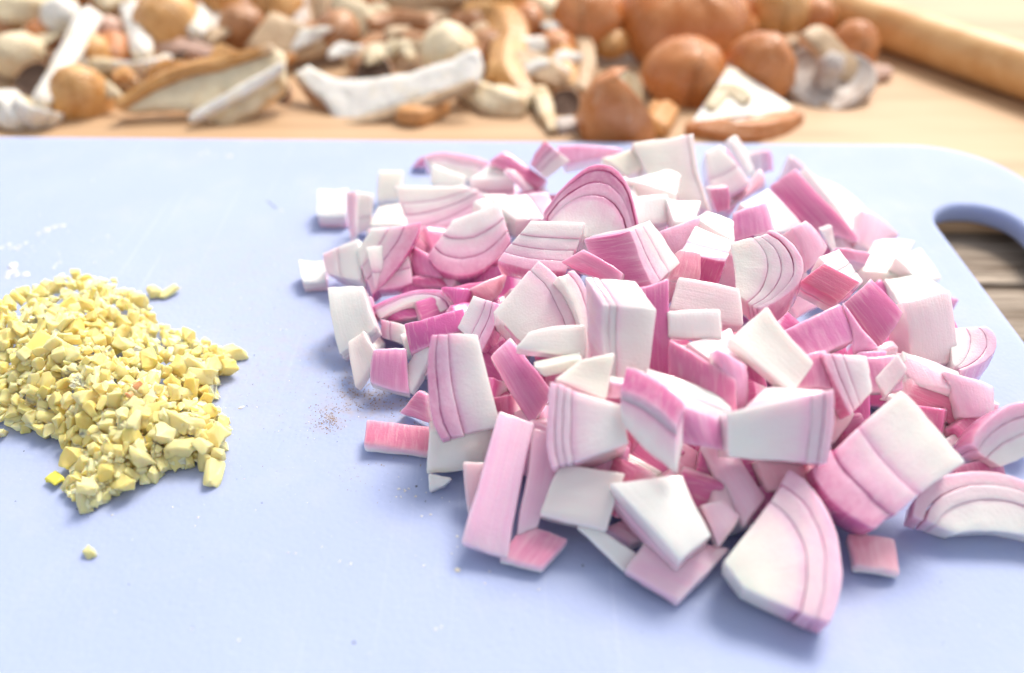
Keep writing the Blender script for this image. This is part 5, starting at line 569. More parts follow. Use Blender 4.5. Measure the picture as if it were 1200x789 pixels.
GARLIC = [(-8.777,13.747,1.020,0.160),
(-9.390,13.536,0.969,0.158),
(-10.068,15.919,0.977,0.157),
(-8.490,10.770,0.140,0.113),
(-6.970,14.898,0.194,0.259),
(-9.445,16.529,0.265,0.168),
(-8.038,13.056,1.059,0.150),
(-10.445,13.588,0.811,0.246),
(-6.414,12.409,0.385,0.248),
(-11.367,13.936,0.723,0.185),
(-9.530,15.636,0.690,0.233),
(-8.206,12.521,1.027,0.135),
(-12.688,16.094,1.206,0.171),
(-6.876,12.169,0.427,0.164),
(-12.049,14.900,1.103,0.166),
(-11.481,18.075,0.548,0.144),
(-8.671,11.426,0.417,0.175),
(-12.129,16.492,0.892,0.111),
(-8.285,11.421,0.570,0.150),
(-9.897,12.756,0.463,0.144),
(-9.607,12.525,0.317,0.224),
(-12.356,17.308,0.699,0.177),
(-7.467,15.123,0.332,0.141),
(-10.432,14.060,1.020,0.187),
(-10.506,16.200,1.089,0.232),
(-10.028,12.995,0.598,0.137),
(-10.501,13.248,0.518,0.170),
(-8.967,14.011,1.020,0.145),
(-12.217,14.453,0.785,0.128),
(-6.830,12.431,0.695,0.166),
(-7.565,12.206,0.759,0.154),
(-12.142,14.191,0.745,0.133),
(-10.069,13.979,1.063,0.121),
(-8.865,12.242,0.690,0.138),
(-12.527,15.194,0.988,0.145),
(-9.586,12.724,0.496,0.173),
(-9.406,12.920,0.763,0.195),
(-9.627,13.985,1.165,0.102),
(-8.486,13.477,0.944,0.137),
(-8.121,11.905,0.726,0.171),
(-7.489,12.778,0.875,0.142),
(-10.342,13.001,0.333,0.184),
(-7.079,15.023,0.330,0.138),
(-9.812,13.611,0.920,0.121),
(-7.532,13.351,0.793,0.189),
(-10.959,13.364,0.691,0.107),
(-9.878,15.557,0.833,0.111),
(-11.606,14.638,0.911,0.143),
(-7.740,15.895,0.120,0.160),
(-7.647,14.171,0.685,0.233),
(-9.330,12.317,0.350,0.139),
(-11.980,17.625,0.707,0.228),
(-7.317,12.993,0.666,0.114),
(-7.789,11.767,0.715,0.186),
(-8.562,12.835,1.018,0.178),
(-8.342,13.748,0.863,0.176),
(-10.423,15.258,1.104,0.255),
(-10.581,15.234,1.251,0.192),
(-12.344,15.291,1.195,0.101),
(-8.153,15.587,0.283,0.145),
(-7.193,12.459,0.752,0.241),
(-7.252,14.699,0.309,0.253),
(-8.718,16.005,0.240,0.146),
(-10.278,14.155,1.124,0.235),
(-9.672,15.929,0.778,0.197),
(-6.750,12.051,0.134,0.171),
(-10.666,13.437,0.736,0.177),
(-9.579,16.219,0.633,0.207),
(-8.123,15.903,0.228,0.242),
(-8.060,11.542,0.801,0.130),
(-9.865,12.642,0.243,0.153),
(-8.866,12.758,0.990,0.180),
(-10.718,13.001,0.351,0.189),
(-8.029,12.615,1.094,0.160),
(-7.341,13.702,0.545,0.205),
(-6.699,13.338,0.192,0.124),
(-12.685,17.168,0.744,0.193),
(-11.646,13.372,0.262,0.230),
(-8.273,11.213,0.531,0.173),
(-11.231,14.180,0.841,0.184),
(-11.272,15.653,1.033,0.177),
(-7.877,11.618,0.604,0.142),
(-11.319,14.718,1.144,0.134),
(-7.075,13.702,0.195,0.187),
(-11.097,16.674,0.908,0.185),
(-7.465,14.258,0.708,0.238),
(-8.999,13.144,1.084,0.143),
(-7.866,12.725,0.953,0.187),
(-7.357,11.815,0.186,0.191),
(-7.494,12.144,0.477,0.150),
(-12.291,13.832,0.139,0.185),
(-8.081,11.387,0.416,0.212),
(-8.722,12.095,0.617,0.159),
(-7.479,11.983,0.383,0.121),
(-8.335,11.687,0.738,0.202),
(-8.852,12.534,0.833,0.131),
(-10.288,12.857,0.150,0.200),
(-10.162,16.310,0.939,0.139),
(-8.974,15.076,0.609,0.109),
(-10.468,13.403,0.745,0.142),
(-10.769,16.955,0.903,0.119),
(-7.223,11.984,0.338,0.155),
(-7.030,14.076,0.145,0.121),
(-12.152,14.052,0.440,0.113),
(-12.099,15.538,1.162,0.120),
(-10.962,16.815,0.841,0.112),
(-7.132,14.448,0.165,0.205),
(-8.739,12.810,0.902,0.110),
(-8.455,11.001,0.218,0.150),
(-10.418,14.728,1.222,0.132),
(-10.715,13.604,0.908,0.177),
(-8.558,12.549,0.833,0.153),
(-11.851,14.681,1.046,0.122),
(-11.170,13.128,0.149,0.170),
(-9.451,13.679,1.102,0.131),
(-7.397,12.458,0.852,0.150),
(-7.996,14.977,0.523,0.161),
(-9.736,14.348,1.175,0.136),
(-11.730,17.677,0.672,0.154),
(-7.553,11.523,0.156,0.192),
(-9.494,15.037,0.765,0.142),
(-8.163,12.329,0.976,0.192),
(-9.068,16.066,0.352,0.155),
(-11.579,16.639,0.950,0.124),
(-9.809,13.127,0.786,0.137),
(-7.399,13.981,0.654,0.162),
(-12.100,13.860,0.350,0.134),
(-6.950,11.987,0.434,0.255),
(-10.755,14.029,1.057,0.175),
(-11.423,16.213,0.941,0.141),
(-7.688,13.707,0.752,0.169),
(-10.056,15.275,0.946,0.165),
(-10.635,15.666,1.207,0.117),
(-7.986,11.163,0.298,0.240),
(-11.836,15.052,1.063,0.257),
(-8.695,14.261,0.904,0.117),
(-7.622,12.016,0.723,0.101),
(-9.712,14.868,0.998,0.177),
(-6.986,13.103,0.405,0.132),
(-8.351,12.946,1.177,0.134),
(-8.595,11.653,0.508,0.151),
(-7.159,12.206,0.567,0.133),
(-9.668,12.383,0.135,0.180),
(-9.283,13.066,0.907,0.258),
(-6.862,13.277,0.230,0.247),
(-11.016,14.586,1.053,0.254),
(-8.938,16.508,0.114,0.152),
(-12.014,14.542,0.829,0.221),
(-6.626,12.192,0.644,0.142),
(-7.298,15.355,0.301,0.166),
(-12.485,16.238,1.087,0.191),
(-8.961,15.497,0.553,0.138),
(-10.022,14.878,1.009,0.105),
(-6.449,12.244,0.195,0.147),
(-7.839,12.311,0.862,0.215),
(-6.726,12.695,0.514,0.174),
(-6.879,11.861,0.154,0.131),
(-7.654,12.670,0.906,0.179),
(-10.153,15.004,1.122,0.136),
(-7.548,11.826,0.372,0.130),
(-10.109,13.139,0.704,0.152),
(-9.195,12.604,0.567,0.211),
(-10.209,14.410,1.227,0.104),
(-7.297,14.208,0.550,0.254),
(-7.735,14.396,0.717,0.104),
(-9.304,14.451,0.982,0.111),
(-9.432,14.185,0.993,0.219),
(-8.493,11.097,0.362,0.138),
(-10.377,17.367,0.649,0.116),
(-8.901,10.929,0.110,0.112),
(-6.474,12.943,0.126,0.164),
(-7.345,12.151,0.737,0.236),
(-10.429,12.748,0.170,0.167),
(-8.463,14.434,0.816,0.260),
(-11.095,13.341,0.424,0.167),
(-11.058,15.103,1.205,0.248),
(-11.197,16.413,0.940,0.172),
(-8.519,10.891,0.471,0.191),
(-11.602,13.967,0.675,0.146),
(-7.882,13.979,0.808,0.130),
(-9.959,15.505,1.027,0.138),
(-7.662,11.949,0.552,0.150),
(-10.711,14.397,1.118,0.172),
(-7.912,11.350,0.359,0.184),
(-10.653,13.822,0.880,0.102),
(-8.720,11.852,0.530,0.175),
(-7.439,13.504,0.578,0.232),
(-10.434,14.456,1.227,0.189),
(-9.055,12.253,0.437,0.136),
(-9.943,14.148,1.212,0.184),
(-8.272,11.988,0.801,0.174),
(-10.056,12.649,0.163,0.103),
(-11.790,14.268,0.695,0.157),
(-11.202,13.207,0.359,0.176),
(-8.207,11.232,0.340,0.141),
(-9.029,14.621,0.841,0.138),
(-12.541,17.971,0.501,0.143),
(-10.841,17.526,0.666,0.178),
(-7.783,11.453,0.284,0.133),
(-9.071,13.872,1.081,0.165),
(-7.636,12.385,0.893,0.173),
(-10.018,13.512,0.930,0.152),
(-11.210,14.293,1.046,0.180),
(-12.240,14.855,0.942,0.155),
(-8.232,14.796,0.633,0.153),
(-10.393,16.380,0.964,0.133),
(-12.434,15.845,1.129,0.138),
(-9.032,11.353,0.241,0.145),
(-8.222,11.103,0.136,0.181),
(-9.405,12.556,0.476,0.123),
(-7.663,15.198,0.403,0.159),
(-7.129,11.886,0.162,0.216),
(-10.242,15.731,1.089,0.127),
(-11.793,13.660,0.448,0.116),
(-10.814,13.089,0.469,0.144),
(-9.714,16.553,0.751,0.123),
(-9.098,11.222,0.198,0.147),
(-11.380,14.218,0.991,0.159),
(-9.959,16.678,0.792,0.162),
(-12.529,14.880,0.826,0.169),
(-9.367,16.033,0.570,0.111),
(-8.199,14.199,0.727,0.111),
(-8.950,11.533,0.339,0.159),
(-8.871,14.194,0.962,0.130),
(-11.188,13.845,0.687,0.112),
(-9.574,13.265,0.894,0.108),
(-9.092,12.762,0.809,0.222),
(-8.093,13.653,0.858,0.180),
(-11.357,17.492,0.746,0.110),
(-10.909,12.969,0.129,0.165),
(-8.286,12.779,1.030,0.161),
(-10.440,15.592,1.050,0.132),
(-10.518,12.904,0.266,0.146),
(-7.938,12.143,0.914,0.233),
(-11.469,16.994,0.859,0.137),
(-7.804,13.285,0.943,0.135),
(-10.935,15.238,1.120,0.233),
(-11.530,13.592,0.384,0.250),
(-10.221,15.571,0.963,0.180),
(-9.678,17.101,0.624,0.202),
(-9.665,12.903,0.596,0.133),
(-10.925,15.536,1.204,0.132),
(-12.567,16.713,0.924,0.150),
(-11.394,15.146,1.114,0.184),
(-11.977,13.626,0.200,0.194),
(-6.554,12.049,0.468,0.189),
(-7.104,15.647,0.106,0.142),
(-8.164,12.142,0.924,0.119),
(-12.710,15.786,1.244,0.154),
(-8.555,13.847,0.891,0.160),
(-7.808,12.893,1.019,0.153),
(-6.275,11.958,0.241,0.161),
(-9.312,11.898,0.194,0.259),
(-11.719,15.165,1.199,0.207),
(-8.660,13.078,1.157,0.128),
(-11.161,14.925,1.095,0.131),
(-7.903,11.300,0.185,0.131),
(-7.755,14.797,0.520,0.169),
(-11.852,15.626,1.118,0.138),
(-9.352,15.730,0.515,0.228),
(-8.640,10.764,0.136,0.182),
(-9.968,17.327,0.575,0.149),
(-11.697,16.006,1.034,0.168),
(-10.763,18.093,0.544,0.101),
(-9.125,12.000,0.267,0.132),
(-9.622,14.485,1.015,0.100),
(-11.992,16.801,0.781,0.143),
(-7.455,11.661,0.113,0.139),
(-7.979,11.693,0.702,0.133),
(-9.927,16.109,0.880,0.177),
(-10.198,13.897,0.977,0.147),
(-11.566,13.679,0.540,0.135),
(-9.014,13.532,1.066,0.143),
(-7.500,14.750,0.490,0.123),
(-7.234,13.264,0.454,0.202),
(-6.525,11.899,0.165,0.220),
(-11.289,13.681,0.648,0.111),
(-9.350,16.711,0.373,0.149),
(-11.891,18.308,0.460,0.167),
(-11.711,13.822,0.663,0.213),
(-10.153,17.367,0.662,0.148),
(-8.303,10.930,0.155,0.135),
(-7.172,14.167,0.396,0.101),
(-8.665,12.448,0.723,0.239),
(-7.015,12.438,0.658,0.160),
(-7.874,12.407,1.027,0.188),
(-6.615,12.537,0.375,0.172),
(-10.182,14.697,1.219,0.170),
(-7.898,11.882,0.813,0.196),
(-12.244,15.358,1.079,0.147),
(-7.183,13.926,0.253,0.176),
(-9.618,15.071,0.910,0.195),
(-10.351,13.814,0.872,0.128),
(-9.290,15.096,0.746,0.249),
(-8.215,13.007,1.029,0.236),
(-11.658,15.347,1.082,0.141),
(-8.377,14.656,0.648,0.150),
(-7.835,11.620,0.353,0.146),
(-7.646,11.626,0.521,0.259),
(-10.304,16.786,0.831,0.139)]
GARLIC_CORE = [(-9.839,15.174,0.779,0.174),
(-8.370,12.546,0.753,0.150),
(-10.311,13.049,0.286,0.162),
(-10.339,15.435,0.879,0.155),
(-10.307,16.063,0.912,0.088),
(-6.772,12.832,0.380,0.079),
(-8.032,12.766,0.931,0.092),
(-10.891,13.244,0.366,0.076),
(-9.385,14.316,0.850,0.164),
(-7.930,13.382,0.840,0.100),
(-7.124,14.483,0.120,0.153),
(-8.364,11.704,0.554,0.171),
(-12.482,15.618,1.156,0.099),
(-9.692,16.739,0.575,0.086),
(-10.996,14.971,1.066,0.126),
(-10.305,13.665,0.744,0.155),
(-7.488,12.183,0.622,0.091),
(-7.059,14.458,0.120,0.088),
(-9.482,16.611,0.134,0.179),
(-8.266,12.947,0.839,0.143),
(-12.000,15.137,1.092,0.095),
(-8.725,12.132,0.453,0.171),
(-11.535,13.465,0.222,0.092),
(-8.961,11.776,0.322,0.072),
(-7.963,12.919,0.940,0.079),
(-9.896,15.551,0.678,0.142),
(-7.427,13.537,0.463,0.101),
(-12.412,18.361,0.362,0.152),
(-7.526,11.992,0.502,0.081),
(-8.769,12.929,0.721,0.151),
(-9.060,13.266,1.023,0.102),
(-10.889,15.776,0.954,0.171),
(-6.714,12.304,0.149,0.144),
(-11.797,14.294,0.585,0.134),
(-12.541,15.556,1.076,0.076),
(-7.609,14.371,0.424,0.153),
(-6.579,12.639,0.376,0.076),
(-8.757,10.919,0.120,0.141),
(-10.980,16.874,0.752,0.121),
(-6.683,12.872,0.359,0.076),
(-7.148,15.446,0.142,0.078),
(-9.635,13.263,0.562,0.148),
(-9.565,15.153,0.719,0.124),
(-6.646,12.380,0.503,0.098),
(-7.733,12.415,0.808,0.082),
(-8.864,13.737,0.988,0.106),
(-9.588,16.274,0.382,0.152),
(-9.160,15.477,0.531,0.072),
(-7.363,14.622,0.477,0.098),
(-8.071,13.371,0.911,0.102),
(-7.172,13.146,0.331,0.178),
(-8.100,15.989,0.120,0.139),
(-9.835,13.718,0.871,0.145),
(-8.815,14.570,0.737,0.107),
(-9.203,13.859,1.034,0.092),
(-12.419,17.105,0.601,0.172),
(-7.576,12.131,0.333,0.171),
(-8.522,10.800,0.120,0.130),
(-8.924,11.533,0.215,0.081),
(-8.844,13.944,0.902,0.095),
(-10.819,17.114,0.787,0.094),
(-10.374,17.587,0.488,0.173),
(-8.427,12.237,0.705,0.149),
(-9.085,12.761,0.667,0.158),
(-10.313,16.934,0.792,0.109),
(-9.621,13.651,0.882,0.156),
(-9.147,16.208,0.245,0.096),
(-8.261,11.167,0.120,0.122),
(-9.886,15.770,0.826,0.101),
(-9.721,13.062,0.521,0.168),
(-10.766,14.950,1.182,0.085),
(-12.217,17.592,0.535,0.127),
(-6.909,12.179,0.120,0.142),
(-8.894,14.277,0.798,0.095),
(-10.412,14.290,0.880,0.179),
(-8.209,11.583,0.358,0.163),
(-10.270,14.531,0.968,0.133),
(-8.004,14.697,0.603,0.101),
(-8.969,11.886,0.290,0.108),
(-7.321,13.404,0.347,0.121),
(-8.323,12.305,0.802,0.080),
(-12.039,16.860,0.752,0.077),
(-11.898,14.743,0.787,0.156),
(-12.405,15.500,1.116,0.088),
(-9.994,13.912,0.921,0.163),
(-9.976,14.173,0.907,0.156),
(-11.120,16.121,1.040,0.085),
(-8.188,14.098,0.662,0.126),
(-10.427,13.469,0.676,0.081),
(-9.738,12.996,0.495,0.163),
(-8.219,11.162,0.120,0.150),
(-12.491,14.584,0.603,0.152),
(-6.360,12.850,0.120,0.103),
(-9.229,11.708,0.120,0.072),
(-8.294,13.224,0.861,0.128),
(-12.095,13.854,0.120,0.172),
(-8.816,12.842,0.692,0.135),
(-7.444,12.248,0.358,0.160),
(-8.422,11.943,0.519,0.133),
(-10.318,15.920,0.835,0.171),
(-7.618,13.914,0.396,0.164),
(-12.745,17.759,0.518,0.090),
(-10.532,16.481,0.912,0.106),
(-8.666,11.774,0.448,0.077),
(-9.529,13.519,0.839,0.142),
(-8.211,11.039,0.169,0.110),
(-9.408,13.010,0.613,0.160),
(-10.350,13.148,0.285,0.125),
(-9.358,12.309,0.224,0.078),
(-11.408,18.087,0.498,0.079),
(-7.114,14.618,0.271,0.092),
(-8.506,15.107,0.454,0.129),
(-11.539,13.279,0.120,0.162),
(-9.483,13.009,0.652,0.077),
(-7.085,12.448,0.563,0.150),
(-9.828,12.763,0.262,0.080),
(-11.284,14.181,0.666,0.176),
(-9.455,13.124,0.566,0.149),
(-8.650,15.245,0.380,0.149),
(-10.559,13.118,0.245,0.154),
(-7.663,11.437,0.120,0.139),
(-10.827,17.135,0.689,0.142),
(-8.526,11.879,0.457,0.168),
(-9.369,15.255,0.596,0.157),
(-7.434,12.422,0.437,0.159),
(-11.482,14.852,0.935,0.127),
(-9.227,11.857,0.133,0.095),
(-11.149,15.681,1.023,0.094),
(-7.712,11.888,0.381,0.148),
(-11.166,13.752,0.741,0.070),
(-7.948,15.036,0.409,0.176),
(-8.298,12.584,0.953,0.098),
(-10.724,16.091,0.933,0.123),
(-9.467,14.793,0.824,0.076),
(-11.534,15.096,1.025,0.102),
(-11.451,14.827,1.026,0.104),
(-9.077,15.864,0.374,0.080),
(-8.069,13.830,0.760,0.134),
(-9.937,13.301,0.558,0.154),
(-10.423,15.607,1.014,0.104),
(-7.540,12.526,0.894,0.103),
(-11.883,16.560,0.734,0.136),
(-11.247,15.922,1.046,0.072),
(-9.962,13.177,0.459,0.146),
(-10.489,16.773,0.739,0.158),
(-6.445,12.246,0.120,0.153),
(-9.291,13.783,0.981,0.151),
(-8.218,11.405,0.151,0.157),
(-9.823,13.696,0.877,0.086),
(-7.093,12.641,0.518,0.143),
(-6.978,12.128,0.120,0.122),
(-7.984,11.449,0.273,0.085),
(-9.265,11.861,0.120,0.108),
(-9.608,13.549,0.900,0.085),
(-10.286,13.326,0.514,0.127),
(-7.032,14.921,0.120,0.165),
(-9.516,13.871,1.017,0.080),
(-10.021,15.941,0.782,0.108),
(-8.256,11.430,0.596,0.097),
(-11.472,13.512,0.250,0.126),
(-8.766,13.251,1.049,0.080),
(-9.931,13.912,1.020,0.107),
(-10.344,16.541,0.876,0.072),
(-11.308,14.469,0.990,0.106),
(-8.030,11.843,0.513,0.154),
(-8.588,12.148,0.625,0.076),
(-9.561,14.267,0.983,0.094),
(-7.924,12.569,0.903,0.086),
(-10.429,16.425,0.908,0.104),
(-11.578,14.482,0.932,0.083),
(-11.431,15.173,1.168,0.085),
(-7.796,11.977,0.628,0.097),
(-10.710,14.898,1.099,0.157),
(-8.616,14.211,0.834,0.076),
(-9.888,12.672,0.247,0.080),
(-7.351,13.779,0.424,0.080),
(-9.594,12.914,0.641,0.108),
(-8.281,13.820,0.731,0.150),
(-12.371,18.383,0.369,0.140),
(-9.096,12.999,0.654,0.145),
(-10.076,12.876,0.177,0.136),
(-8.559,13.544,0.915,0.099),
(-9.850,15.687,0.831,0.105),
(-9.705,15.854,0.647,0.071),
(-12.123,14.012,0.225,0.168),
(-9.420,13.138,0.604,0.133),
(-7.438,15.032,0.394,0.102),
(-10.173,16.131,0.796,0.161),
(-11.442,13.745,0.506,0.088),
(-10.309,16.678,0.848,0.075),
(-12.313,14.898,0.738,0.139),
(-7.437,13.453,0.563,0.085),
(-10.229,13.077,0.183,0.154),
(-6.982,11.888,0.120,0.178),
(-9.906,17.233,0.533,0.104),
(-10.021,13.925,0.983,0.076),
(-8.702,15.795,0.284,0.070),
(-10.100,15.091,0.892,0.123),
(-9.136,13.061,0.811,0.097),
(-10.738,13.213,0.288,0.122),
(-11.742,18.169,0.487,0.108),
(-9.496,12.947,0.538,0.171),
(-8.313,12.900,0.907,0.132),
(-8.635,12.862,0.952,0.079),
(-6.555,12.157,0.377,0.083),
(-11.255,15.245,1.027,0.121),
(-12.231,14.102,0.222,0.130),
(-7.918,15.691,0.210,0.078),
(-7.404,12.437,0.674,0.075),
(-10.985,17.187,0.692,0.129),
(-9.125,15.592,0.452,0.074),
(-11.042,13.325,0.343,0.142),
(-7.776,15.537,0.256,0.070),
(-8.408,12.989,0.852,0.153),
(-10.828,16.683,0.780,0.139),
(-7.487,11.916,0.479,0.097),
(-10.031,17.635,0.343,0.145),
(-8.236,12.542,0.811,0.135),
(-9.432,15.830,0.498,0.087),
(-11.094,14.300,0.815,0.138),
(-11.068,13.187,0.138,0.173),
(-7.099,12.021,0.238,0.071),
(-6.497,12.019,0.120,0.159),
(-8.259,12.746,1.056,0.090),
(-7.645,15.628,0.120,0.133),
(-7.344,14.522,0.525,0.110),
(-7.145,14.490,0.120,0.125),
(-7.213,13.282,0.493,0.084),
(-7.081,13.103,0.479,0.105),
(-7.693,12.014,0.608,0.095),
(-9.632,12.493,0.152,0.078),
(-11.334,15.063,1.160,0.087),
(-11.849,16.720,0.721,0.177),
(-8.715,12.003,0.397,0.164),
(-12.079,14.293,0.519,0.159),
(-11.690,15.389,1.091,0.086),
(-10.023,16.850,0.681,0.090),
(-10.760,15.900,1.033,0.104),
(-9.544,13.772,1.033,0.083),
(-9.658,14.619,1.013,0.084),
(-8.532,14.318,0.729,0.110),
(-6.852,13.344,0.227,0.093),
(-10.750,13.486,0.580,0.177),
(-10.692,13.719,0.609,0.131),
(-9.156,12.667,0.493,0.172),
(-8.643,11.040,0.129,0.170),
(-8.041,11.448,0.326,0.092),
(-7.629,14.764,0.373,0.150),
(-8.755,16.236,0.132,0.094),
(-9.784,14.333,1.002,0.073),
(-7.223,11.853,0.120,0.160),
(-8.962,13.557,1.026,0.099),
(-9.591,16.270,0.529,0.081),
(-7.111,13.455,0.181,0.159),
(-7.223,14.385,0.151,0.148),
(-6.889,12.265,0.179,0.175),
(-6.850,12.405,0.504,0.160),
(-7.473,11.865,0.174,0.076),
(-9.599,17.029,0.329,0.169),
(-6.425,12.201,0.207,0.071),
(-9.485,12.457,0.157,0.140),
(-9.569,13.684,0.796,0.132),
(-8.725,12.619,0.735,0.180),
(-8.965,12.478,0.426,0.159),
(-8.775,13.921,0.935,0.102),
(-9.216,13.116,0.912,0.089),
(-11.491,14.642,0.898,0.135),
(-8.907,12.559,0.726,0.084),
(-9.743,13.435,0.862,0.071),
(-7.600,11.627,0.218,0.090),
(-9.347,16.466,0.131,0.151),
(-12.586,15.980,0.987,0.137),
(-9.727,13.483,0.852,0.097),
(-8.845,15.677,0.345,0.093),
(-9.203,14.036,0.853,0.155),
(-8.388,11.072,0.349,0.072),
(-10.319,14.699,1.145,0.075),
(-8.250,11.531,0.687,0.083),
(-11.222,13.134,0.120,0.170),
(-7.721,15.908,0.120,0.144),
(-7.873,15.202,0.414,0.077),
(-7.797,15.713,0.170,0.087),
(-10.884,16.345,0.979,0.089),
(-7.456,15.716,0.120,0.103),
(-9.559,13.772,0.950,0.071),
(-8.245,13.169,1.039,0.109),
(-12.617,16.044,1.004,0.155),
(-6.497,12.525,0.120,0.128),
(-10.693,13.423,0.667,0.088),
(-10.369,16.169,0.987,0.071),
(-9.986,13.865,0.969,0.110),
(-8.666,14.566,0.731,0.080),
(-12.234,13.965,0.234,0.097),
(-10.313,17.318,0.695,0.089),
(-9.290,12.155,0.120,0.145),
(-10.534,13.374,0.686,0.094),
(-8.099,16.061,0.120,0.077),
(-9.269,12.423,0.436,0.076),
(-10.341,14.276,1.131,0.072),
(-7.394,13.521,0.488,0.100),
(-7.762,13.593,0.677,0.144),
(-8.197,14.187,0.706,0.086),
(-8.604,11.475,0.394,0.149),
(-8.351,14.312,0.659,0.152),
(-7.562,12.948,0.581,0.169),
(-9.486,16.242,0.465,0.072),
(-6.587,12.495,0.342,0.108),
(-11.958,14.598,0.844,0.079),
(-9.664,14.617,0.932,0.098),
(-10.229,14.315,0.993,0.160),
(-9.845,13.694,0.869,0.093),
(-10.639,14.738,0.984,0.156),
(-10.956,16.302,0.870,0.144),
(-9.938,12.873,0.324,0.080),
(-12.730,15.235,0.912,0.104),
(-11.169,13.059,0.120,0.098),
(-9.596,14.131,0.880,0.171),
(-8.766,13.723,0.797,0.139),
(-7.074,15.132,0.120,0.171),
(-12.193,16.272,0.920,0.076),
(-7.940,12.104,0.797,0.089),
(-7.659,12.384,0.725,0.079),
(-11.759,14.641,0.735,0.151),
(-7.272,12.259,0.293,0.159),
(-9.468,13.991,0.979,0.120),
(-9.635,14.078,0.995,0.166),
(-9.789,16.955,0.349,0.170),
(-8.074,13.150,0.796,0.152),
(-9.691,13.972,0.966,0.141),
(-9.837,15.437,0.768,0.173),
(-7.037,12.570,0.615,0.086),
(-9.748,16.864,0.391,0.154),
(-12.648,14.917,0.706,0.171),
(-8.159,11.571,0.357,0.179),
(-10.771,15.660,1.031,0.122),
(-7.039,12.845,0.534,0.097),
(-7.815,13.548,0.653,0.127),
(-9.923,14.232,1.003,0.158),
(-12.654,17.380,0.597,0.093),
(-9.688,12.776,0.450,0.095),
(-9.027,10.981,0.141,0.085),
(-9.785,15.252,0.761,0.176),
(-9.172,12.835,0.653,0.145),
(-10.084,13.927,0.861,0.170),
(-8.765,14.374,0.740,0.091),
(-7.243,12.180,0.537,0.105),
(-9.616,17.071,0.483,0.083),
(-7.416,11.772,0.159,0.081),
(-8.703,13.126,1.036,0.083),
(-8.330,10.985,0.160,0.072),
(-7.934,13.165,0.729,0.144),
(-9.940,15.884,0.748,0.071),
(-10.533,15.826,1.075,0.080),
(-10.232,12.891,0.232,0.082),
(-8.184,11.497,0.528,0.081),
(-11.520,13.567,0.370,0.098),
(-10.774,17.632,0.565,0.129),
(-8.171,11.379,0.284,0.158),
(-7.586,13.302,0.757,0.106),
(-8.926,13.358,0.866,0.150),
(-8.680,14.238,0.774,0.073),
(-11.503,13.387,0.120,0.123),
(-9.571,14.739,0.803,0.157),
(-7.633,12.166,0.482,0.121),
(-10.602,14.231,0.853,0.134),
(-12.253,15.935,0.999,0.084),
(-10.115,13.553,0.696,0.174),
(-8.329,13.405,0.910,0.157),
(-7.066,12.836,0.407,0.147),
(-8.137,13.036,1.016,0.106),
(-12.077,16.468,0.798,0.143),
(-12.379,14.633,0.715,0.106),
(-7.010,15.107,0.120,0.107),
(-11.847,13.737,0.238,0.075),
(-9.882,14.122,1.013,0.088),
(-7.742,12.332,0.791,0.099),
(-8.946,12.679,0.671,0.170),
(-9.849,16.352,0.632,0.075),
(-11.873,15.366,1.088,0.093),
(-11.359,18.184,0.521,0.095),
(-7.444,14.056,0.348,0.178),
(-10.472,14.641,1.020,0.168),
(-10.133,16.889,0.704,0.143),
(-6.700,12.422,0.316,0.169),
(-10.323,13.702,0.747,0.131),
(-12.579,15.328,0.804,0.149),
(-10.220,14.097,0.929,0.159),
(-8.840,16.263,0.120,0.152),
(-8.019,11.606,0.317,0.135),
(-10.230,14.259,0.853,0.150),
(-11.920,15.623,1.103,0.103),
(-10.635,17.343,0.633,0.167),
(-12.498,17.538,0.546,0.072),
(-9.539,12.504,0.278,0.082),
(-10.793,13.644,0.607,0.180),
(-10.047,15.278,0.936,0.101),
(-9.289,13.166,0.698,0.151),
(-8.942,11.367,0.120,0.125),
(-7.357,14.516,0.203,0.164),
(-7.064,12.483,0.638,0.077),
(-8.113,11.393,0.120,0.121),
(-8.542,10.764,0.120,0.148),
(-10.083,16.397,0.852,0.107),
(-8.249,13.553,0.836,0.178),
(-10.014,16.429,0.691,0.093),
(-7.630,11.778,0.120,0.133),
(-10.691,14.592,0.947,0.180),
(-10.294,15.656,0.943,0.085),
(-12.823,17.317,0.646,0.156),
(-7.227,12.030,0.465,0.102),
(-11.635,14.006,0.646,0.085),
(-7.591,11.726,0.120,0.164),
(-8.173,12.022,0.773,0.102),
(-10.169,17.680,0.429,0.082),
(-10.653,13.828,0.716,0.129),
(-9.627,13.490,0.826,0.092),
(-7.550,12.383,0.541,0.162),
(-11.452,14.018,0.743,0.106),
(-8.074,13.320,0.785,0.173),
(-10.261,16.472,0.663,0.152),
(-11.445,13.392,0.225,0.092),
(-7.209,14.143,0.169,0.090),
(-10.403,13.056,0.164,0.147),
(-10.026,14.864,0.896,0.154),
(-9.468,12.575,0.417,0.098),
(-8.777,10.931,0.235,0.105),
(-6.405,12.053,0.229,0.078),
(-9.006,13.871,0.921,0.090),
(-9.768,14.796,0.876,0.141),
(-8.030,11.573,0.186,0.170),
(-7.440,15.265,0.170,0.163),
(-11.700,13.627,0.322,0.105),
(-9.639,14.280,0.926,0.145),
(-11.431,14.082,0.605,0.160),
(-12.058,14.316,0.446,0.136),
(-8.576,15.200,0.529,0.104),
(-7.320,14.792,0.274,0.125),
(-12.455,14.846,0.779,0.172),
(-9.235,15.179,0.624,0.079),
(-9.987,14.620,0.951,0.120),
(-11.211,16.325,0.901,0.130),
(-7.890,13.233,0.869,0.099),
(-8.523,11.952,0.506,0.134),
(-7.554,11.971,0.524,0.084),
(-9.382,12.815,0.508,0.156),
(-10.945,15.935,1.068,0.077),
(-9.656,16.087,0.605,0.073),
(-7.375,13.165,0.579,0.081),
(-9.411,16.177,0.318,0.152),
(-10.225,16.228,0.764,0.126),
(-9.380,12.824,0.424,0.142),
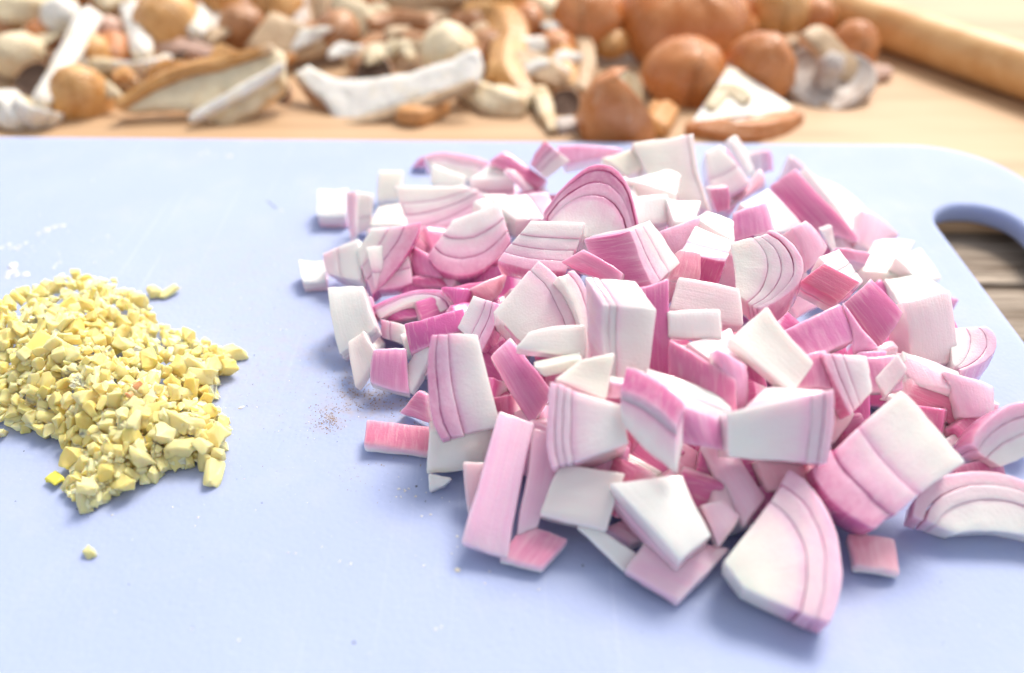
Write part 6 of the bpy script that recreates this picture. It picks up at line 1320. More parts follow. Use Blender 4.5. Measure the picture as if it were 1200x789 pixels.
(-9.352,15.390,0.499,0.129),
(-8.028,11.225,0.160,0.073),
(-10.236,17.441,0.592,0.103),
(-9.153,11.113,0.120,0.075),
(-6.740,13.276,0.120,0.174),
(-7.165,14.255,0.161,0.101),
(-9.471,15.035,0.807,0.078),
(-10.913,13.281,0.372,0.120),
(-7.748,11.892,0.220,0.128),
(-10.802,15.319,1.065,0.175),
(-7.067,14.038,0.120,0.169),
(-10.086,14.123,0.909,0.149),
(-11.143,13.811,0.534,0.127),
(-12.229,15.431,1.110,0.093),
(-10.746,13.771,0.804,0.074),
(-11.166,15.272,1.117,0.106),
(-8.223,11.903,0.552,0.130),
(-12.139,13.874,0.165,0.162),
(-8.668,13.173,1.049,0.090),
(-10.639,13.017,0.120,0.161),
(-11.676,17.294,0.673,0.171),
(-8.782,13.060,0.793,0.138),
(-8.155,13.143,0.960,0.076),
(-9.758,16.719,0.637,0.104),
(-12.137,13.735,0.146,0.084),
(-10.259,12.897,0.212,0.093),
(-11.389,14.694,0.848,0.122),
(-10.936,15.565,1.052,0.132),
(-7.742,11.640,0.120,0.178),
(-8.684,12.686,0.757,0.128),
(-12.630,15.173,0.958,0.084),
(-9.016,12.322,0.357,0.126),
(-7.195,14.200,0.252,0.085),
(-10.713,15.317,1.135,0.083),
(-9.162,15.894,0.340,0.090),
(-7.447,11.681,0.120,0.076),
(-8.802,11.447,0.347,0.107),
(-8.362,12.453,0.891,0.105),
(-7.493,11.888,0.359,0.083),
(-9.427,16.397,0.367,0.084),
(-11.824,13.983,0.604,0.108),
(-12.153,16.613,0.759,0.166),
(-8.702,12.423,0.570,0.150),
(-10.162,16.458,0.817,0.109),
(-12.780,15.989,0.961,0.124),
(-9.797,15.271,0.830,0.095),
(-9.921,16.917,0.680,0.081),
(-12.431,16.009,1.042,0.086),
(-10.003,15.374,0.851,0.152),
(-8.341,12.887,1.085,0.079),
(-8.199,11.887,0.766,0.093),
(-7.167,13.729,0.120,0.125),
(-9.222,12.669,0.671,0.072),
(-11.275,14.617,1.077,0.084),
(-9.522,12.361,0.120,0.166),
(-8.348,11.199,0.223,0.146),
(-9.270,15.623,0.431,0.129),
(-8.188,13.812,0.758,0.129),
(-9.400,12.313,0.274,0.084),
(-10.732,17.491,0.716,0.088),
(-10.037,17.510,0.457,0.109),
(-7.828,12.626,0.752,0.120),
(-8.348,13.610,0.805,0.163),
(-7.245,14.649,0.120,0.136),
(-8.474,16.241,0.120,0.174),
(-12.673,17.164,0.639,0.165),
(-11.164,15.927,0.946,0.169),
(-11.371,17.798,0.548,0.160),
(-8.582,11.906,0.577,0.077),
(-8.059,12.162,0.656,0.172),
(-10.921,16.212,0.921,0.162),
(-8.262,13.314,0.827,0.171),
(-10.515,15.186,1.016,0.171),
(-12.235,16.567,0.709,0.176),
(-8.112,12.063,0.708,0.124),
(-12.119,13.882,0.178,0.129),
(-9.080,11.346,0.130,0.085),
(-8.561,13.874,0.809,0.161),
(-10.987,14.540,0.905,0.170),
(-7.487,14.652,0.352,0.123),
(-12.528,16.078,0.910,0.129),
(-6.531,11.930,0.120,0.128),
(-11.059,15.860,1.076,0.070),
(-10.092,14.027,0.862,0.161),
(-7.194,12.860,0.542,0.130),
(-11.703,14.942,0.995,0.091),
(-11.103,13.997,0.673,0.164),
(-8.937,12.781,0.795,0.077),
(-9.205,12.454,0.408,0.150),
(-9.944,17.164,0.512,0.142),
(-9.635,12.427,0.120,0.148),
(-9.110,11.991,0.270,0.080),
(-9.742,13.565,0.904,0.088),
(-9.555,16.034,0.545,0.071),
(-11.585,14.344,0.630,0.139),
(-9.737,13.692,0.872,0.161),
(-11.680,13.669,0.442,0.110),
(-6.782,12.562,0.388,0.154),
(-8.930,12.680,0.579,0.135),
(-11.327,14.663,0.895,0.169),
(-9.434,13.206,0.824,0.105),
(-7.601,12.411,0.754,0.100),
(-10.394,13.617,0.795,0.109),
(-8.658,12.694,0.785,0.148),
(-9.233,15.931,0.438,0.110),
(-7.718,13.934,0.707,0.076),
(-11.466,13.692,0.373,0.139),
(-8.396,10.893,0.120,0.166),
(-10.691,14.303,0.865,0.149),
(-8.677,14.196,0.819,0.082),
(-10.303,17.184,0.652,0.133),
(-9.356,12.190,0.120,0.144),
(-9.180,12.815,0.705,0.108),
(-12.646,16.944,0.756,0.096),
(-11.985,13.706,0.262,0.080),
(-7.260,11.878,0.195,0.090),
(-6.825,12.399,0.480,0.128),
(-8.628,15.211,0.531,0.081),
(-8.649,15.216,0.484,0.096),
(-8.577,11.058,0.441,0.071),
(-9.089,12.810,0.667,0.156),
(-8.454,11.103,0.237,0.173),
(-9.089,11.558,0.120,0.176),
(-8.606,13.432,0.968,0.098),
(-7.874,11.812,0.406,0.161),
(-6.495,12.494,0.178,0.162),
(-12.754,15.540,0.952,0.179),
(-9.519,16.626,0.379,0.082),
(-12.745,16.139,1.047,0.163),
(-7.937,11.925,0.784,0.079),
(-8.520,15.699,0.237,0.172),
(-9.088,15.915,0.384,0.071),
(-9.452,15.367,0.608,0.163),
(-9.013,15.257,0.557,0.089),
(-7.458,13.920,0.594,0.074),
(-12.675,17.709,0.440,0.145),
(-8.714,12.631,0.892,0.070),
(-12.072,14.555,0.862,0.083),
(-10.037,15.713,0.800,0.140),
(-10.737,14.337,1.052,0.098),
(-12.303,15.207,0.945,0.089),
(-10.899,13.847,0.825,0.089),
(-8.618,10.831,0.149,0.094),
(-8.142,11.446,0.486,0.098),
(-12.346,14.471,0.753,0.098),
(-8.053,11.181,0.120,0.091),
(-8.712,14.297,0.652,0.141),
(-7.901,11.707,0.557,0.083),
(-10.276,12.933,0.120,0.145),
(-8.610,11.381,0.348,0.142),
(-10.698,15.013,1.081,0.147),
(-9.702,13.663,0.966,0.085),
(-10.056,12.863,0.120,0.150),
(-9.105,13.087,0.950,0.082),
(-7.814,12.025,0.624,0.085),
(-10.120,13.093,0.251,0.178),
(-11.805,17.923,0.581,0.099),
(-10.696,15.949,0.948,0.140),
(-7.224,15.351,0.120,0.146),
(-7.450,15.351,0.133,0.133),
(-12.425,15.793,1.023,0.153),
(-9.015,15.642,0.451,0.077),
(-7.298,11.807,0.120,0.079),
(-7.476,14.186,0.262,0.148),
(-12.841,15.689,1.127,0.099),
(-9.037,13.788,1.036,0.081),
(-8.743,13.836,0.778,0.147),
(-7.517,13.255,0.505,0.122),
(-7.790,13.219,0.876,0.080),
(-9.006,13.385,0.942,0.130),
(-8.638,12.149,0.548,0.156),
(-8.820,11.089,0.299,0.089),
(-12.217,14.487,0.634,0.099),
(-8.093,11.490,0.617,0.100),
(-12.673,17.658,0.548,0.092),
(-9.808,15.887,0.730,0.083),
(-7.849,12.384,0.673,0.137),
(-9.376,16.129,0.457,0.109),
(-7.370,12.195,0.523,0.091),
(-8.075,15.891,0.164,0.071),
(-8.930,11.002,0.169,0.086),
(-12.130,16.250,0.827,0.123),
(-8.948,14.139,0.907,0.103),
(-6.699,11.949,0.120,0.107),
(-8.272,12.297,0.919,0.098),
(-9.205,15.942,0.385,0.102),
(-10.811,14.578,0.973,0.178),
(-12.694,15.345,0.918,0.134),
(-8.822,15.365,0.466,0.097),
(-8.327,11.331,0.213,0.154),
(-7.060,12.870,0.458,0.146),
(-8.966,14.897,0.539,0.143),
(-7.191,14.875,0.257,0.092),
(-11.355,13.779,0.496,0.173),
(-7.374,12.497,0.543,0.148),
(-6.880,12.343,0.631,0.105),
(-7.530,12.394,0.576,0.155),
(-7.553,13.608,0.576,0.087),
(-10.505,16.061,1.038,0.088),
(-10.310,15.136,1.096,0.079),
(-9.279,12.213,0.163,0.124),
(-12.788,15.579,0.950,0.156),
(-9.737,15.535,0.636,0.179),
(-8.798,12.922,0.893,0.078),
(-8.737,11.357,0.238,0.154),
(-10.304,13.293,0.629,0.091),
(-6.643,12.543,0.455,0.088),
(-9.031,15.032,0.580,0.151),
(-8.263,12.320,0.909,0.084),
(-8.484,11.501,0.505,0.109),
(-10.339,13.695,0.714,0.156),
(-10.488,16.515,0.770,0.144),
(-7.365,14.587,0.282,0.157),
(-8.004,13.294,0.752,0.152),
(-11.855,15.805,0.899,0.123),
(-7.464,14.087,0.439,0.085),
(-9.032,13.098,0.810,0.168),
(-9.998,15.869,0.702,0.163),
(-11.697,15.020,1.031,0.090),
(-7.541,12.077,0.324,0.160),
(-10.312,15.035,0.905,0.128),
(-11.605,18.248,0.434,0.153),
(-9.247,13.829,0.871,0.122),
(-11.374,14.668,0.830,0.155),
(-7.728,13.188,0.657,0.161),
(-8.629,10.973,0.356,0.096),
(-9.552,16.791,0.472,0.081),
(-6.502,12.141,0.175,0.099),
(-11.277,13.555,0.510,0.072),
(-10.475,12.937,0.307,0.093),
(-7.041,14.092,0.120,0.153),
(-10.757,15.088,1.104,0.161),
(-8.527,11.691,0.517,0.082),
(-12.241,14.007,0.337,0.080),
(-6.962,13.255,0.167,0.142),
(-11.339,14.516,0.803,0.160),
(-11.979,13.559,0.120,0.081),
(-7.777,12.037,0.333,0.157),
(-8.350,11.565,0.503,0.124),
(-9.046,14.338,0.810,0.082),
(-10.011,14.256,0.898,0.148),
(-7.705,11.898,0.434,0.090),
(-8.575,10.861,0.209,0.099),
(-10.009,16.682,0.740,0.095),
(-9.520,14.604,0.867,0.104),
(-12.387,15.414,0.977,0.172),
(-7.060,12.405,0.515,0.129),
(-10.071,17.288,0.502,0.148),
(-8.720,13.206,0.919,0.153),
(-12.367,17.919,0.548,0.081),
(-8.957,14.567,0.742,0.078),
(-6.768,12.979,0.175,0.121),
(-10.050,13.325,0.485,0.120),
(-12.388,13.970,0.120,0.129),
(-8.055,11.605,0.264,0.145),
(-6.978,12.836,0.398,0.162),
(-10.588,14.019,0.868,0.144),
(-7.395,15.109,0.214,0.160),
(-11.121,16.128,0.983,0.070),
(-8.937,14.411,0.718,0.120),
(-11.118,17.148,0.703,0.162),
(-11.313,16.016,0.952,0.173),
(-9.068,12.688,0.568,0.148),
(-9.575,14.204,0.950,0.134),
(-10.906,14.988,1.028,0.127),
(-10.785,13.449,0.473,0.162),
(-7.117,14.613,0.120,0.072),
(-10.351,15.708,1.011,0.099),
(-8.330,11.279,0.545,0.105),
(-7.723,12.425,0.525,0.176),
(-10.043,13.830,1.041,0.090),
(-11.509,14.466,0.853,0.083),
(-9.892,13.892,1.050,0.109),
(-12.637,17.582,0.515,0.082),
(-8.968,13.363,0.915,0.174),
(-12.047,14.936,0.798,0.152),
(-8.986,11.323,0.186,0.073),
(-10.307,15.416,0.840,0.150),
(-7.023,15.335,0.120,0.104),
(-8.628,16.291,0.120,0.154),
(-12.079,14.009,0.292,0.135),
(-7.634,11.965,0.223,0.145),
(-10.790,15.215,1.014,0.130),
(-7.124,11.976,0.120,0.147),
(-7.660,12.506,0.766,0.086),
(-11.353,15.030,1.067,0.098),
(-7.569,13.670,0.629,0.102),
(-7.219,12.158,0.264,0.131),
(-8.225,14.003,0.783,0.104),
(-7.546,12.784,0.706,0.146),
(-6.576,12.158,0.358,0.072),
(-7.976,13.478,0.870,0.093),
(-7.954,11.989,0.494,0.162),
(-11.350,16.893,0.836,0.077),
(-11.625,13.653,0.146,0.123),
(-7.509,13.096,0.659,0.073),
(-9.051,14.656,0.629,0.172),
(-10.631,15.868,1.077,0.087),
(-12.653,15.639,1.045,0.083),
(-6.924,11.874,0.120,0.149),
(-9.579,14.650,0.960,0.101),
(-10.247,13.074,0.165,0.125),
(-8.648,12.673,0.668,0.140),
(-8.492,11.051,0.191,0.154),
(-7.643,13.969,0.505,0.168),
(-10.630,17.744,0.587,0.094),
(-6.614,12.890,0.277,0.078),
(-9.739,14.680,1.014,0.080),
(-11.162,18.138,0.543,0.074),
(-11.119,16.021,1.009,0.073),
(-8.994,11.248,0.224,0.090),
(-7.764,11.547,0.120,0.121),
(-11.508,17.120,0.707,0.150),
(-7.254,12.728,0.547,0.173),
(-8.289,15.161,0.396,0.166),
(-6.500,12.024,0.120,0.107),
(-8.962,12.964,0.790,0.132),
(-9.218,13.566,0.938,0.161),
(-11.413,14.720,1.062,0.108),
(-11.114,18.173,0.415,0.135),
(-6.600,13.254,0.120,0.098),
(-8.785,10.937,0.120,0.120),
(-8.086,12.212,0.758,0.160),
(-8.052,15.438,0.350,0.088),
(-7.187,15.486,0.120,0.161),
(-12.107,14.409,0.736,0.075),
(-9.177,11.768,0.120,0.105),
(-10.288,16.327,0.820,0.140),
(-10.360,17.214,0.742,0.092),
(-12.195,16.383,0.771,0.168),
(-8.811,10.975,0.120,0.161),
(-12.102,18.286,0.468,0.076),
(-7.391,12.644,0.710,0.087),
(-10.944,14.994,1.214,0.076),
(-12.491,17.559,0.499,0.141),
(-8.705,13.153,1.009,0.084),
(-9.734,15.634,0.747,0.082),
(-8.507,10.800,0.120,0.110),
(-7.824,11.594,0.135,0.165),
(-9.282,15.622,0.581,0.099),
(-11.619,14.580,0.840,0.125),
(-12.945,16.019,0.977,0.142),
(-8.932,15.600,0.304,0.169),
(-6.738,13.332,0.120,0.126),
(-12.232,17.290,0.555,0.153),
(-7.916,12.449,0.841,0.084),
(-7.330,14.934,0.371,0.073),
(-8.768,12.831,0.839,0.081),
(-8.706,12.887,0.909,0.098),
(-6.754,12.106,0.434,0.082),
(-7.969,11.506,0.428,0.075),
(-11.018,17.049,0.695,0.151),
(-8.333,14.283,0.757,0.091),
(-9.407,16.191,0.229,0.163),
(-12.006,13.785,0.120,0.125),
(-9.454,15.683,0.500,0.127),
(-8.354,12.724,0.820,0.137),
(-6.401,12.932,0.120,0.085),
(-8.101,14.301,0.566,0.151),
(-12.579,17.997,0.447,0.104),
(-10.330,14.075,0.912,0.138),
(-10.296,13.518,0.776,0.076),
(-10.139,16.877,0.772,0.109),
(-8.019,13.528,0.848,0.093),
(-7.083,15.293,0.120,0.123),
(-12.626,15.374,0.931,0.122),
(-10.155,15.118,1.074,0.101),
(-7.024,12.148,0.506,0.096),
(-11.466,18.083,0.471,0.166),
(-8.392,11.385,0.291,0.151),
(-8.558,16.001,0.120,0.174),
(-11.600,14.773,0.847,0.158),
(-10.707,15.595,1.083,0.108),
(-8.567,11.581,0.525,0.076),
(-11.771,15.871,0.984,0.089),
(-9.198,15.797,0.322,0.173),
(-7.087,11.934,0.173,0.089),
(-8.607,13.400,1.032,0.102),
(-9.060,11.929,0.210,0.154),
(-12.156,14.936,0.762,0.142),
(-9.787,15.546,0.696,0.178),
(-9.296,15.385,0.593,0.103),
(-9.614,16.414,0.312,0.126),
(-8.025,12.235,0.921,0.101),
(-11.676,13.996,0.629,0.089),
(-8.031,11.963,0.615,0.161),
(-10.508,13.155,0.369,0.125),
(-6.371,12.368,0.120,0.151),
(-8.386,12.839,0.953,0.085),
(-8.166,11.317,0.407,0.105),
(-13.011,15.980,0.977,0.142),
(-9.207,11.649,0.120,0.157),
(-10.955,15.139,1.012,0.169),
(-9.605,15.759,0.572,0.161),
(-10.272,17.821,0.339,0.121),
(-12.700,17.783,0.428,0.167),
(-11.422,13.473,0.309,0.079),
(-11.810,16.167,0.878,0.178),
(-10.893,15.418,1.126,0.093),
(-9.901,15.042,0.809,0.125),
(-7.377,14.050,0.134,0.140),
(-8.624,11.885,0.496,0.091),
(-10.247,14.402,0.940,0.139),
(-6.467,12.257,0.249,0.109),
(-8.525,11.896,0.578,0.099),
(-7.780,11.802,0.508,0.108),
(-9.012,15.004,0.582,0.133),
(-7.286,14.521,0.120,0.164),
(-11.500,15.334,1.036,0.161),
(-11.857,14.183,0.578,0.073),
(-11.008,12.969,0.120,0.129),
(-8.102,15.083,0.496,0.102),
(-11.349,14.111,0.668,0.138),
(-9.457,12.971,0.525,0.125),
(-7.919,15.808,0.120,0.173),
(-8.122,12.143,0.941,0.095),
(-10.672,17.620,0.624,0.087),
(-7.694,12.861,0.763,0.157),
(-9.333,16.445,0.275,0.106),
(-7.582,15.421,0.229,0.100),
(-10.057,16.197,0.659,0.146),
(-9.860,15.841,0.736,0.074),
(-8.102,12.456,0.975,0.078),
(-6.709,12.174,0.120,0.174),
(-11.632,13.778,0.385,0.171),
(-12.105,13.688,0.120,0.129),
(-10.177,16.384,0.840,0.077),
(-10.849,15.606,1.098,0.086),
(-7.431,12.102,0.184,0.128),
(-12.711,15.503,1.038,0.100),
(-6.442,12.085,0.213,0.102),
(-9.176,11.584,0.120,0.087),
(-11.222,18.065,0.453,0.170),
(-9.133,14.398,0.789,0.124),
(-10.084,14.699,0.940,0.131),
(-9.175,12.783,0.691,0.087),
(-9.682,17.016,0.377,0.169),
(-9.564,16.475,0.478,0.104),
(-7.841,13.409,0.691,0.167),
(-8.416,12.147,0.809,0.099),
(-7.422,11.999,0.226,0.083),
(-10.704,13.229,0.174,0.120),
(-9.564,12.844,0.555,0.081),
(-7.856,13.613,0.644,0.141),
(-11.535,13.565,0.427,0.099),
(-10.903,15.161,1.034,0.136),
(-7.617,14.151,0.725,0.108),
(-7.795,12.070,0.346,0.127),
(-7.609,12.134,0.624,0.077),
(-9.172,14.306,0.917,0.103),
(-10.087,16.899,0.569,0.173),
(-8.098,15.080,0.409,0.150),
(-11.579,14.196,0.741,0.074),
(-8.425,11.034,0.208,0.104),
(-11.707,15.734,1.047,0.080),
(-10.371,14.044,0.852,0.171),
(-7.787,12.402,0.557,0.163),
(-9.813,16.321,0.598,0.108),
(-8.012,11.955,0.518,0.148),
(-7.730,14.076,0.663,0.080),
(-8.560,11.506,0.386,0.132),
(-8.762,11.846,0.459,0.106),
(-11.807,13.724,0.211,0.167),
(-9.614,13.487,0.929,0.074),
(-7.310,15.563,0.120,0.160),
(-6.977,11.944,0.133,0.096),
(-12.310,17.840,0.461,0.156),
(-10.869,13.934,0.910,0.071),
(-10.296,15.843,0.772,0.132),
(-9.660,16.750,0.513,0.091),
(-12.348,13.977,0.120,0.173),
(-7.250,13.607,0.355,0.082),
(-7.766,11.895,0.312,0.132),
(-10.064,14.518,1.059,0.077),
(-9.100,16.589,0.120,0.072),
(-9.940,12.818,0.256,0.083),
(-11.248,13.495,0.282,0.139),
(-11.709,15.965,0.910,0.168),
(-11.309,14.731,0.945,0.132),
(-9.032,11.568,0.155,0.076),
(-9.854,14.701,1.061,0.075),
(-7.626,12.225,0.660,0.082),
(-11.313,14.706,0.822,0.139),
(-11.606,13.996,0.536,0.128),
(-9.196,12.783,0.774,0.104),
(-12.402,14.786,0.770,0.097),
(-9.922,13.988,0.811,0.137),
(-12.108,15.051,0.989,0.095),
(-11.159,14.208,0.917,0.104),
(-6.784,12.876,0.277,0.170),
(-9.432,13.477,0.778,0.168),
(-11.788,15.947,0.884,0.149),
(-7.909,14.825,0.512,0.090),
(-10.385,16.548,0.957,0.096),
(-11.321,15.027,1.085,0.095),
(-11.351,16.716,0.913,0.073),
(-11.841,15.006,0.967,0.089),
(-7.768,11.684,0.416,0.106),
(-10.682,14.556,0.916,0.158),
(-12.310,15.486,0.868,0.147),
(-9.099,11.236,0.120,0.175),
(-9.522,13.321,0.706,0.177),
(-7.658,13.467,0.757,0.094),
(-11.345,14.817,1.055,0.083),
(-10.385,12.975,0.337,0.081),
(-7.914,12.788,0.786,0.159),
(-9.349,13.477,0.852,0.126)]
GARLIC_LOOSE = [((-9.79,18.13,0.12),0.20,'ragged garlic scrap lying alone behind the heap',None,1.3),
((-9.45,18.19,0.1),0.17,'smaller garlic scrap touching the lone ragged one',None,1.2),
((-6.27,11.56,0.12),0.20,'single garlic cube lying just in front of the heap by the shallot side',None,1),
((-7.08,15.48,0.13),0.22,'long garlic sliver sticking out of the heap towards the shallots',None,1.7),
((-9.54,11.42,0.1),0.16,'bright greenish yellow garlic sprout bit at the front tip of the heap','green',1.3),
((-11.38,12.76,0.1),0.16,'garlic crumb at the picture edge in front of the heap',None,1),
((-8.12,9.59,0.07),0.11,'tiny white garlic shaving alone on the bare board front',None,1.2),
((-8.15,13.12,1.21),0.13,'small reddish stained garlic bit in the middle of the heap','blush',1),
((-8.14,12.78,1.26),0.08,'tiniest reddish garlic crumb in the middle of the heap','blush',1)]
SCRAPS = [(-12.740,35.829,0.399,0.579,0.086,3.000),
(-9.118,37.453,0.596,0.956,0.542,1.000),
(-14.768,34.524,0.228,0.934,0.374,3.000),
(-13.890,33.381,0.068,0.926,1.146,1.000),
(-21.917,37.523,0.604,0.841,0.397,2.000),
(-1.859,36.812,0.520,0.886,-1.105,3.000),
(-21.739,40.404,0.914,0.642,-1.013,3.000),
(-18.949,35.516,0.359,0.508,-0.901,1.000),
(-12.039,35.001,0.292,0.900,-0.028,3.000),
(-21.018,37.167,0.562,0.724,0.892,0.000),
(0.656,34.613,0.240,0.647,0.738,0.000),
(-1.213,38.030,0.662,0.625,-0.182,2.000),
(-8.076,38.612,0.726,0.526,0.368,2.000),
(-16.514,33.796,0.127,0.552,-0.136,3.000),
(-13.359,37.659,0.619,0.611,1.054,2.000),
(1.803,38.503,0.714,0.501,-0.808,3.000),
(-16.607,32.304,0.000,0.607,-0.206,0.000),
(-2.575,42.526,1.115,0.827,0.689,0.000),
(1.841,38.189,0.679,0.753,-1.083,1.000),
(-7.368,36.076,0.430,0.732,0.332,1.000),
(-22.203,41.618,1.031,0.831,-0.246,3.000),
(-3.466,36.288,0.456,0.805,-0.898,0.000),
(1.464,34.358,0.206,0.991,0.034,1.000),
(-10.992,34.141,0.176,0.672,0.207,0.000),
(-5.419,36.076,0.430,0.780,0.649,0.000),
(-5.788,36.076,0.430,1.000,1.040,0.000),
(-4.799,36.076,0.430,0.704,-0.978,0.000),
(-3.812,36.076,0.430,0.801,-0.413,2.000),
(-0.339,34.593,0.238,0.965,0.881,3.000),
(-5.172,38.007,0.659,0.732,1.079,2.000),
(-6.264,40.085,0.881,0.665,-0.238,0.000),
(-21.531,37.958,0.654,0.752,1.077,1.000),
(2.454,35.401,0.344,0.639,0.335,1.000),
(-12.727,42.233,1.089,0.708,-1.000,1.000)]
BURIED = [(-1.097,37.349,0.010,1.079,0.212,2.000),
(-10.874,38.807,0.194,1.023,0.153,4.000),
(-3.913,40.644,0.406,0.813,0.234,4.000),
(-21.629,45.603,0.895,0.848,-0.126,2.000),
(-23.770,37.363,0.012,1.181,-0.185,4.000),
(-12.076,50.743,1.299,1.215,-0.015,0.000),
(-8.289,41.625,0.512,0.985,-0.162,1.000),
(-13.560,43.131,0.666,0.916,0.454,2.000),
(-15.212,41.011,0.447,0.934,-0.291,2.000),
(-29.731,49.786,1.231,1.048,0.468,2.000),
(-16.485,45.640,0.899,1.199,-0.270,1.000),
(-27.771,49.488,1.209,1.211,0.198,3.000),
(-9.569,39.032,0.221,1.080,0.405,3.000),
(-23.817,48.013,1.096,0.832,-0.203,3.000),
(0.514,40.120,0.348,1.063,-0.488,2.000),
(-18.170,37.071,-0.027,1.093,-0.418,0.000),
(-20.391,42.494,0.602,1.020,-0.449,2.000),
(-6.406,50.083,1.252,1.043,0.192,3.000),
(-6.738,42.358,0.588,0.865,-0.364,0.000),
(-24.422,39.330,0.256,1.104,0.173,1.000),
(-17.563,43.550,0.706,1.019,-0.261,4.000),
(-3.908,49.342,1.198,1.128,-0.129,2.000),
(-17.849,40.955,0.440,1.089,-0.070,1.000),
(-24.763,44.693,0.814,1.009,-0.388,1.000),
(-22.765,36.851,-0.056,0.971,-0.461,4.000),
(-0.260,41.926,0.544,0.925,0.366,1.000),
(2.006,37.415,0.019,1.051,-0.261,0.000),
(-19.732,49.001,1.172,0.968,-0.214,0.000),
(-15.620,43.086,0.661,0.915,0.269,3.000),
(-25.465,43.561,0.708,0.880,-0.285,2.000),
(-1.871,44.012,0.750,1.071,-0.124,1.000),
(-6.326,36.545,-0.097,1.065,0.193,4.000),
(-27.713,44.453,0.792,1.117,0.474,0.000),
(-2.491,40.807,0.424,0.845,0.017,3.000),
(1.063,40.554,0.396,1.085,0.137,3.000),
(-21.826,44.009,0.750,1.214,0.109,1.000),
(-13.335,43.823,0.733,1.138,-0.037,4.000),
(-20.811,45.657,0.900,0.912,0.334,0.000),
(-8.289,38.922,0.207,1.245,-0.346,1.000),
(-24.307,40.125,0.348,1.187,-0.064,2.000),
(-0.030,42.206,0.573,1.126,-0.279,2.000),
(-1.836,39.433,0.268,1.230,0.333,1.000),
(-25.493,49.954,1.243,0.863,0.048,0.000),
(-4.234,46.967,1.011,0.884,0.161,3.000),
(-25.054,39.956,0.329,0.904,-0.185,0.000),
(-24.076,42.738,0.627,0.887,0.369,2.000),
(-0.956,40.087,0.344,0.913,-0.059,0.000),
(-16.068,44.312,0.779,0.895,-0.438,2.000),
(-1.450,36.953,-0.042,0.853,-0.189,0.000),
(-3.412,37.401,0.017,0.998,0.437,0.000),
(-21.201,47.208,1.031,1.123,0.269,3.000),
(-20.637,38.701,0.181,1.205,-0.376,4.000),
(-13.235,50.115,1.255,1.194,0.265,4.000),
(-14.766,51.908,1.379,1.016,-0.125,1.000),
(-14.964,41.724,0.523,1.191,0.107,2.000),
(2.690,42.680,0.621,1.232,-0.038,2.000),
(-17.145,42.487,0.601,0.839,-0.176,4.000),
(-13.235,41.287,0.476,1.050,-0.015,2.000),
(2.733,49.737,1.227,1.023,0.472,2.000),
(-7.125,46.901,1.006,0.844,0.241,1.000),
(-21.736,44.349,0.782,0.952,-0.429,4.000),
(-12.200,50.682,1.295,1.127,0.189,3.000),
(-20.172,47.892,1.086,1.136,-0.268,4.000),
(0.644,39.995,0.333,1.247,-0.218,0.000),
(-10.810,49.916,1.240,0.835,0.448,1.000),
(-0.954,42.135,0.565,0.916,-0.497,2.000),
(12.606,44.128,0.761,0.812,-0.190,2.000),
(10.295,48.578,1.140,1.067,0.322,2.000),
(5.556,47.625,1.065,1.195,-0.470,2.000),
(12.433,47.111,1.023,0.907,0.164,0.000),
(5.139,45.903,0.921,0.849,-0.440,0.000),
(9.221,46.802,0.998,1.035,0.193,0.000),
(14.853,40.900,0.434,1.137,-0.137,0.000),
(10.914,41.095,0.456,0.814,0.315,2.000),
(14.241,37.876,0.078,0.901,-0.101,2.000),
(5.939,46.011,0.931,1.122,0.030,0.000),
(11.811,50.767,1.301,0.820,0.202,0.000),
(4.413,42.986,0.651,0.878,0.359,2.000),
(10.831,39.589,0.286,1.020,-0.412,0.000),
(12.795,49.465,1.207,0.919,-0.368,2.000),
(9.819,39.893,0.322,0.844,-0.236,2.000),
(9.718,43.342,0.686,0.922,0.498,2.000),
(4.283,44.603,0.805,1.140,-0.100,0.000),
(12.349,41.107,0.457,1.242,-0.425,0.000)]
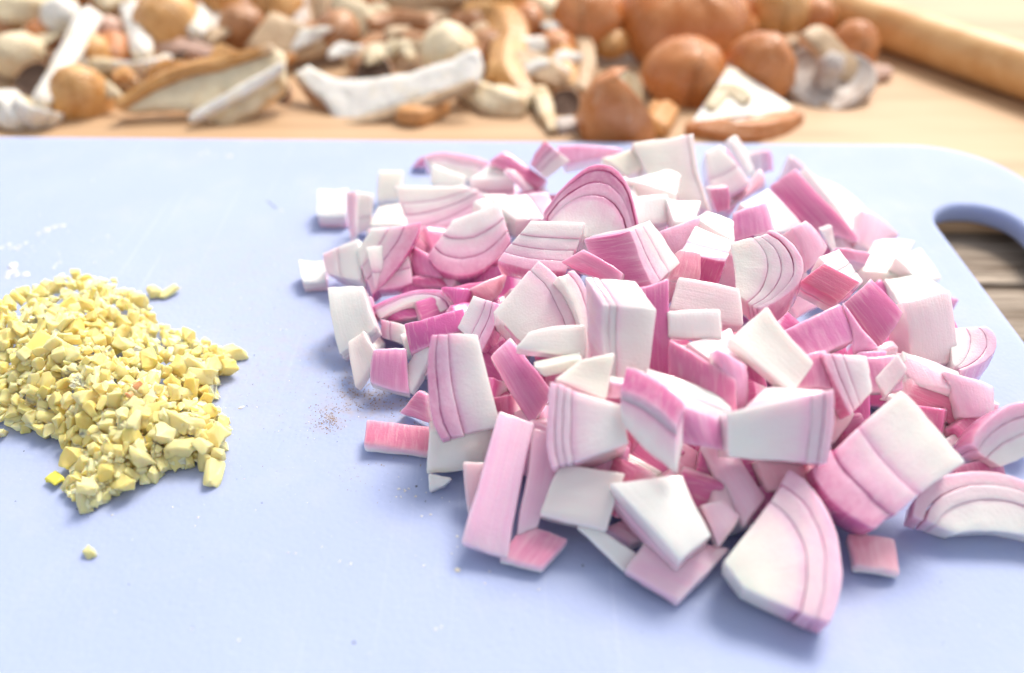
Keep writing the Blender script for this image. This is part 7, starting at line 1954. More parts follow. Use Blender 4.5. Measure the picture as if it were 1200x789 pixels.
GRIT = [(-4.383,13.193,0.015),
(-4.186,13.320,0.018),
(-4.327,13.815,0.008),
(-4.076,13.284,0.019),
(-4.181,13.831,0.012),
(-4.194,13.036,0.016),
(-4.278,12.996,0.017),
(-4.405,13.493,0.009),
(-3.939,13.090,0.010),
(-4.159,13.505,0.019),
(-4.363,13.367,0.013),
(-4.247,13.427,0.020),
(-4.279,13.211,0.015),
(-4.183,13.448,0.020),
(-4.332,13.658,0.008),
(-3.859,13.416,0.009),
(-4.169,13.510,0.021),
(-3.994,13.233,0.019),
(-4.162,13.380,0.010),
(-3.989,13.523,0.022),
(-4.244,13.449,0.012),
(-4.122,13.409,0.017),
(-4.142,13.670,0.015),
(-4.398,13.327,0.016),
(-3.986,13.114,0.011),
(-4.485,13.077,0.014),
(-4.414,13.095,0.014),
(-3.964,13.111,0.009),
(-4.208,13.162,0.013),
(-3.882,13.202,0.017),
(-4.018,13.353,0.015),
(-4.256,13.197,0.009),
(-4.625,13.433,0.014),
(-4.243,13.338,0.012),
(-4.270,13.780,0.014),
(-4.166,13.162,0.008),
(-3.957,13.600,0.010),
(-4.080,12.909,0.020),
(-3.987,13.237,0.013),
(-3.890,13.557,0.010),
(-4.141,13.158,0.016),
(-4.577,13.696,0.015),
(-4.447,13.824,0.012),
(-4.298,13.256,0.019),
(-4.320,13.186,0.017),
(-4.677,13.744,0.020),
(-3.992,13.506,0.021),
(-4.169,13.295,0.011),
(-4.358,13.547,0.015),
(-4.177,13.024,0.017),
(-4.306,13.165,0.020),
(-4.150,13.013,0.021),
(-4.088,13.143,0.011),
(-4.283,13.205,0.010),
(-4.260,13.449,0.014),
(-3.981,12.825,0.013),
(-4.081,13.134,0.015),
(-4.272,13.534,0.014),
(-3.863,12.744,0.012),
(-4.157,13.525,0.014),
(-3.795,13.626,0.009),
(-4.041,13.161,0.012),
(-4.443,13.032,0.016),
(-4.357,13.931,0.009),
(-4.095,13.327,0.019),
(-4.366,13.275,0.010),
(-4.542,12.718,0.017),
(-4.450,13.127,0.020),
(-4.342,13.406,0.017),
(-4.146,13.194,0.012),
(-4.119,13.214,0.009),
(-4.506,13.768,0.019),
(-4.090,13.217,0.016),
(-4.544,13.636,0.010),
(-4.058,13.325,0.020),
(-4.267,13.223,0.013),
(-4.118,13.327,0.017),
(-3.965,13.076,0.011),
(-4.201,13.043,0.022),
(-4.233,13.261,0.019),
(-4.264,13.147,0.016),
(-4.143,13.179,0.010),
(-4.413,13.607,0.018),
(-4.008,13.659,0.019),
(-3.832,13.598,0.018),
(-4.107,13.583,0.010),
(-3.812,13.288,0.010),
(-4.611,13.225,0.015),
(-4.071,13.378,0.020),
(-4.152,13.464,0.009),
(-3.987,13.107,0.010),
(-4.391,13.213,0.020),
(-4.368,13.438,0.016),
(-3.971,12.922,0.013),
(-4.130,13.505,0.020),
(-4.336,13.713,0.009),
(-4.127,12.964,0.019),
(-4.232,13.239,0.014),
(-4.441,13.569,0.012),
(-4.047,13.037,0.019),
(-3.780,13.060,0.017),
(-3.847,12.991,0.017),
(-3.986,13.858,0.011),
(-4.064,13.269,0.016),
(-4.482,13.636,0.014),
(-4.112,13.429,0.009),
(-4.186,13.619,0.009),
(-3.689,13.267,0.020),
(-4.264,13.326,0.009),
(-4.317,13.744,0.010),
(-4.137,13.359,0.009),
(-4.410,13.054,0.012),
(-4.170,12.975,0.013),
(-4.503,13.428,0.014),
(-4.196,13.058,0.016),
(-4.473,13.241,0.018),
(-3.940,12.992,0.009),
(-4.533,13.557,0.021),
(-4.338,13.197,0.014),
(-4.135,13.111,0.014),
(-4.167,13.382,0.010),
(-3.980,13.139,0.012),
(-4.676,13.173,0.011),
(-3.795,13.253,0.021),
(-4.204,13.205,0.017),
(-4.199,13.653,0.011),
(-4.147,13.269,0.015),
(-4.288,13.611,0.021),
(-4.248,13.000,0.020),
(-4.363,14.050,0.014),
(-4.389,13.433,0.010),
(-4.206,13.296,0.019),
(-4.083,13.722,0.010),
(-4.363,13.403,0.019),
(-4.559,13.166,0.021),
(-4.079,13.249,0.018),
(-4.164,13.383,0.017),
(-4.101,13.407,0.018),
(-4.622,13.596,0.011),
(-4.198,13.223,0.020),
(-3.931,13.021,0.018),
(-4.132,13.460,0.010),
(-4.322,13.164,0.009),
(-4.317,13.075,0.021),
(-4.028,13.228,0.017),
(-4.109,13.692,0.013),
(-4.089,12.960,0.021),
(-4.127,13.122,0.021),
(-4.206,13.196,0.010),
(-4.134,13.252,0.015),
(-4.126,13.601,0.018),
(-4.097,13.368,0.012),
(-4.325,13.151,0.009),
(-4.099,13.347,0.016),
(-4.458,12.925,0.014),
(-4.022,12.944,0.016),
(-4.423,13.538,0.019),
(-4.019,13.173,0.017),
(-4.334,13.402,0.010),
(-4.403,13.284,0.012),
(-4.145,12.852,0.022),
(-4.046,13.636,0.009),
(-4.371,13.156,0.022),
(-3.928,13.341,0.012),
(-4.294,13.368,0.019),
(-4.089,13.043,0.010),
(-4.224,13.194,0.009),
(-4.049,13.117,0.019),
(-4.077,13.693,0.017),
(-4.148,13.338,0.020),
(-4.547,13.018,0.021),
(-4.032,13.155,0.021),
(-4.322,13.170,0.017),
(-4.113,13.319,0.015),
(-4.214,13.512,0.012),
(-3.920,13.058,0.022),
(-4.291,13.480,0.022),
(-4.203,12.889,0.010),
(-4.115,13.058,0.016),
(-4.157,13.630,0.022),
(-4.136,13.223,0.017),
(-4.264,13.361,0.015),
(-4.112,13.184,0.019),
(-4.346,13.064,0.015),
(-4.093,13.609,0.009),
(-4.079,13.554,0.018),
(-4.359,13.939,0.010),
(-4.168,13.258,0.010),
(-4.316,13.738,0.016),
(-4.021,13.299,0.010),
(-4.196,13.389,0.017),
(-3.924,14.517,0.012),
(-3.747,14.198,0.011),
(-3.238,13.786,0.020),
(-4.035,13.631,0.010),
(-4.390,14.434,0.019),
(-3.258,14.324,0.010),
(-4.044,14.452,0.021),
(-3.798,13.758,0.009),
(-3.244,13.989,0.010),
(-3.702,14.416,0.015),
(-2.964,14.084,0.013),
(-4.247,14.444,0.010),
(-4.047,14.350,0.017),
(-3.838,13.656,0.018),
(-3.156,14.274,0.011),
(-3.334,14.757,0.013),
(-2.832,13.768,0.009),
(-3.643,14.298,0.013),
(-3.244,14.650,0.020),
(-3.870,13.721,0.018),
(-3.490,14.159,0.015),
(-3.279,14.116,0.012),
(-3.228,14.791,0.009),
(-3.783,13.955,0.016),
(-3.551,13.590,0.014),
(-3.914,13.747,0.013),
(-3.764,14.209,0.020),
(-3.113,14.099,0.010),
(-3.541,13.770,0.015),
(-3.733,13.886,0.012),
(-3.092,14.435,0.012),
(-3.736,14.299,0.011),
(-3.691,14.318,0.012),
(-4.019,14.206,0.016),
(-3.055,14.014,0.017),
(-3.346,14.122,0.017),
(-3.862,14.929,0.013),
(-3.979,14.023,0.013),
(-3.414,14.303,0.018),
(-3.723,14.818,0.012),
(-4.354,14.762,0.017),
(-4.384,14.378,0.014),
(-3.847,14.228,0.012),
(-3.887,14.335,0.021),
(-4.064,14.512,0.017),
(-3.469,14.219,0.009),
(-3.894,13.947,0.010),
(-3.045,14.210,0.010),
(-4.011,14.499,0.016),
(-3.436,14.937,0.008),
(-3.195,13.771,0.010),
(-4.029,14.730,0.021),
(-3.889,14.566,0.016),
(-3.956,14.080,0.022),
(-3.108,14.817,0.022),
(-3.229,14.304,0.012),
(-3.185,14.784,0.020),
(-4.112,14.677,0.010),
(-3.861,13.832,0.020),
(-2.430,14.165,0.015),
(-2.679,14.453,0.015),
(-3.462,14.599,0.011),
(-4.257,14.243,0.016),
(-4.318,14.572,0.009),
(-2.827,14.176,0.020),
(-3.050,14.712,0.012),
(-3.767,13.601,0.015),
(-4.163,13.984,0.012),
(-4.356,14.162,0.014),
(-4.503,14.525,0.018),
(-3.482,14.116,0.022),
(-3.468,14.443,0.021),
(-3.674,14.490,0.015),
(-3.578,14.135,0.009),
(-3.913,14.553,0.013),
(-3.146,14.128,0.022),
(-3.512,14.224,0.011),
(-2.711,14.078,0.011),
(-3.427,14.792,0.021),
(-3.648,14.882,0.015),
(-4.160,13.977,0.011),
(-3.918,14.126,0.012),
(-4.261,14.684,0.016),
(-2.982,13.738,0.020),
(-4.299,14.472,0.009),
(-2.999,13.907,0.016),
(-2.880,14.407,0.018),
(-4.079,14.021,0.008),
(-3.840,14.162,0.012),
(-3.379,13.734,0.011),
(-3.681,13.883,0.018),
(-3.567,14.457,0.014),
(-2.910,14.146,0.011),
(-3.718,14.618,0.017),
(-3.690,14.729,0.018),
(-3.171,13.868,0.013),
(-3.438,14.497,0.021),
(-2.948,13.882,0.019),
(-2.019,14.655,0.012),
(-4.028,14.236,0.018),
(-3.452,13.972,0.011),
(-3.252,14.413,0.013),
(-4.339,14.969,0.018),
(-3.227,13.590,0.011),
(-3.344,13.370,0.022),
(-3.901,14.766,0.015),
(-4.121,13.668,0.014),
(-4.245,14.012,0.017),
(-4.086,14.632,0.019),
(-3.572,14.493,0.019),
(-3.285,13.686,0.008),
(-4.564,13.787,0.020),
(-3.477,14.063,0.019),
(-4.156,14.313,0.013),
(-3.064,14.145,0.018),
(-3.638,13.845,0.016),
(-3.631,14.219,0.010),
(-3.521,14.257,0.021),
(-3.946,14.122,0.019),
(-3.678,14.948,0.016),
(-4.140,14.239,0.010),
(-3.832,13.768,0.011),
(-3.242,13.936,0.017),
(-3.505,13.575,0.013),
(-3.998,14.335,0.009),
(-3.403,14.234,0.014),
(-3.515,14.331,0.014),
(-4.332,13.677,0.013),
(-3.455,13.687,0.010),
(-3.082,14.447,0.010),
(-3.641,14.176,0.009),
(-3.160,14.640,0.014),
(-3.748,13.646,0.016),
(-3.036,14.612,0.012),
(-3.716,14.967,0.010),
(-2.956,13.962,0.011),
(-3.781,14.325,0.020),
(-3.776,14.629,0.014),
(-3.644,14.802,0.020),
(-3.681,14.525,0.018),
(-3.765,15.072,0.013),
(-2.991,14.857,0.014),
(-3.585,14.849,0.015),
(-3.568,13.582,0.013),
(-2.773,14.328,0.018),
(-3.481,14.406,0.015),
(-2.757,13.491,0.018),
(-3.923,13.965,0.013),
(-3.386,14.846,0.018),
(-3.788,14.234,0.021),
(-2.694,14.668,0.009),
(-3.325,14.011,0.013),
(-3.687,14.133,0.018),
(-2.886,14.893,0.014),
(-3.265,13.895,0.017),
(-3.787,14.618,0.012),
(-3.765,14.535,0.013),
(-3.429,15.151,0.012),
(-3.369,14.124,0.017),
(-4.054,14.093,0.018),
(-3.075,14.831,0.014),
(-4.318,14.679,0.010),
(-3.606,14.087,0.017),
(-3.735,14.009,0.015),
(-4.092,14.044,0.010),
(-3.276,13.877,0.017),
(-4.245,14.358,0.010),
(-4.287,15.594,0.013),
(-3.460,14.180,0.017),
(-2.416,14.346,0.014),
(-3.743,14.215,0.017),
(-3.321,14.765,0.015),
(-3.297,14.930,0.014),
(-3.878,13.826,0.013),
(-3.573,13.639,0.022),
(-3.779,14.797,0.013),
(-3.237,14.218,0.018),
(-4.222,14.083,0.012),
(-3.283,14.521,0.011),
(-3.294,13.829,0.021),
(-3.894,14.211,0.022),
(-2.944,14.063,0.011),
(-3.716,14.257,0.015),
(-3.735,14.607,0.012),
(-2.548,14.392,0.012),
(-3.168,14.093,0.014),
(-3.824,14.630,0.009),
(-3.250,14.022,0.018),
(-3.966,14.451,0.010),
(-4.104,14.039,0.012),
(-2.759,14.411,0.016),
(-3.698,14.031,0.020),
(-3.031,14.836,0.016),
(-3.831,14.276,0.021),
(-3.532,13.702,0.012),
(-4.038,14.122,0.010),
(-3.576,14.332,0.009),
(-3.547,13.536,0.009),
(-3.358,13.975,0.009),
(-3.812,14.343,0.018),
(-3.548,14.985,0.013),
(-3.646,14.152,0.018),
(-3.948,14.763,0.010),
(-3.133,13.732,0.021),
(-2.914,13.873,0.010),
(-4.542,14.415,0.010),
(-3.403,14.180,0.012),
(-3.561,15.016,0.017),
(-3.667,14.400,0.008),
(-3.351,13.765,0.016),
(-3.051,14.407,0.014),
(-3.351,13.991,0.015),
(-3.773,14.359,0.010),
(-3.838,14.534,0.013),
(-3.508,14.304,0.015),
(-4.025,14.921,0.020),
(-3.640,14.103,0.019),
(-2.397,14.722,0.014),
(-3.451,13.793,0.018),
(-3.851,14.278,0.020),
(-3.671,14.325,0.015),
(-3.884,15.106,0.011),
(-3.665,14.580,0.017),
(-3.207,14.211,0.020),
(-3.301,14.315,0.014),
(-3.171,14.767,0.008),
(-2.986,14.280,0.019),
(-4.659,14.574,0.016),
(-3.314,14.098,0.014),
(-2.770,14.694,0.010),
(-3.657,14.581,0.008),
(-3.813,14.439,0.009),
(-3.861,14.311,0.011),
(-3.711,14.181,0.018),
(-3.620,13.777,0.021),
(-3.497,14.535,0.018),
(-4.303,14.734,0.010),
(-3.210,14.806,0.009),
(-3.277,15.079,0.009),
(-3.617,13.999,0.015),
(-3.855,14.654,0.013),
(-3.639,14.363,0.016),
(-2.548,13.856,0.012),
(-3.703,14.115,0.017),
(-2.914,14.310,0.009),
(-4.089,14.499,0.008),
(-3.855,14.333,0.010),
(-3.350,14.792,0.012),
(-3.226,13.986,0.022),
(-3.758,13.784,0.022),
(-3.142,14.237,0.009),
(-2.895,13.881,0.009),
(-3.780,13.778,0.009),
(-3.656,14.151,0.017),
(-4.013,14.222,0.015),
(-3.366,14.939,0.008),
(-3.698,14.701,0.010),
(-3.103,13.980,0.019),
(-3.665,14.873,0.016),
(-3.790,13.604,0.017),
(-2.618,13.924,0.021),
(-2.576,14.881,0.014),
(-3.785,14.413,0.013),
(-4.092,14.602,0.011),
(-3.024,14.268,0.008),
(-4.636,14.147,0.019),
(-2.907,14.274,0.020),
(-2.898,13.643,0.019),
(-3.289,13.758,0.010),
(-3.600,14.429,0.017),
(-3.888,14.920,0.016),
(-3.585,14.800,0.019),
(-3.198,14.635,0.019),
(-3.885,13.705,0.009),
(-2.796,14.156,0.011),
(-3.935,14.709,0.013),
(-3.568,14.775,0.010),
(-3.290,14.102,0.022),
(-3.904,14.512,0.012),
(-3.180,13.832,0.018),
(-3.395,14.247,0.013),
(-3.364,14.151,0.016),
(-3.329,13.983,0.021),
(-2.423,13.896,0.014),
(-3.951,14.086,0.019),
(-3.655,13.845,0.015),
(-3.981,14.203,0.010),
(-3.384,14.082,0.008),
(-3.252,14.373,0.009),
(-4.070,14.313,0.015),
(-4.068,14.242,0.017),
(-3.336,13.659,0.010),
(-4.628,14.584,0.015),
(-4.088,13.809,0.021),
(-3.855,14.264,0.010),
(-3.132,14.301,0.011),
(-3.175,14.341,0.020),
(-4.109,14.296,0.009),
(-4.702,13.684,0.020),
(-3.887,14.536,0.008),
(-2.479,13.989,0.012),
(-4.531,14.916,0.017),
(-3.231,14.380,0.022),
(-3.738,13.955,0.017),
(-3.565,13.732,0.018),
(-3.118,14.426,0.017),
(-2.925,14.593,0.018),
(-4.004,14.032,0.021),
(-3.674,14.630,0.014),
(-3.439,14.795,0.016),
(-4.037,14.755,0.016),
(-3.771,14.606,0.016),
(-3.992,14.152,0.008),
(-3.440,14.462,0.009),
(-2.656,14.624,0.014),
(-3.413,14.522,0.012),
(-3.432,14.503,0.015),
(-3.550,14.138,0.013),
(-3.149,14.418,0.014),
(-3.948,14.582,0.010),
(-3.128,14.188,0.017),
(-3.116,13.953,0.018),
(-3.919,15.192,0.014),
(-3.010,14.526,0.012),
(-3.102,13.952,0.019),
(-3.616,14.355,0.019),
(-2.820,14.229,0.020),
(-3.376,14.569,0.017),
(-3.620,13.861,0.009),
(-2.332,15.216,0.010),
(-2.856,14.166,0.016),
(-2.884,13.215,0.008),
(-3.241,14.907,0.010),
(-2.011,13.769,0.009),
(-3.411,14.400,0.013),
(-3.504,13.701,0.024),
(-2.206,13.875,0.010),
(-2.395,13.805,0.019),
(-2.867,13.948,0.008),
(-3.115,14.622,0.018),
(-1.943,13.595,0.016),
(-2.854,13.704,0.018),
(-3.487,14.084,0.010),
(-2.807,14.374,0.022),
(-2.687,14.253,0.014),
(-2.850,13.864,0.011),
(-2.165,14.038,0.009),
(-3.275,14.491,0.022),
(-2.395,14.721,0.019),
(-2.140,13.825,0.018),
(-2.757,14.344,0.010),
(-2.554,14.223,0.010),
(-2.000,14.320,0.010),
(-2.212,13.189,0.019),
(-2.725,14.546,0.017),
(-2.913,13.264,0.011),
(-1.961,13.539,0.022),
(-3.201,13.736,0.015),
(-2.266,13.932,0.015),
(-2.204,14.023,0.018),
(-1.219,14.403,0.024),
(-2.261,13.975,0.015),
(-2.029,14.007,0.012),
(-2.517,13.763,0.015),
(-2.584,13.566,0.016),
(-2.051,12.701,0.009),
(-2.603,13.926,0.014),
(-2.765,13.431,0.015),
(-3.071,14.089,0.014),
(-2.138,13.774,0.016),
(-2.434,13.926,0.017),
(-3.400,13.785,0.010),
(-3.217,14.031,0.012),
(-2.113,14.197,0.022),
(-2.758,13.882,0.009),
(-3.018,14.169,0.022),
(-2.773,13.548,0.016),
(-2.801,14.032,0.009),
(-2.423,14.396,0.020),
(-2.218,14.352,0.021),
(-2.933,13.751,0.012),
(-2.632,14.149,0.011),
(-2.439,14.422,0.009),
(-2.162,15.107,0.014),
(-3.269,13.756,0.015),
(-2.797,13.361,0.009),
(-2.352,13.527,0.023),
(-2.080,13.135,0.015),
(-2.324,13.643,0.011),
(-2.086,13.822,0.013),
(-2.707,13.402,0.018),
(-2.297,13.501,0.011),
(-1.894,13.856,0.011),
(-2.850,13.886,0.015),
(-2.593,13.972,0.014),
(-3.039,14.227,0.024),
(-2.481,13.625,0.013),
(-2.472,14.912,0.019),
(-2.222,14.414,0.021),
(-1.914,14.292,0.016),
(-1.984,13.977,0.012),
(-2.986,13.866,0.021),
(-3.453,13.671,0.021),
(-2.241,14.062,0.022),
(-2.583,13.734,0.014),
(-3.886,14.216,0.022),
(-2.730,13.071,0.015),
(-2.135,13.652,0.009),
(-3.214,14.022,0.017),
(-2.265,14.734,0.013),
(-3.258,13.038,0.024),
(-2.258,14.296,0.021),
(-2.634,14.103,0.017),
(-2.386,13.781,0.011),
(-3.171,13.634,0.022),
(-2.466,13.906,0.023),
(-2.237,14.089,0.022),
(-2.336,13.880,0.018),
(-2.470,13.631,0.023),
(-2.916,13.375,0.010),
(-2.833,14.332,0.022),
(-2.586,13.756,0.020),
(-3.173,13.826,0.010),
(-3.209,13.943,0.023),
(-2.504,13.655,0.016),
(-2.012,13.612,0.008),
(-2.502,14.545,0.021),
(-1.513,13.761,0.021),
(-2.871,13.829,0.008),
(-2.167,13.840,0.012),
(-2.415,14.119,0.011),
(-2.924,13.957,0.014),
(-2.863,14.157,0.021),
(-3.086,13.659,0.019),
(-2.252,14.049,0.020),
(-3.109,14.917,0.014),
(-2.960,13.119,0.011),
(-2.646,14.620,0.022),
(-2.852,14.159,0.015),
(-2.042,13.650,0.018),
(-2.488,14.380,0.017),
(-2.776,13.831,0.022),
(-3.250,13.391,0.009),
(-2.582,13.605,0.019),
(-1.883,14.379,0.018),
(-2.054,13.833,0.020),
(-2.794,13.656,0.024),
(-2.921,13.418,0.009),
(-1.902,12.416,0.015),
(-0.658,11.866,0.016),
(-1.963,11.905,0.018),
(-1.191,12.881,0.020),
(-1.283,12.690,0.012),
(-1.965,11.867,0.016),
(-2.262,12.170,0.015),
(-0.228,13.654,0.011),
(-2.920,11.297,0.013),
(-1.240,13.182,0.010),
(-3.033,12.463,0.020),
(-2.358,11.798,0.007),
(-1.431,11.886,0.010),
(-1.953,12.402,0.017),
(-1.409,12.464,0.006),
(-1.816,12.670,0.009),
(-2.043,12.474,0.014),
(-1.127,12.698,0.007),
(-1.852,12.275,0.017),
(-1.275,12.776,0.010),
(-2.100,12.608,0.008),
(-2.037,12.382,0.014),
(-1.982,12.873,0.020),
(-2.224,12.953,0.008),
(-1.831,12.390,0.016),
(-1.702,12.321,0.011),
(-1.767,12.451,0.019),
(-2.565,12.108,0.016),
(-1.702,12.252,0.017),
(-2.218,12.892,0.020),
(-1.414,12.966,0.015),
(-0.954,13.194,0.017),
(-2.803,11.910,0.018),
(-2.325,12.636,0.013),
(-0.432,12.249,0.014),
(-1.940,13.625,0.019),
(-2.181,13.054,0.006),
(-2.339,11.929,0.011),
(-2.604,12.756,0.011),
(-1.371,11.846,0.009),
(-0.825,12.112,0.015),
(-5.670,19.873,0.013),
(-4.023,15.210,0.013),
(-4.790,16.677,0.010),
(-5.271,13.475,0.011),
(-3.907,15.643,0.007),
(-5.097,13.993,0.006),
(-5.947,15.946,0.013),
(-3.830,13.079,0.014),
(-4.250,16.997,0.008),
(-4.627,14.962,0.012),
(-2.902,12.436,0.007),
(-5.177,12.968,0.011),
(-4.088,14.646,0.009),
(-4.613,16.345,0.006),
(-4.880,14.559,0.007),
(-4.383,16.426,0.013),
(-5.348,11.872,0.013),
(-5.251,14.217,0.012),
(-6.442,15.596,0.010),
(-6.050,15.310,0.006),
(-3.868,18.597,0.008),
(-6.373,19.636,0.013),
(-3.440,13.846,0.010),
(-4.543,17.275,0.010),
(-5.128,16.376,0.012),
(-4.006,16.312,0.007),
(-5.009,11.733,0.012),
(-6.604,14.534,0.008),
(-4.504,17.302,0.007),
(-4.579,15.166,0.008),
(-5.054,18.064,0.008),
(-5.139,15.275,0.007),
(-4.453,16.707,0.009),
(-6.980,17.505,0.013),
(-5.050,15.700,0.012),
(-5.718,18.409,0.011),
(-3.990,15.460,0.012),
(-3.678,14.588,0.012),
(-3.776,14.436,0.009),
(-4.096,15.010,0.013),
(-4.774,15.854,0.008),
(-6.679,15.023,0.010),
(-4.444,16.479,0.009),
(-3.819,15.439,0.012),
(-5.027,18.502,0.011),
(-1.875,17.138,0.012),
(-6.881,18.166,0.009),
(-5.060,12.621,0.012),
(-5.929,16.451,0.009),
(-4.340,14.399,0.008),
(-6.434,19.319,0.014),
(-4.699,15.593,0.011),
(-5.597,17.557,0.006),
(-4.963,14.773,0.008),
(-4.116,15.104,0.008),
(-3.615,16.109,0.014),
(-3.641,16.276,0.007),
(-4.050,15.988,0.008),
(-3.599,15.405,0.007),
(-1.101,12.609,0.006),
(-4.656,13.596,0.005),
(-3.530,18.943,0.012),
(-4.886,14.434,0.006),
(-2.755,10.876,0.012),
(-7.409,19.090,0.010),
(-5.649,14.809,0.007),
(-4.847,17.629,0.009),
(-5.041,14.298,0.006),
(-3.431,14.696,0.007),
(-6.167,14.984,0.010),
(-7.018,17.583,0.008),
(-3.529,16.805,0.014),
(-4.573,17.155,0.008),
(-5.774,17.892,0.007),
(-3.739,14.698,0.007),
(-4.628,13.635,0.009),
(-4.774,19.089,0.009),
(-5.050,15.458,0.008),
(-6.334,16.386,0.010),
(-5.068,13.972,0.012),
(-6.056,14.861,0.013),
(-5.018,13.045,0.009),
(-3.819,14.559,0.006),
(-4.652,14.324,0.007),
(-4.542,16.636,0.006),
(-7.212,13.113,0.012),
(-5.282,14.560,0.010),
(-3.644,17.167,0.014),
(-5.333,13.420,0.013),
(-5.501,14.527,0.011),
(-5.637,17.153,0.009),
(-6.971,18.770,0.005),
(-5.821,15.665,0.011),
(-5.314,14.762,0.008),
(-6.907,16.802,0.008),
(-5.472,13.705,0.007),
(-6.418,17.537,0.012),
(-4.985,16.027,0.008),
(-5.770,18.891,0.006),
(-4.614,14.780,0.005),
(-4.260,15.596,0.011),
(-5.965,16.605,0.009),
(-6.349,14.579,0.008),
(-5.606,20.571,0.006),
(-2.785,13.533,0.007),
(-4.472,13.690,0.009),
(-4.894,15.451,0.010),
(-4.716,15.600,0.008),
(-3.502,14.352,0.010),
(-4.034,17.662,0.010),
(-6.528,13.989,0.007),
(-5.876,15.242,0.014),
(-6.792,14.680,0.011),
(-5.124,17.384,0.009),
(-6.413,20.538,0.012),
(-4.535,16.470,0.010),
(-5.717,15.452,0.010),
(-5.656,16.930,0.006),
(-7.053,19.133,0.006),
(-4.388,17.337,0.010),
(-5.762,16.896,0.010),
(-5.658,14.275,0.013),
(-5.384,14.135,0.008),
(-2.014,14.679,0.006),
(-4.378,15.211,0.012),
(-3.881,16.245,0.013),
(-4.760,15.747,0.012),
(-6.026,15.542,0.013),
(-3.843,18.068,0.013),
(-5.127,14.210,0.011),
(-6.033,16.268,0.007),
(-4.263,14.459,0.014),
(-4.077,13.947,0.011),
(-6.220,14.175,0.011),
(-5.332,14.662,0.007),
(-4.945,18.351,0.008),
(-4.398,13.491,0.013),
(-4.086,15.735,0.010),
(-5.892,13.341,0.012),
(-2.657,13.595,0.009),
(-2.816,17.130,0.006),
(-4.575,20.184,0.010),
(-5.789,17.184,0.008),
(-5.829,16.875,0.009),
(-2.901,13.733,0.006),
(-4.486,13.118,0.008),
(-3.053,15.554,0.010),
(-4.402,15.840,0.008),
(-5.138,17.161,0.005),
(-3.688,16.484,0.006),
(-3.666,15.272,0.006),
(-4.631,17.492,0.005),
(-5.492,15.773,0.012),
(-3.523,14.872,0.013),
(-4.442,14.779,0.007),
(-5.142,15.149,0.009),
(-4.538,12.513,0.012),
(-7.169,18.846,0.010),
(-6.766,18.451,0.011),
(-3.623,15.686,0.014),
(-6.454,14.834,0.011),
(-3.893,10.730,0.008),
(-5.885,16.960,0.009),
(-5.356,12.653,0.007),
(-5.767,11.798,0.009),
(-7.102,14.886,0.012),
(-4.853,13.061,0.006),
(-6.054,17.408,0.004),
(-6.335,13.848,0.009),
(-4.857,12.939,0.007),
(-7.212,15.939,0.010),
(-5.217,13.629,0.007),
(-5.829,15.631,0.007),
(-7.987,14.890,0.012),
(-5.827,14.829,0.010),
(-7.294,16.002,0.008),
(-7.633,17.118,0.005),
(-3.735,12.623,0.007),
(-6.689,15.207,0.004),
(-7.768,14.461,0.007),
(-6.395,14.135,0.009),
(-6.585,20.619,0.005),
(-6.418,13.686,0.007),
(-5.569,14.389,0.012),
(-6.421,14.115,0.009),
(-6.914,17.285,0.008),
(-6.439,14.652,0.012),
(-4.568,13.026,0.008),
(-5.707,13.121,0.010),
(-5.072,15.419,0.009),
(-7.235,14.251,0.009),
(-6.347,13.665,0.005),
(-7.468,16.834,0.010),
(-4.789,14.863,0.008),
(-7.907,18.261,0.008),
(-5.670,13.905,0.004),
(-4.504,20.402,0.005),
(-4.705,15.470,0.004),
(-6.738,14.912,0.005),
(-7.059,14.782,0.007),
(-6.052,12.675,0.012),
(-7.405,15.140,0.012),
(-6.744,19.577,0.005),
(-4.197,11.173,0.007),
(-6.633,16.328,0.007),
(-6.492,17.766,0.010),
(-6.020,12.229,0.008),
(-5.797,14.565,0.004),
(-5.312,16.237,0.011),
(-6.448,17.268,0.009),
(-7.038,15.242,0.011),
(-6.560,14.218,0.006),
(-6.254,13.575,0.005),
(-5.718,15.334,0.011),
(-6.406,11.568,0.008),
(-4.757,13.359,0.007),
(-5.011,12.472,0.004),
(-5.487,12.900,0.009),
(-6.432,13.957,0.006),
(-6.915,12.955,0.010),
(-7.447,16.925,0.010),
(-6.420,16.785,0.007),
(-6.725,16.032,0.008),
(-6.707,14.180,0.005),
(-7.469,15.106,0.010),
(-6.826,13.047,0.006),
(-5.033,11.901,0.007),
(-7.273,16.771,0.008),
(-5.915,13.281,0.005),
(-5.696,10.443,0.010),
(-4.987,13.054,0.007),
(-9.821,21.881,0.011),
(-6.398,15.860,0.005),
(-5.720,13.875,0.010),
(-6.563,14.804,0.005),
(-6.830,16.587,0.012),
(-9.038,20.296,0.008),
(-4.980,11.545,0.009),
(-6.678,11.458,0.005),
(-6.181,16.319,0.007),
(-6.888,13.657,0.005),
(-5.788,12.446,0.008),
(-4.824,12.825,0.008),
(-4.768,13.456,0.010),
(-7.020,12.452,0.006),
(-5.276,13.108,0.006),
(-6.583,13.750,0.007),
(-6.613,18.623,0.010),
(-6.443,12.884,0.006),
(-6.286,13.051,0.005),
(-5.818,17.394,0.009),
(-6.446,13.653,0.008),
(-7.498,18.138,0.005),
(-4.219,13.504,0.007),
(-5.989,15.538,0.007),
(-6.581,13.942,0.008),
(-5.224,12.066,0.009),
(-6.887,13.753,0.012),
(-6.506,16.871,0.008),
(-5.408,11.600,0.006),
(-8.759,14.187,0.009),
(-7.683,16.499,0.011),
(-6.999,15.175,0.008),
(-5.557,16.261,0.008),
(-6.277,15.202,0.012),
(-6.245,16.437,0.010),
(-6.233,13.643,0.004),
(-6.107,12.086,0.010),
(-5.321,12.910,0.009),
(-4.853,11.798,0.009),
(-6.484,18.881,0.012),
(-5.937,12.945,0.007),
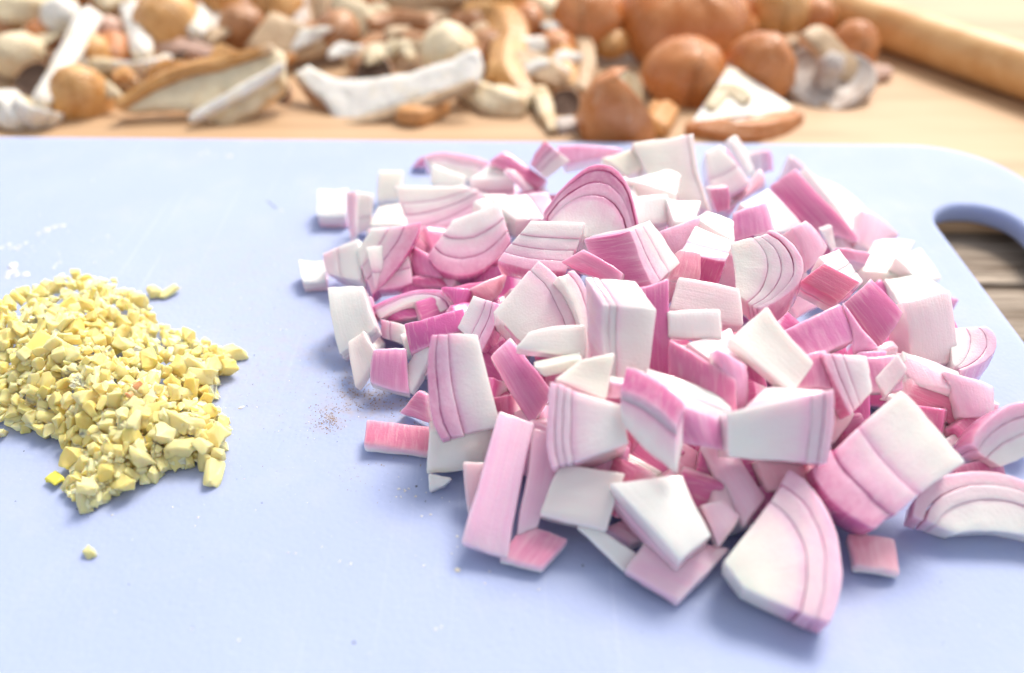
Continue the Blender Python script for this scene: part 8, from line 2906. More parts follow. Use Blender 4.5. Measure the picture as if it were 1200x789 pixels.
(-6.036,13.780,0.008),
(-6.307,17.154,0.006),
(-6.070,14.801,0.005),
(-6.152,13.224,0.006),
(-8.397,21.135,0.007),
(-5.350,16.002,0.008),
(-7.430,20.027,0.011),
(-5.961,13.937,0.010),
(-5.539,11.551,0.005),
(-5.611,13.959,0.011),
(-7.432,18.779,0.007),
(-4.864,14.170,0.006),
(-5.384,13.782,0.010),
(-6.459,11.637,0.005),
(-6.141,14.747,0.010),
(-4.551,13.305,0.012),
(-5.871,11.998,0.009),
(-5.123,14.508,0.007),
(-5.419,15.883,0.010),
(-5.833,16.198,0.005),
(-7.593,14.172,0.009),
(-5.198,13.191,0.011),
(-7.105,16.555,0.007),
(-6.090,18.875,0.006),
(-6.946,13.800,0.009),
(-7.178,15.683,0.008),
(-7.431,18.449,0.004),
(-6.053,12.694,0.005),
(-3.344,11.183,0.011),
(-3.307,11.449,0.006),
(-3.286,11.578,0.015),
(-3.192,11.453,0.010),
(-3.235,11.177,0.011),
(-3.074,11.391,0.009),
(-3.561,11.442,0.009),
(-2.634,11.662,0.007),
(-3.899,11.690,0.009),
(-2.766,11.210,0.015),
(-2.745,11.883,0.015),
(-3.193,11.738,0.007),
(-3.629,11.512,0.009),
(-3.084,11.750,0.007),
(-3.652,11.601,0.015),
(-3.430,11.632,0.009),
(-3.242,11.575,0.010),
(-3.367,11.819,0.015),
(-3.539,11.457,0.007),
(-3.492,11.808,0.009),
(-3.352,11.938,0.011),
(-3.419,11.217,0.015),
(-3.259,11.581,0.010),
(-3.463,11.462,0.008),
(-3.080,11.917,0.015),
(-3.517,11.753,0.007),
(-2.927,11.959,0.013),
(-3.395,11.517,0.015),
(-3.550,11.757,0.013),
(-3.279,11.658,0.008),
(-4.123,15.645,0.012),
(-4.104,16.067,0.009),
(-4.237,15.518,0.008),
(-4.188,16.304,0.010),
(-3.830,15.349,0.017),
(-4.116,17.713,0.013),
(-4.358,17.325,0.011),
(-3.640,15.289,0.014),
(-4.431,17.947,0.012),
(-4.223,15.657,0.018),
(-4.416,17.227,0.011),
(-4.501,17.640,0.015),
(-4.192,17.891,0.008),
(-4.064,17.189,0.006),
(-3.881,14.542,0.009),
(-4.148,15.736,0.010),
(-4.109,16.748,0.011),
(-3.703,15.134,0.008),
(-3.898,16.743,0.013),
(-4.113,17.116,0.016),
(-3.612,14.382,0.010),
(-3.872,17.174,0.010),
(-3.873,14.970,0.006),
(-3.765,18.474,0.015),
(-4.089,17.000,0.011),
(-3.884,14.721,0.013),
(-3.817,14.038,0.010),
(-4.590,17.883,0.014),
(-4.014,15.711,0.017),
(-4.061,15.784,0.016),
(-3.512,16.140,0.015),
(-3.672,14.787,0.017),
(-4.337,18.076,0.015),
(-4.652,16.961,0.010),
(-4.054,14.963,0.017),
(-4.408,16.758,0.016),
(-3.860,15.760,0.011),
(-4.074,17.755,0.012),
(-4.569,18.099,0.017),
(-3.978,17.260,0.011),
(-3.609,15.779,0.014),
(-3.609,16.123,0.008),
(-4.285,16.025,0.016),
(-3.939,15.470,0.012),
(-4.493,16.719,0.009),
(-3.819,16.611,0.009),
(-4.673,17.809,0.016),
(-3.900,14.679,0.018),
(-4.151,18.489,0.010),
(-4.193,16.565,0.008),
(-4.741,16.253,0.017),
(-4.302,16.958,0.012),
(-4.514,16.324,0.007),
(-4.513,16.469,0.014),
(-4.084,15.752,0.017),
(-4.545,16.394,0.010),
(-3.851,15.866,0.008),
(-4.497,17.365,0.012),
(-3.929,16.856,0.015),
(-4.098,16.384,0.009)]
SPECKS = [(-5.110,14.091,0.011),
(-7.636,20.400,0.021),
(-5.329,16.398,0.012),
(-9.699,21.533,0.020),
(-1.775,10.913,0.017),
(-5.958,18.596,0.019),
(-4.641,15.944,0.021),
(-6.159,13.746,0.021),
(-5.591,13.001,0.012),
(-6.449,15.582,0.021),
(-4.180,14.743,0.011),
(-4.667,19.627,0.020),
(-2.575,12.390,0.021),
(-8.373,33.583,0.017),
(-3.872,12.597,0.012),
(-7.091,20.069,0.021),
(-6.212,14.494,0.021),
(-7.061,17.787,0.015),
(-7.196,16.613,0.014),
(-7.451,17.151,0.010),
(-6.885,15.531,0.021),
(-7.050,12.856,0.012),
(-6.509,18.446,0.019),
(-6.391,17.576,0.020),
(-6.248,11.741,0.011),
(-6.667,12.055,0.016),
(-5.094,20.600,0.022),
(-8.833,24.560,0.015),
(-3.932,13.621,0.015),
(-9.082,13.691,0.020),
(-2.494,10.899,0.011),
(-10.674,12.314,0.020),
(-6.922,13.273,0.014),
(-10.185,10.909,0.016),
(-5.178,9.441,0.015),
(-5.810,11.513,0.014),
(-8.839,10.708,0.020),
(-8.533,10.504,0.012),
(-5.121,10.871,0.018),
(-7.122,8.930,0.014),
(-5.948,9.546,0.011),
(-9.263,12.105,0.020),
(-5.663,8.050,0.019),
(-8.450,10.671,0.019),
(2.554,7.320,0.011),
(2.632,8.763,0.012),
(3.885,8.722,0.011),
(0.522,7.585,0.011),
(0.012,7.997,0.017),
(2.302,7.967,0.013),
(-0.852,7.637,0.011),
(-1.411,8.722,0.013),
(7.995,8.977,0.015),
(7.516,7.732,0.014),
(-14.054,23.547,0.016),
(-9.388,22.744,0.017),
(-17.509,28.097,0.018),
(-12.990,22.018,0.017),
(-7.343,19.191,0.015),
(-8.253,21.110,0.014),
(-7.983,23.426,0.030),
(-7.934,23.369,0.030),
(-7.885,23.313,0.030),
(-7.836,23.257,0.030),
(-7.787,23.201,0.030),
(-7.738,23.145,0.030),
(-7.689,23.090,0.030),
(-7.641,23.034,0.030),
(-7.592,22.979,0.030),
(-1.998,11.314,0.030),
(1.346,9.348,0.030),
(-2.758,7.757,0.030)]
FLECKS = [(-5.370,14.627,0.020),
(-6.871,19.649,0.028),
(-10.735,14.754,0.021),
(-4.618,13.216,0.022),
(-5.874,16.628,0.020),
(-7.412,17.589,0.016),
(-7.056,17.544,0.020),
(-1.882,13.642,0.028),
(-3.482,18.847,0.029),
(-7.258,22.093,0.021),
(-6.688,22.402,0.019),
(-1.554,15.353,0.021),
(-6.624,16.560,0.014),
(-6.276,16.420,0.029),
(-3.898,14.795,0.030),
(-6.705,15.390,0.030),
(-4.395,12.678,0.025),
(-5.172,16.905,0.024),
(-3.516,13.386,0.023),
(-6.246,14.098,0.017),
(-4.488,17.840,0.012),
(-7.785,18.703,0.020),
(-5.922,13.704,0.030),
(-7.431,18.048,0.024),
(-6.846,21.062,0.022),
(-5.368,15.576,0.015),
(-5.265,15.392,0.020),
(-4.346,14.319,0.017),
(-6.638,13.680,0.021),
(-4.452,17.046,0.030),
(-4.062,20.197,0.018),
(-6.214,15.710,0.016),
(-7.975,17.976,0.017),
(-5.241,12.922,0.026),
(-8.200,16.738,0.027),
(-2.618,14.479,0.014),
(-9.248,15.527,0.025),
(-5.245,21.649,0.015),
(-8.102,19.032,0.017),
(-8.328,14.701,0.017),
(-4.603,12.947,0.014),
(-5.068,19.575,0.015),
(-6.341,17.882,0.024),
(-3.789,17.734,0.014),
(-6.813,21.236,0.026),
(-6.441,16.909,0.017),
(-7.921,16.578,0.020),
(-4.588,17.413,0.030),
(-8.776,14.268,0.012),
(-6.030,16.629,0.029),
(-3.286,9.444,0.039),
(-6.312,10.496,0.038),
(-5.675,8.011,0.025),
(-3.072,9.385,0.036),
(-2.465,7.533,0.025),
(-4.786,7.797,0.036),
(-3.693,9.780,0.028),
(-6.909,10.754,0.032),
(-4.191,10.876,0.016),
(-6.310,10.280,0.033),
(-8.061,10.555,0.039),
(-10.115,9.565,0.031),
(-4.173,9.628,0.027),
(-7.161,8.355,0.016),
(-4.318,9.644,0.027),
(-5.201,10.681,0.016),
(-8.554,10.787,0.036),
(-5.653,11.513,0.026),
(-1.680,9.346,0.034),
(-0.935,9.803,0.029),
(-3.110,10.367,0.021),
(-1.851,9.569,0.016),
(-1.820,10.528,0.028),
(-0.767,10.389,0.035),
(-1.593,12.645,0.017),
(-1.440,11.001,0.028),
(-1.283,10.904,0.016),
(0.011,12.261,0.016),
(-1.075,10.028,0.032),
(-2.399,11.568,0.018),
(-1.645,10.571,0.033),
(-1.060,9.778,0.018),
(-14.983,22.550,0.029),
(-14.367,20.286,0.026),
(-11.874,20.350,0.040),
(-16.562,25.028,0.033),
(-14.424,21.146,0.048),
(-15.149,22.096,0.025),
(-14.232,24.861,0.047),
(-12.328,21.257,0.049),
(-17.316,21.339,0.043),
(-14.198,20.422,0.026),
(-14.123,20.901,0.025),
(-15.437,21.444,0.032),
(-11.474,18.148,0.024),
(-12.700,21.009,0.032),
(-13.647,21.529,0.034),
(-14.568,21.421,0.047),
(-11.402,17.534,0.047),
(-14.709,20.489,0.041),
(-11.796,20.749,0.039),
(-12.147,19.795,0.041),
(-1.257,8.053,0.032),
(-2.068,8.459,0.017),
(-1.354,8.009,0.039),
(-1.161,9.621,0.033),
(0.501,8.825,0.037),
(-0.421,9.220,0.029),
(-0.505,8.956,0.028),
(-0.510,10.070,0.021),
(-2.390,11.029,0.031),
(-2.359,11.240,0.040),
(-2.222,11.180,0.044),
(-1.991,11.040,0.031),
(-2.291,11.029,0.042),
(-2.235,11.210,0.047),
(-1.781,11.143,0.025),
(-2.154,11.246,0.033),
(-10.074,26.714,0.100),
(-14.436,19.614,0.200),
(-13.668,17.973,0.140),
(-8.156,9.660,0.080),
(-6.275,13.688,0.090),
(-1.033,9.252,0.060),
(-7.375,22.815,0.050)]
SMEARS = [(-15.276,20.592,0.100),
(-15.459,20.658,0.051),
(-15.208,20.573,0.054),
(-15.234,20.672,0.058),
(-14.976,20.550,0.059),
(-15.127,20.795,0.098),
(-14.861,20.583,0.102),
(-14.762,20.702,0.116),
(-14.739,20.671,0.087),
(-14.620,20.816,0.070),
(-14.361,20.656,0.061),
(-14.649,20.868,0.105),
(-14.505,21.362,0.068),
(-14.486,21.469,0.068),
(-14.311,21.530,0.075),
(-14.406,21.573,0.058),
(-14.228,21.771,0.132),
(-14.306,21.668,0.105),
(-14.425,21.691,0.119),
(-14.115,21.859,0.100),
(-14.190,21.827,0.104),
(-13.971,21.879,0.125),
(-14.737,19.207,0.078),
(-14.389,19.099,0.062),
(-14.316,19.035,0.088),
(-14.374,19.309,0.131),
(-14.322,19.197,0.082),
(-14.264,19.356,0.107),
(-14.101,19.156,0.126),
(-13.884,19.195,0.120),
(-13.873,19.208,0.131),
(-13.781,19.128,0.085),
(-13.185,19.489,0.044),
(-13.219,19.550,0.078),
(-13.224,19.713,0.057),
(-13.164,19.819,0.066),
(-13.247,20.050,0.035),
(-13.374,20.233,0.062),
(-13.161,18.122,0.131),
(-13.311,18.154,0.162),
(-13.237,18.115,0.068),
(-13.510,17.992,0.089),
(-13.477,18.011,0.139),
(-11.498,26.946,0.033),
(-11.191,26.888,0.081),
(-11.034,27.120,0.065),
(-10.904,26.933,0.070),
(-11.035,27.027,0.078),
(-10.586,26.702,0.038),
(-10.280,26.820,0.060),
(-10.183,26.637,0.070)]
# ------------------------------------------------------------------ table, boards
def slab_loops(loops, z0, z1, r, name, mat, parent=None, origin=(0,0,0)):
    """Flat board with rounded edges: loops = [outer, hole...], each a function inset(d)->list of (x,y) in cm."""
    bm = bmesh.new(); tops = []; bots = []
    prof = [(r, z0)] + [(r-r*sin(a), z0+r-r*cos(a)) for a in (pi/6, pi/3, pi/2)] + [(r-r*cos(a), z1-r+r*sin(a)) for a in (0, pi/6, pi/3, pi/2)]
    for li, lp in enumerate(loops):
        rings = []
        for dins, z in prof:
            rings.append([bm.verts.new((x*K, y*K, z*K)) for x, y in lp(dins)])
        n = len(rings[0])
        for a, b in zip(rings, rings[1:]):
            for i in range(n):
                fc = bm.faces.new((a[i], a[(i+1) % n], b[(i+1) % n], b[i])); fc.smooth = True
        tops.append(rings[-1]); bots.append(rings[0])
    for group in (tops, bots):
        es = []
        for ring in group:
            for i in range(len(ring)):
                a, b = ring[i], ring[(i+1) % len(ring)]
                es.append(bm.edges.get((a, b)) or bm.edges.new((a, b)))
        bmesh.ops.triangle_fill(bm, use_beauty=True, edges=es)
    bmesh.ops.recalc_face_normals(bm, faces=bm.faces)
    me = bpy.data.meshes.new(name); bm.to_mesh(me); bm.free(); me.materials.append(mat)
    o = bpy.data.objects.new(name, me); COL.objects.link(o); o.location = origin
    if parent: o.parent = parent
    return o
def rrect(x0, x1, y0, y1, rad, ang=0, piv=(0,0), sign=1, n=12):
    def fn(d):
        d *= sign; out = []
        for cx, cy, a0 in ((x1-rad, y1-rad, 0), (x0+rad, y1-rad, pi/2), (x0+rad, y0+rad, pi), (x1-rad, y0+rad, 1.5*pi)):
            for i in range(n+1):
                a = a0+i*pi/2/n; x, y = cx+(rad-d)*cos(a), cy+(rad-d)*sin(a)
                dx, dy = x-piv[0], y-piv[1]
                out.append((piv[0]+dx*cos(ang)-dy*sin(ang), piv[1]+dx*sin(ang)+dy*cos(ang)))
        return out
    return fn
ANG = R(-1.15)
white_board = slab_loops([rrect(-23, 17.65, -4, 28.05, 3.2, ANG, (0, 28.05)), rrect(13.42, 16.1, 11.2, 23.5, 1.3, ANG, (0, 28.05), -1)], -.7, 0, .2, 'cutting_board', M['pl'])
tag(white_board, 'white plastic cutting board with a long handle hole carrying the shallots', 'cutting board')
tan = slab_loops([rrect(-60, 62, 23.4, 64, 1.5, R(-.5), (0, 23.4))], -1.14, -.712, .06, 'wooden_board', M['tan'])
tag(tan, 'pale wooden board under the mushrooms and the rolling pin', 'board')
table = tag(empty('table', (0, 0, -.03)), kind='structure')
rng = random.Random(3)
for i in range(15):
    y0 = -16+i*9.1
    o = slab_loops([rrect(-80+rng.uniform(-3, 3), 80, y0, y0+8.9, .3, 0)], -3.0, -1.15-rng.uniform(0, .02), .12, 'plank', M['plank'], table, (0, 0, .03))

# ------------------------------------------------------------------ chopped shallots
for d in PIECES: shallot(d)
for d in FILL: shallot(d, group='shallot pieces buried under the top of the pile')

# ------------------------------------------------------------------ minced garlic
def chunk_mesh(i):
    rg = random.Random(100+i); bm = bmesh.new()
    bmesh.ops.create_cube(bm, size=2)
    sx, sy, sz = rg.uniform(.8, 1.5), rg.uniform(.6, 1.05), rg.uniform(.4, .9)
    for v in bm.verts: v.co = Vector((v.co.x*sx*rg.uniform(.75, 1.15), v.co.y*sy*rg.uniform(.7, 1.15), v.co.z*sz*rg.uniform(.7, 1.1)))
    for k in range(rg.choice((1, 2, 2, 3))):
        n = Vector((rg.gauss(0, 1), rg.gauss(0, 1), rg.gauss(0, 1))).normalized()
        g = bmesh.ops.bisect_plane(bm, geom=bm.verts[:]+bm.edges[:]+bm.faces[:], plane_co=n*rg.uniform(.5, .85), plane_no=n, clear_outer=True)
        es = [x for x in g['geom_cut'] if isinstance(x, bmesh.types.BMEdge)]
        if es: bmesh.ops.contextual_create(bm, geom=es)
    bmesh.ops.bevel(bm, geom=bm.edges[:], offset=.13, segments=1, affect='EDGES')
    bmesh.ops.triangulate(bm, faces=bm.faces); bmesh.ops.subdivide_edges(bm, edges=bm.edges[:], cuts=1, use_grid_fill=True)
    sdv = Vector((i*7.3, i*3.1, 0))
    for v in bm.verts: v.co += noise.noise_vector(v.co*1.1+sdv)*.42+noise.noise_vector(v.co*3.3-sdv)*.2
    bmesh.ops.smooth_vert(bm, verts=bm.verts, factor=.35, use_axis_x=True, use_axis_y=True, use_axis_z=True)
    for v in bm.verts: v.co += noise.noise_vector(v.co*6+sdv)*.08
    bmesh.ops.recalc_face_normals(bm, faces=bm.faces)
    me = bpy.data.meshes.new('garlic_piece'); bm.to_mesh(me); bm.free(); me.materials.append(M['ga'])
    me.polygons.foreach_set('use_smooth', [rg.random() < .8 for _ in me.polygons]); return me
CH = [chunk_mesh(i) for i in range(16)]
rng = random.Random(11)
def garlic(p, s, label, mat=None, group=None, stretch=1):
    o = bpy.data.objects.new('garlic_piece', rng.choice(CH)); COL.objects.link(o)
    o.location = Vector(p)*K; o.scale = (s*K*stretch, s*K, s*K*.9)
    o.rotation_euler = (rng.uniform(-pi, pi), rng.uniform(-pi, pi), rng.uniform(-pi, pi)) if stretch == 1 else (rng.uniform(-.4, .4), rng.uniform(-.2, .2), rng.uniform(-pi, pi))
    if mat:
        o.data = o.data.copy(); o.data.materials[0] = mat
    return tag(o, label, 'garlic', group)
GG = 'minced garlic pieces in the heap'
for x, y, z, s in GARLIC: garlic((x, y, z), s, 'small pale yellow chopped garlic piece in the minced heap', None, GG)
for p, s, lab, mk, st in GARLIC_LOOSE: garlic(p, s, lab, M[mk] if mk else None, None, st)
# the crumbs below, one mass
bm = bmesh.new()
for x, y, z, s in GARLIC_CORE:
    t = bmesh.ops.create_icosphere(bm, subdivisions=1, radius=s*K)
    mtx = Matrix.Translation(Vector((x, y, z))*K)
    for v in t['verts']: v.co = mtx @ (v.co+noise.noise_vector(v.co*900+Vector((x, y, z)))*s*K*.9)
me = bpy.data.meshes.new('garlic_crumbs'); bm.to_mesh(me); bm.free(); me.materials.append(M['ga'])
o = bpy.data.objects.new('garlic_crumbs', me); COL.objects.link(o); tag(o, 'fine minced garlic crumbs filling the heap', None, None, 'stuff')

# ------------------------------------------------------------------ crumbs, grit and juice on the board
def flakes(name, pts, mat, label, flat=.5):
    bm = bmesh.new(); rg = random.Random(name)
    for x, y, s in pts:
        vs = []
        a0 = rg.uniform(0, 6.28); n = rg.choice((4, 5, 6))
        el = rg.uniform(.35, 1)
        ring = [Vector((cos(a0)*cos(a)*s*rg.uniform(.7, 1.2)-sin(a0)*sin(a)*s*el, sin(a0)*cos(a)*s+cos(a0)*sin(a)*s*el, 0)) for a in [i*2*pi/n for i in range(n)]]
        lo = [bm.verts.new((Vector((x, y, .002))+q)*K) for q in ring]
        hi = [bm.verts.new((Vector((x, y, .004+s*flat))+q*.6)*K) for q in ring]
        bm.faces.new(hi)
        for i in range(n): bm.faces.new((lo[i], lo[(i+1) % n], hi[(i+1) % n], hi[i]))
    bmesh.ops.recalc_face_normals(bm, faces=bm.faces)
    me = bpy.data.meshes.new(name); bm.to_mesh(me); bm.free(); me.materials.append(mat)
    o = bpy.data.objects.new(name, me); COL.objects.link(o); return tag(o, label, None, None, 'stuff')
flakes('brown_grit', GRIT, M['grit'], 'fine brown grit scattered on the white board beside the shallots', .35)
flakes('dark_specks', SPECKS, M['speck'], 'tiny dark specks scattered over the white board', .3)
flakes('garlic_flecks', FLECKS, M['white'], 'tiny white flecks scattered over the white board', .25)
flakes('juice_smears', SMEARS, M['juice'], 'thin wet smears of juice behind the garlic heap on the white board', .10)

# ------------------------------------------------------------------ mushrooms
def grid_obj(name, rings, mat, origin, parent=None, close_ends=True, uvf=None):
    n = len(rings[0]); vs = [p for r_ in rings for p in r_]; fs = []; uvl = []
    for i in range(len(rings)):
        for j in range(n): uvl.append((j/n, i/max(1, len(rings)-1), 0))
    for i in range(len(rings)-1):
        for j in range(n): fs.append((i*n+j, i*n+(j+1) % n, (i+1)*n+(j+1) % n, (i+1)*n+j))
    if close_ends:
        fs.append(tuple(range(n-1, -1, -1))); fs.append(tuple((len(rings)-1)*n+j for j in range(n)))
    o = mesh_obj(name, [v*K for v in vs], fs, mat, origin, parent, dict(uvl=uvl)); fix_normals(o); return o
def basis(axis):
    a = Vector(axis).normalized(); t = Vector((0, 0, 1)) if abs(a.z) < .9 else Vector((1, 0, 0))
    x = t.cross(a).normalized(); return x, a.cross(x).normalized(), a
def wob(p, s, a): return noise.noise_vector(p*s+Vector((3.1, 9.2, 4.7)))*a
def loft_pts(path, wid, thk, flat_dir, steps=5, n=20, wb=.08, taper=True):
    """Smooth tube through path with elliptical sections: wid across, thk along flat_dir."""
    P = [Vector(p) for p in path]; rings = []
    def cat(a, b, c, d, t): return ((b*2)+(c-a)*t+(a*2-b*5+c*4-d)*t*t+(b*3-a-c*3+d)*t**3)*.5
    Q = []; Wd = []; Tk = []
    for i in range(len(P)-1):
        a, b, c, d = P[max(i-1, 0)], P[i], P[i+1], P[min(i+2, len(P)-1)]
        for s in range(steps):
            t = s/steps; Q.append(cat(a, b, c, d, t)); Wd.append(wid[i]*(1-t)+wid[i+1]*t); Tk.append(thk[i]*(1-t)+thk[i+1]*t)
    Q.append(P[-1]); Wd.append(wid[-1]); Tk.append(thk[-1])
    f0 = Vector(flat_dir).normalized(); m = len(Q)
    for i, q in enumerate(Q):
        tan_ = (Q[min(i+1, m-1)]-Q[max(i-1, 0)]).normalized()
        s = tan_.cross(f0).normalized(); f = s.cross(tan_).normalized()
        rings.append((q, s, f, Wd[i]/2, Tk[i]/2, tan_))
    out = []
    ph = (q.x*3.7+q.y*1.3) % 6.28; fl = 0 if wb < .03 else .13
    def ring(q, s, f, a, b, k):
        r_ = []
        for j in range(n):
            g_ = 1+fl*sin(5*2*pi*j/n+ph+q.x*1.5)+fl*.7*noise.noise(q*1.7+Vector((j*.9, ph, 0)))
            p = q+s*a*k*g_*cos(2*pi*j/n)+f*b*k*g_*sin(2*pi*j/n); r_.append(p+wob(p, 1.3, wb)+wob(p, 4, wb*.3))
        return r_
    q, s, f, a, b, t = rings[0]; rr = min(a, b)
    if taper: out += [ring(q-t*rr*.7, s, f, a, b, .35), ring(q-t*rr*.45, s, f, a, b, .75)]
    for q, s, f, a, b, t in rings: out.append(ring(q, s, f, a, b, 1))
    if taper: out += [ring(q+t*rr*.45, s, f, a, b, .75), ring(q+t*rr*.7, s, f, a, b, .35)]
    return out
def loft(name, path, wid, thk, flat_dir, mat, label=None, parent=None, origin=None, group=None, **kw):
    rings = loft_pts(path, wid, thk, flat_dir, **kw)
    if parent is None:
        allp = [p for r_ in rings for p in r_]
        origin = Vector((sum(p.x for p in allp)/len(allp), sum(p.y for p in allp)/len(allp), min(p.z for p in allp)))*K
    o = grid_obj(name, rings, M[mat], origin, parent)
    return tag(o, label, 'mushroom', group) if parent is None else o
def mushroom(c, axis, rad, h, label, cap='cap', stem=None, stemmat='cream', under='gill', name='mushroom', squash=1, a0=0, a1=2*pi, flesh='cream', group=None):
    """c: centre of the cap's rim plane; axis: from stem to crown. A partial sweep is a cut piece: its cut faces are flesh."""
    x, y, a = basis(axis); c = Vector(c)
    origin = Vector((c.x, c.y, c.z-rad*.6))*K
    root = empty(name, origin); full = abs(a1-a0) > 6.2; n = 28
    angs = [a0+(a1-a0)*i/n for i in range(n+(0 if full else 1))]
    prof = [(.02, 1.0), (.25, .97), (.48, .88), (.68, .73), (.84, .52), (.95, .27), (1.0, .06), (.98, -.08), (.92, -.14)]
    inn = [(.92, -.14), (.86, -.04), (.60, .10), (.34, .12), (.02, .12)]
    def pt(r_, z, t):
        p = c+(x*cos(t)*squash+y*sin(t))*r_*rad+a*z*h; return p+wob(p*(1/rad), 1.0, rad*.11)+wob(p, 2.6, rad*.05)+wob(p, 7, rad*.012)
    def sweep(pr, nm, mt):
        vs = []; fs = []; uvl = []; k = len(angs)
        for i, (r_, z) in enumerate(pr):
            for j, t in enumerate(angs): vs.append(pt(r_, z, t)*K); uvl.append((j/k, i/len(pr), 0))
        for i in range(len(pr)-1):
            for j in range(k if full else k-1): fs.append((i*k+j, i*k+(j+1) % k, (i+1)*k+(j+1) % k, (i+1)*k+j))
        o = mesh_obj(nm, vs, fs, M[mt], origin, root, dict(uvl=uvl)); fix_normals(o); return o
    sweep(prof, 'cap', cap); sweep(inn, 'gills', under)
    if not full:
        sr = (stem[1] if stem else 0)/rad; sl = (stem[0] if stem else 0)/h
        half = prof[:-1]+inn[:3]+([(sr, .08), (sr*1.05, -sl), (.02, -sl)] if stem else [(.34, .12), (.02, .12)])
        for t in (a0, a1):
            off = (x*-sin(t)*squash+y*cos(t))*(.015 if t == a0 else -.015)
            vs = [(pt(r_*.97, z*.97 if z > 0 else z, t)-off)*K for r_, z in half]
            me = bpy.data.meshes.new('cut_face'); bm = bmesh.new()
            f = bm.faces.new([bm.verts.new(v-origin) for v in vs]); e = bmesh.ops.extrude_face_region(bm, geom=[f])
            for v in e['geom']:
                if isinstance(v, bmesh.types.BMVert): v.co += off*2*K
            bmesh.ops.triangulate(bm, faces=bm.faces); bmesh.ops.recalc_face_normals(bm, faces=bm.faces)
            bm.to_mesh(me); bm.free(); me.materials.append(M[flesh])
            o = bpy.data.objects.new('cut_face', me); COL.objects.link(o); o.parent = root
    if stem:
        L_, r_ = stem
        if full: loft('stem', [c+a*.1*h, c-a*L_*.5+x*.05, c-a*L_], [r_*2, r_*1.8, r_*2.1], [r_*2, r_*1.8, r_*2.1], y, M and stemmat, None, root, origin, wb=.05)
    return tag(root, label, 'mushroom', group)
def slab(name, pts, thick, mat, label, extra=(), wb=.10, group=None):
    """Slice with a traced outline, real thickness and an uneven face; extra = [(part name, path, width, mat)] ridges on it."""
    pts = [Vector(p) for p in pts]; c = sum(pts, Vector())/len(pts)
    nrm = Vector((0, 0, 0))
    for i in range(len(pts)): nrm += (pts[i]-c).cross(pts[(i+1) % len(pts)]-c)
    nrm.normalize()
    if nrm.y > 0: nrm = -nrm
    origin = Vector((c.x, c.y, min(p.z for p in pts)))*K
    root = empty(name, origin) if extra else None
    bm = bmesh.new(); f = bm.faces.new([bm.verts.new(p) for p in pts])
    bmesh.ops.triangulate(bm, faces=[f])
    e = bmesh.ops.extrude_face_region(bm, geom=bm.faces[:])
    for v in e['geom']:
        if isinstance(v, bmesh.types.BMVert): v.co -= nrm*thick
    bmesh.ops.recalc_face_normals(bm, faces=bm.faces)
    bmesh.ops.subdivide_edges(bm, edges=bm.edges[:], cuts=3, use_grid_fill=True)
    bmesh.ops.triangulate(bm, faces=bm.faces)
    for k in range(1): bmesh.ops.smooth_vert(bm, verts=bm.verts, factor=.35, use_axis_x=True, use_axis_y=True, use_axis_z=True)
    for v in bm.verts: v.co += wob(v.co, 1.0, wb)+wob(v.co, 3.5, wb*.4)
    me = bpy.data.meshes.new('flesh')
    for v in bm.verts: v.co = v.co*K-origin
    bm.to_mesh(me); bm.free(); me.materials.append(M[mat]); me.polygons.foreach_set('use_smooth', [True]*len(me.polygons))
    o = bpy.data.objects.new('flesh' if root else name, me); COL.objects.link(o)
    if root: o.parent = root
    else: o.location = origin; root = o
    for nm, path, wd, mt in extra:
        loft(nm, path, [wd*.6]+[wd]*(len(path)-2)+[wd*.6], [wd*.7]*len(path), nrm, mt, None, root, origin, wb=.05)
    return tag(root, label, 'mushroom', group)

# brown chestnut mushrooms, handle side
mushroom((4.34,30.34,-0.55), (-.15,-.45,.85), 1.73, 2.96, 'quartered chestnut mushroom with brown cap beside the small brown chunk', a0=R(75), a1=R(335), stem=(.1,.4))
mushroom((7.51,34.55,-0.3), (.15,-.3,.9), 2.00, 2.03, 'broad brown chestnut cap behind the quartered ones')
mushroom((8.14,39.56,0.6), (0,-.5,.85), 3.22, 2.25, 'biggest brown chestnut cap at the back of the mushroom pile', stem=(1.5,.7))
mushroom((10.64,34.59,0.1), (.1,-.45,.8), 1.58, 1.85, 'glossy orange brown cap above the cut triangular quarter', stem=(1.2,.6))
def wedge(pts, cap_pts, label):
    """Quarter of a cap: a solid with flat white cut faces (hull of pts) sitting in its brown skin."""
    P = [Vector(p) for p in pts]; c = sum(P, Vector())/len(P); origin = Vector((c.x, c.y, min(p.z for p in P)))*K
    root = empty('mushroom', origin); bm = bmesh.new()
    for p in P: bm.verts.new(p*K-origin)
    bmesh.ops.convex_hull(bm, input=bm.verts); bmesh.ops.bevel(bm, geom=bm.edges[:], offset=.0012, segments=2, affect='EDGES')
    bmesh.ops.recalc_face_normals(bm, faces=bm.faces)
    me = bpy.data.meshes.new('flesh'); bm.to_mesh(me); bm.free(); me.materials.append(M['white'])
    o = bpy.data.objects.new('flesh', me); COL.objects.link(o); o.parent = root
    loft('cap', cap_pts, [.5, 1.0, 1.15, 1.0, .5], [.35, .9, 1.1, .9, .35], (0,-.7,.7), 'cap', None, root, origin, wb=.05)
    return tag(root, label, 'mushroom')
t = wedge([(9.21,33.92,0.75), (6.83,30.05,-0.35), (11.76,31.42,-0.3), (9.06,30.33,-0.05), (8.72,30.49,-0.62), (9.01,33.87,0.55), (10.37,30.45,-0.6)],
    [(6.94,30.15,-0.5), (8,29.97,-0.6), (9.12,29.86,-0.62), (10.47,30.45,-0.6), (11.73,31.43,-0.45)], 'triangular mushroom quarter with white cut faces and brown underside')
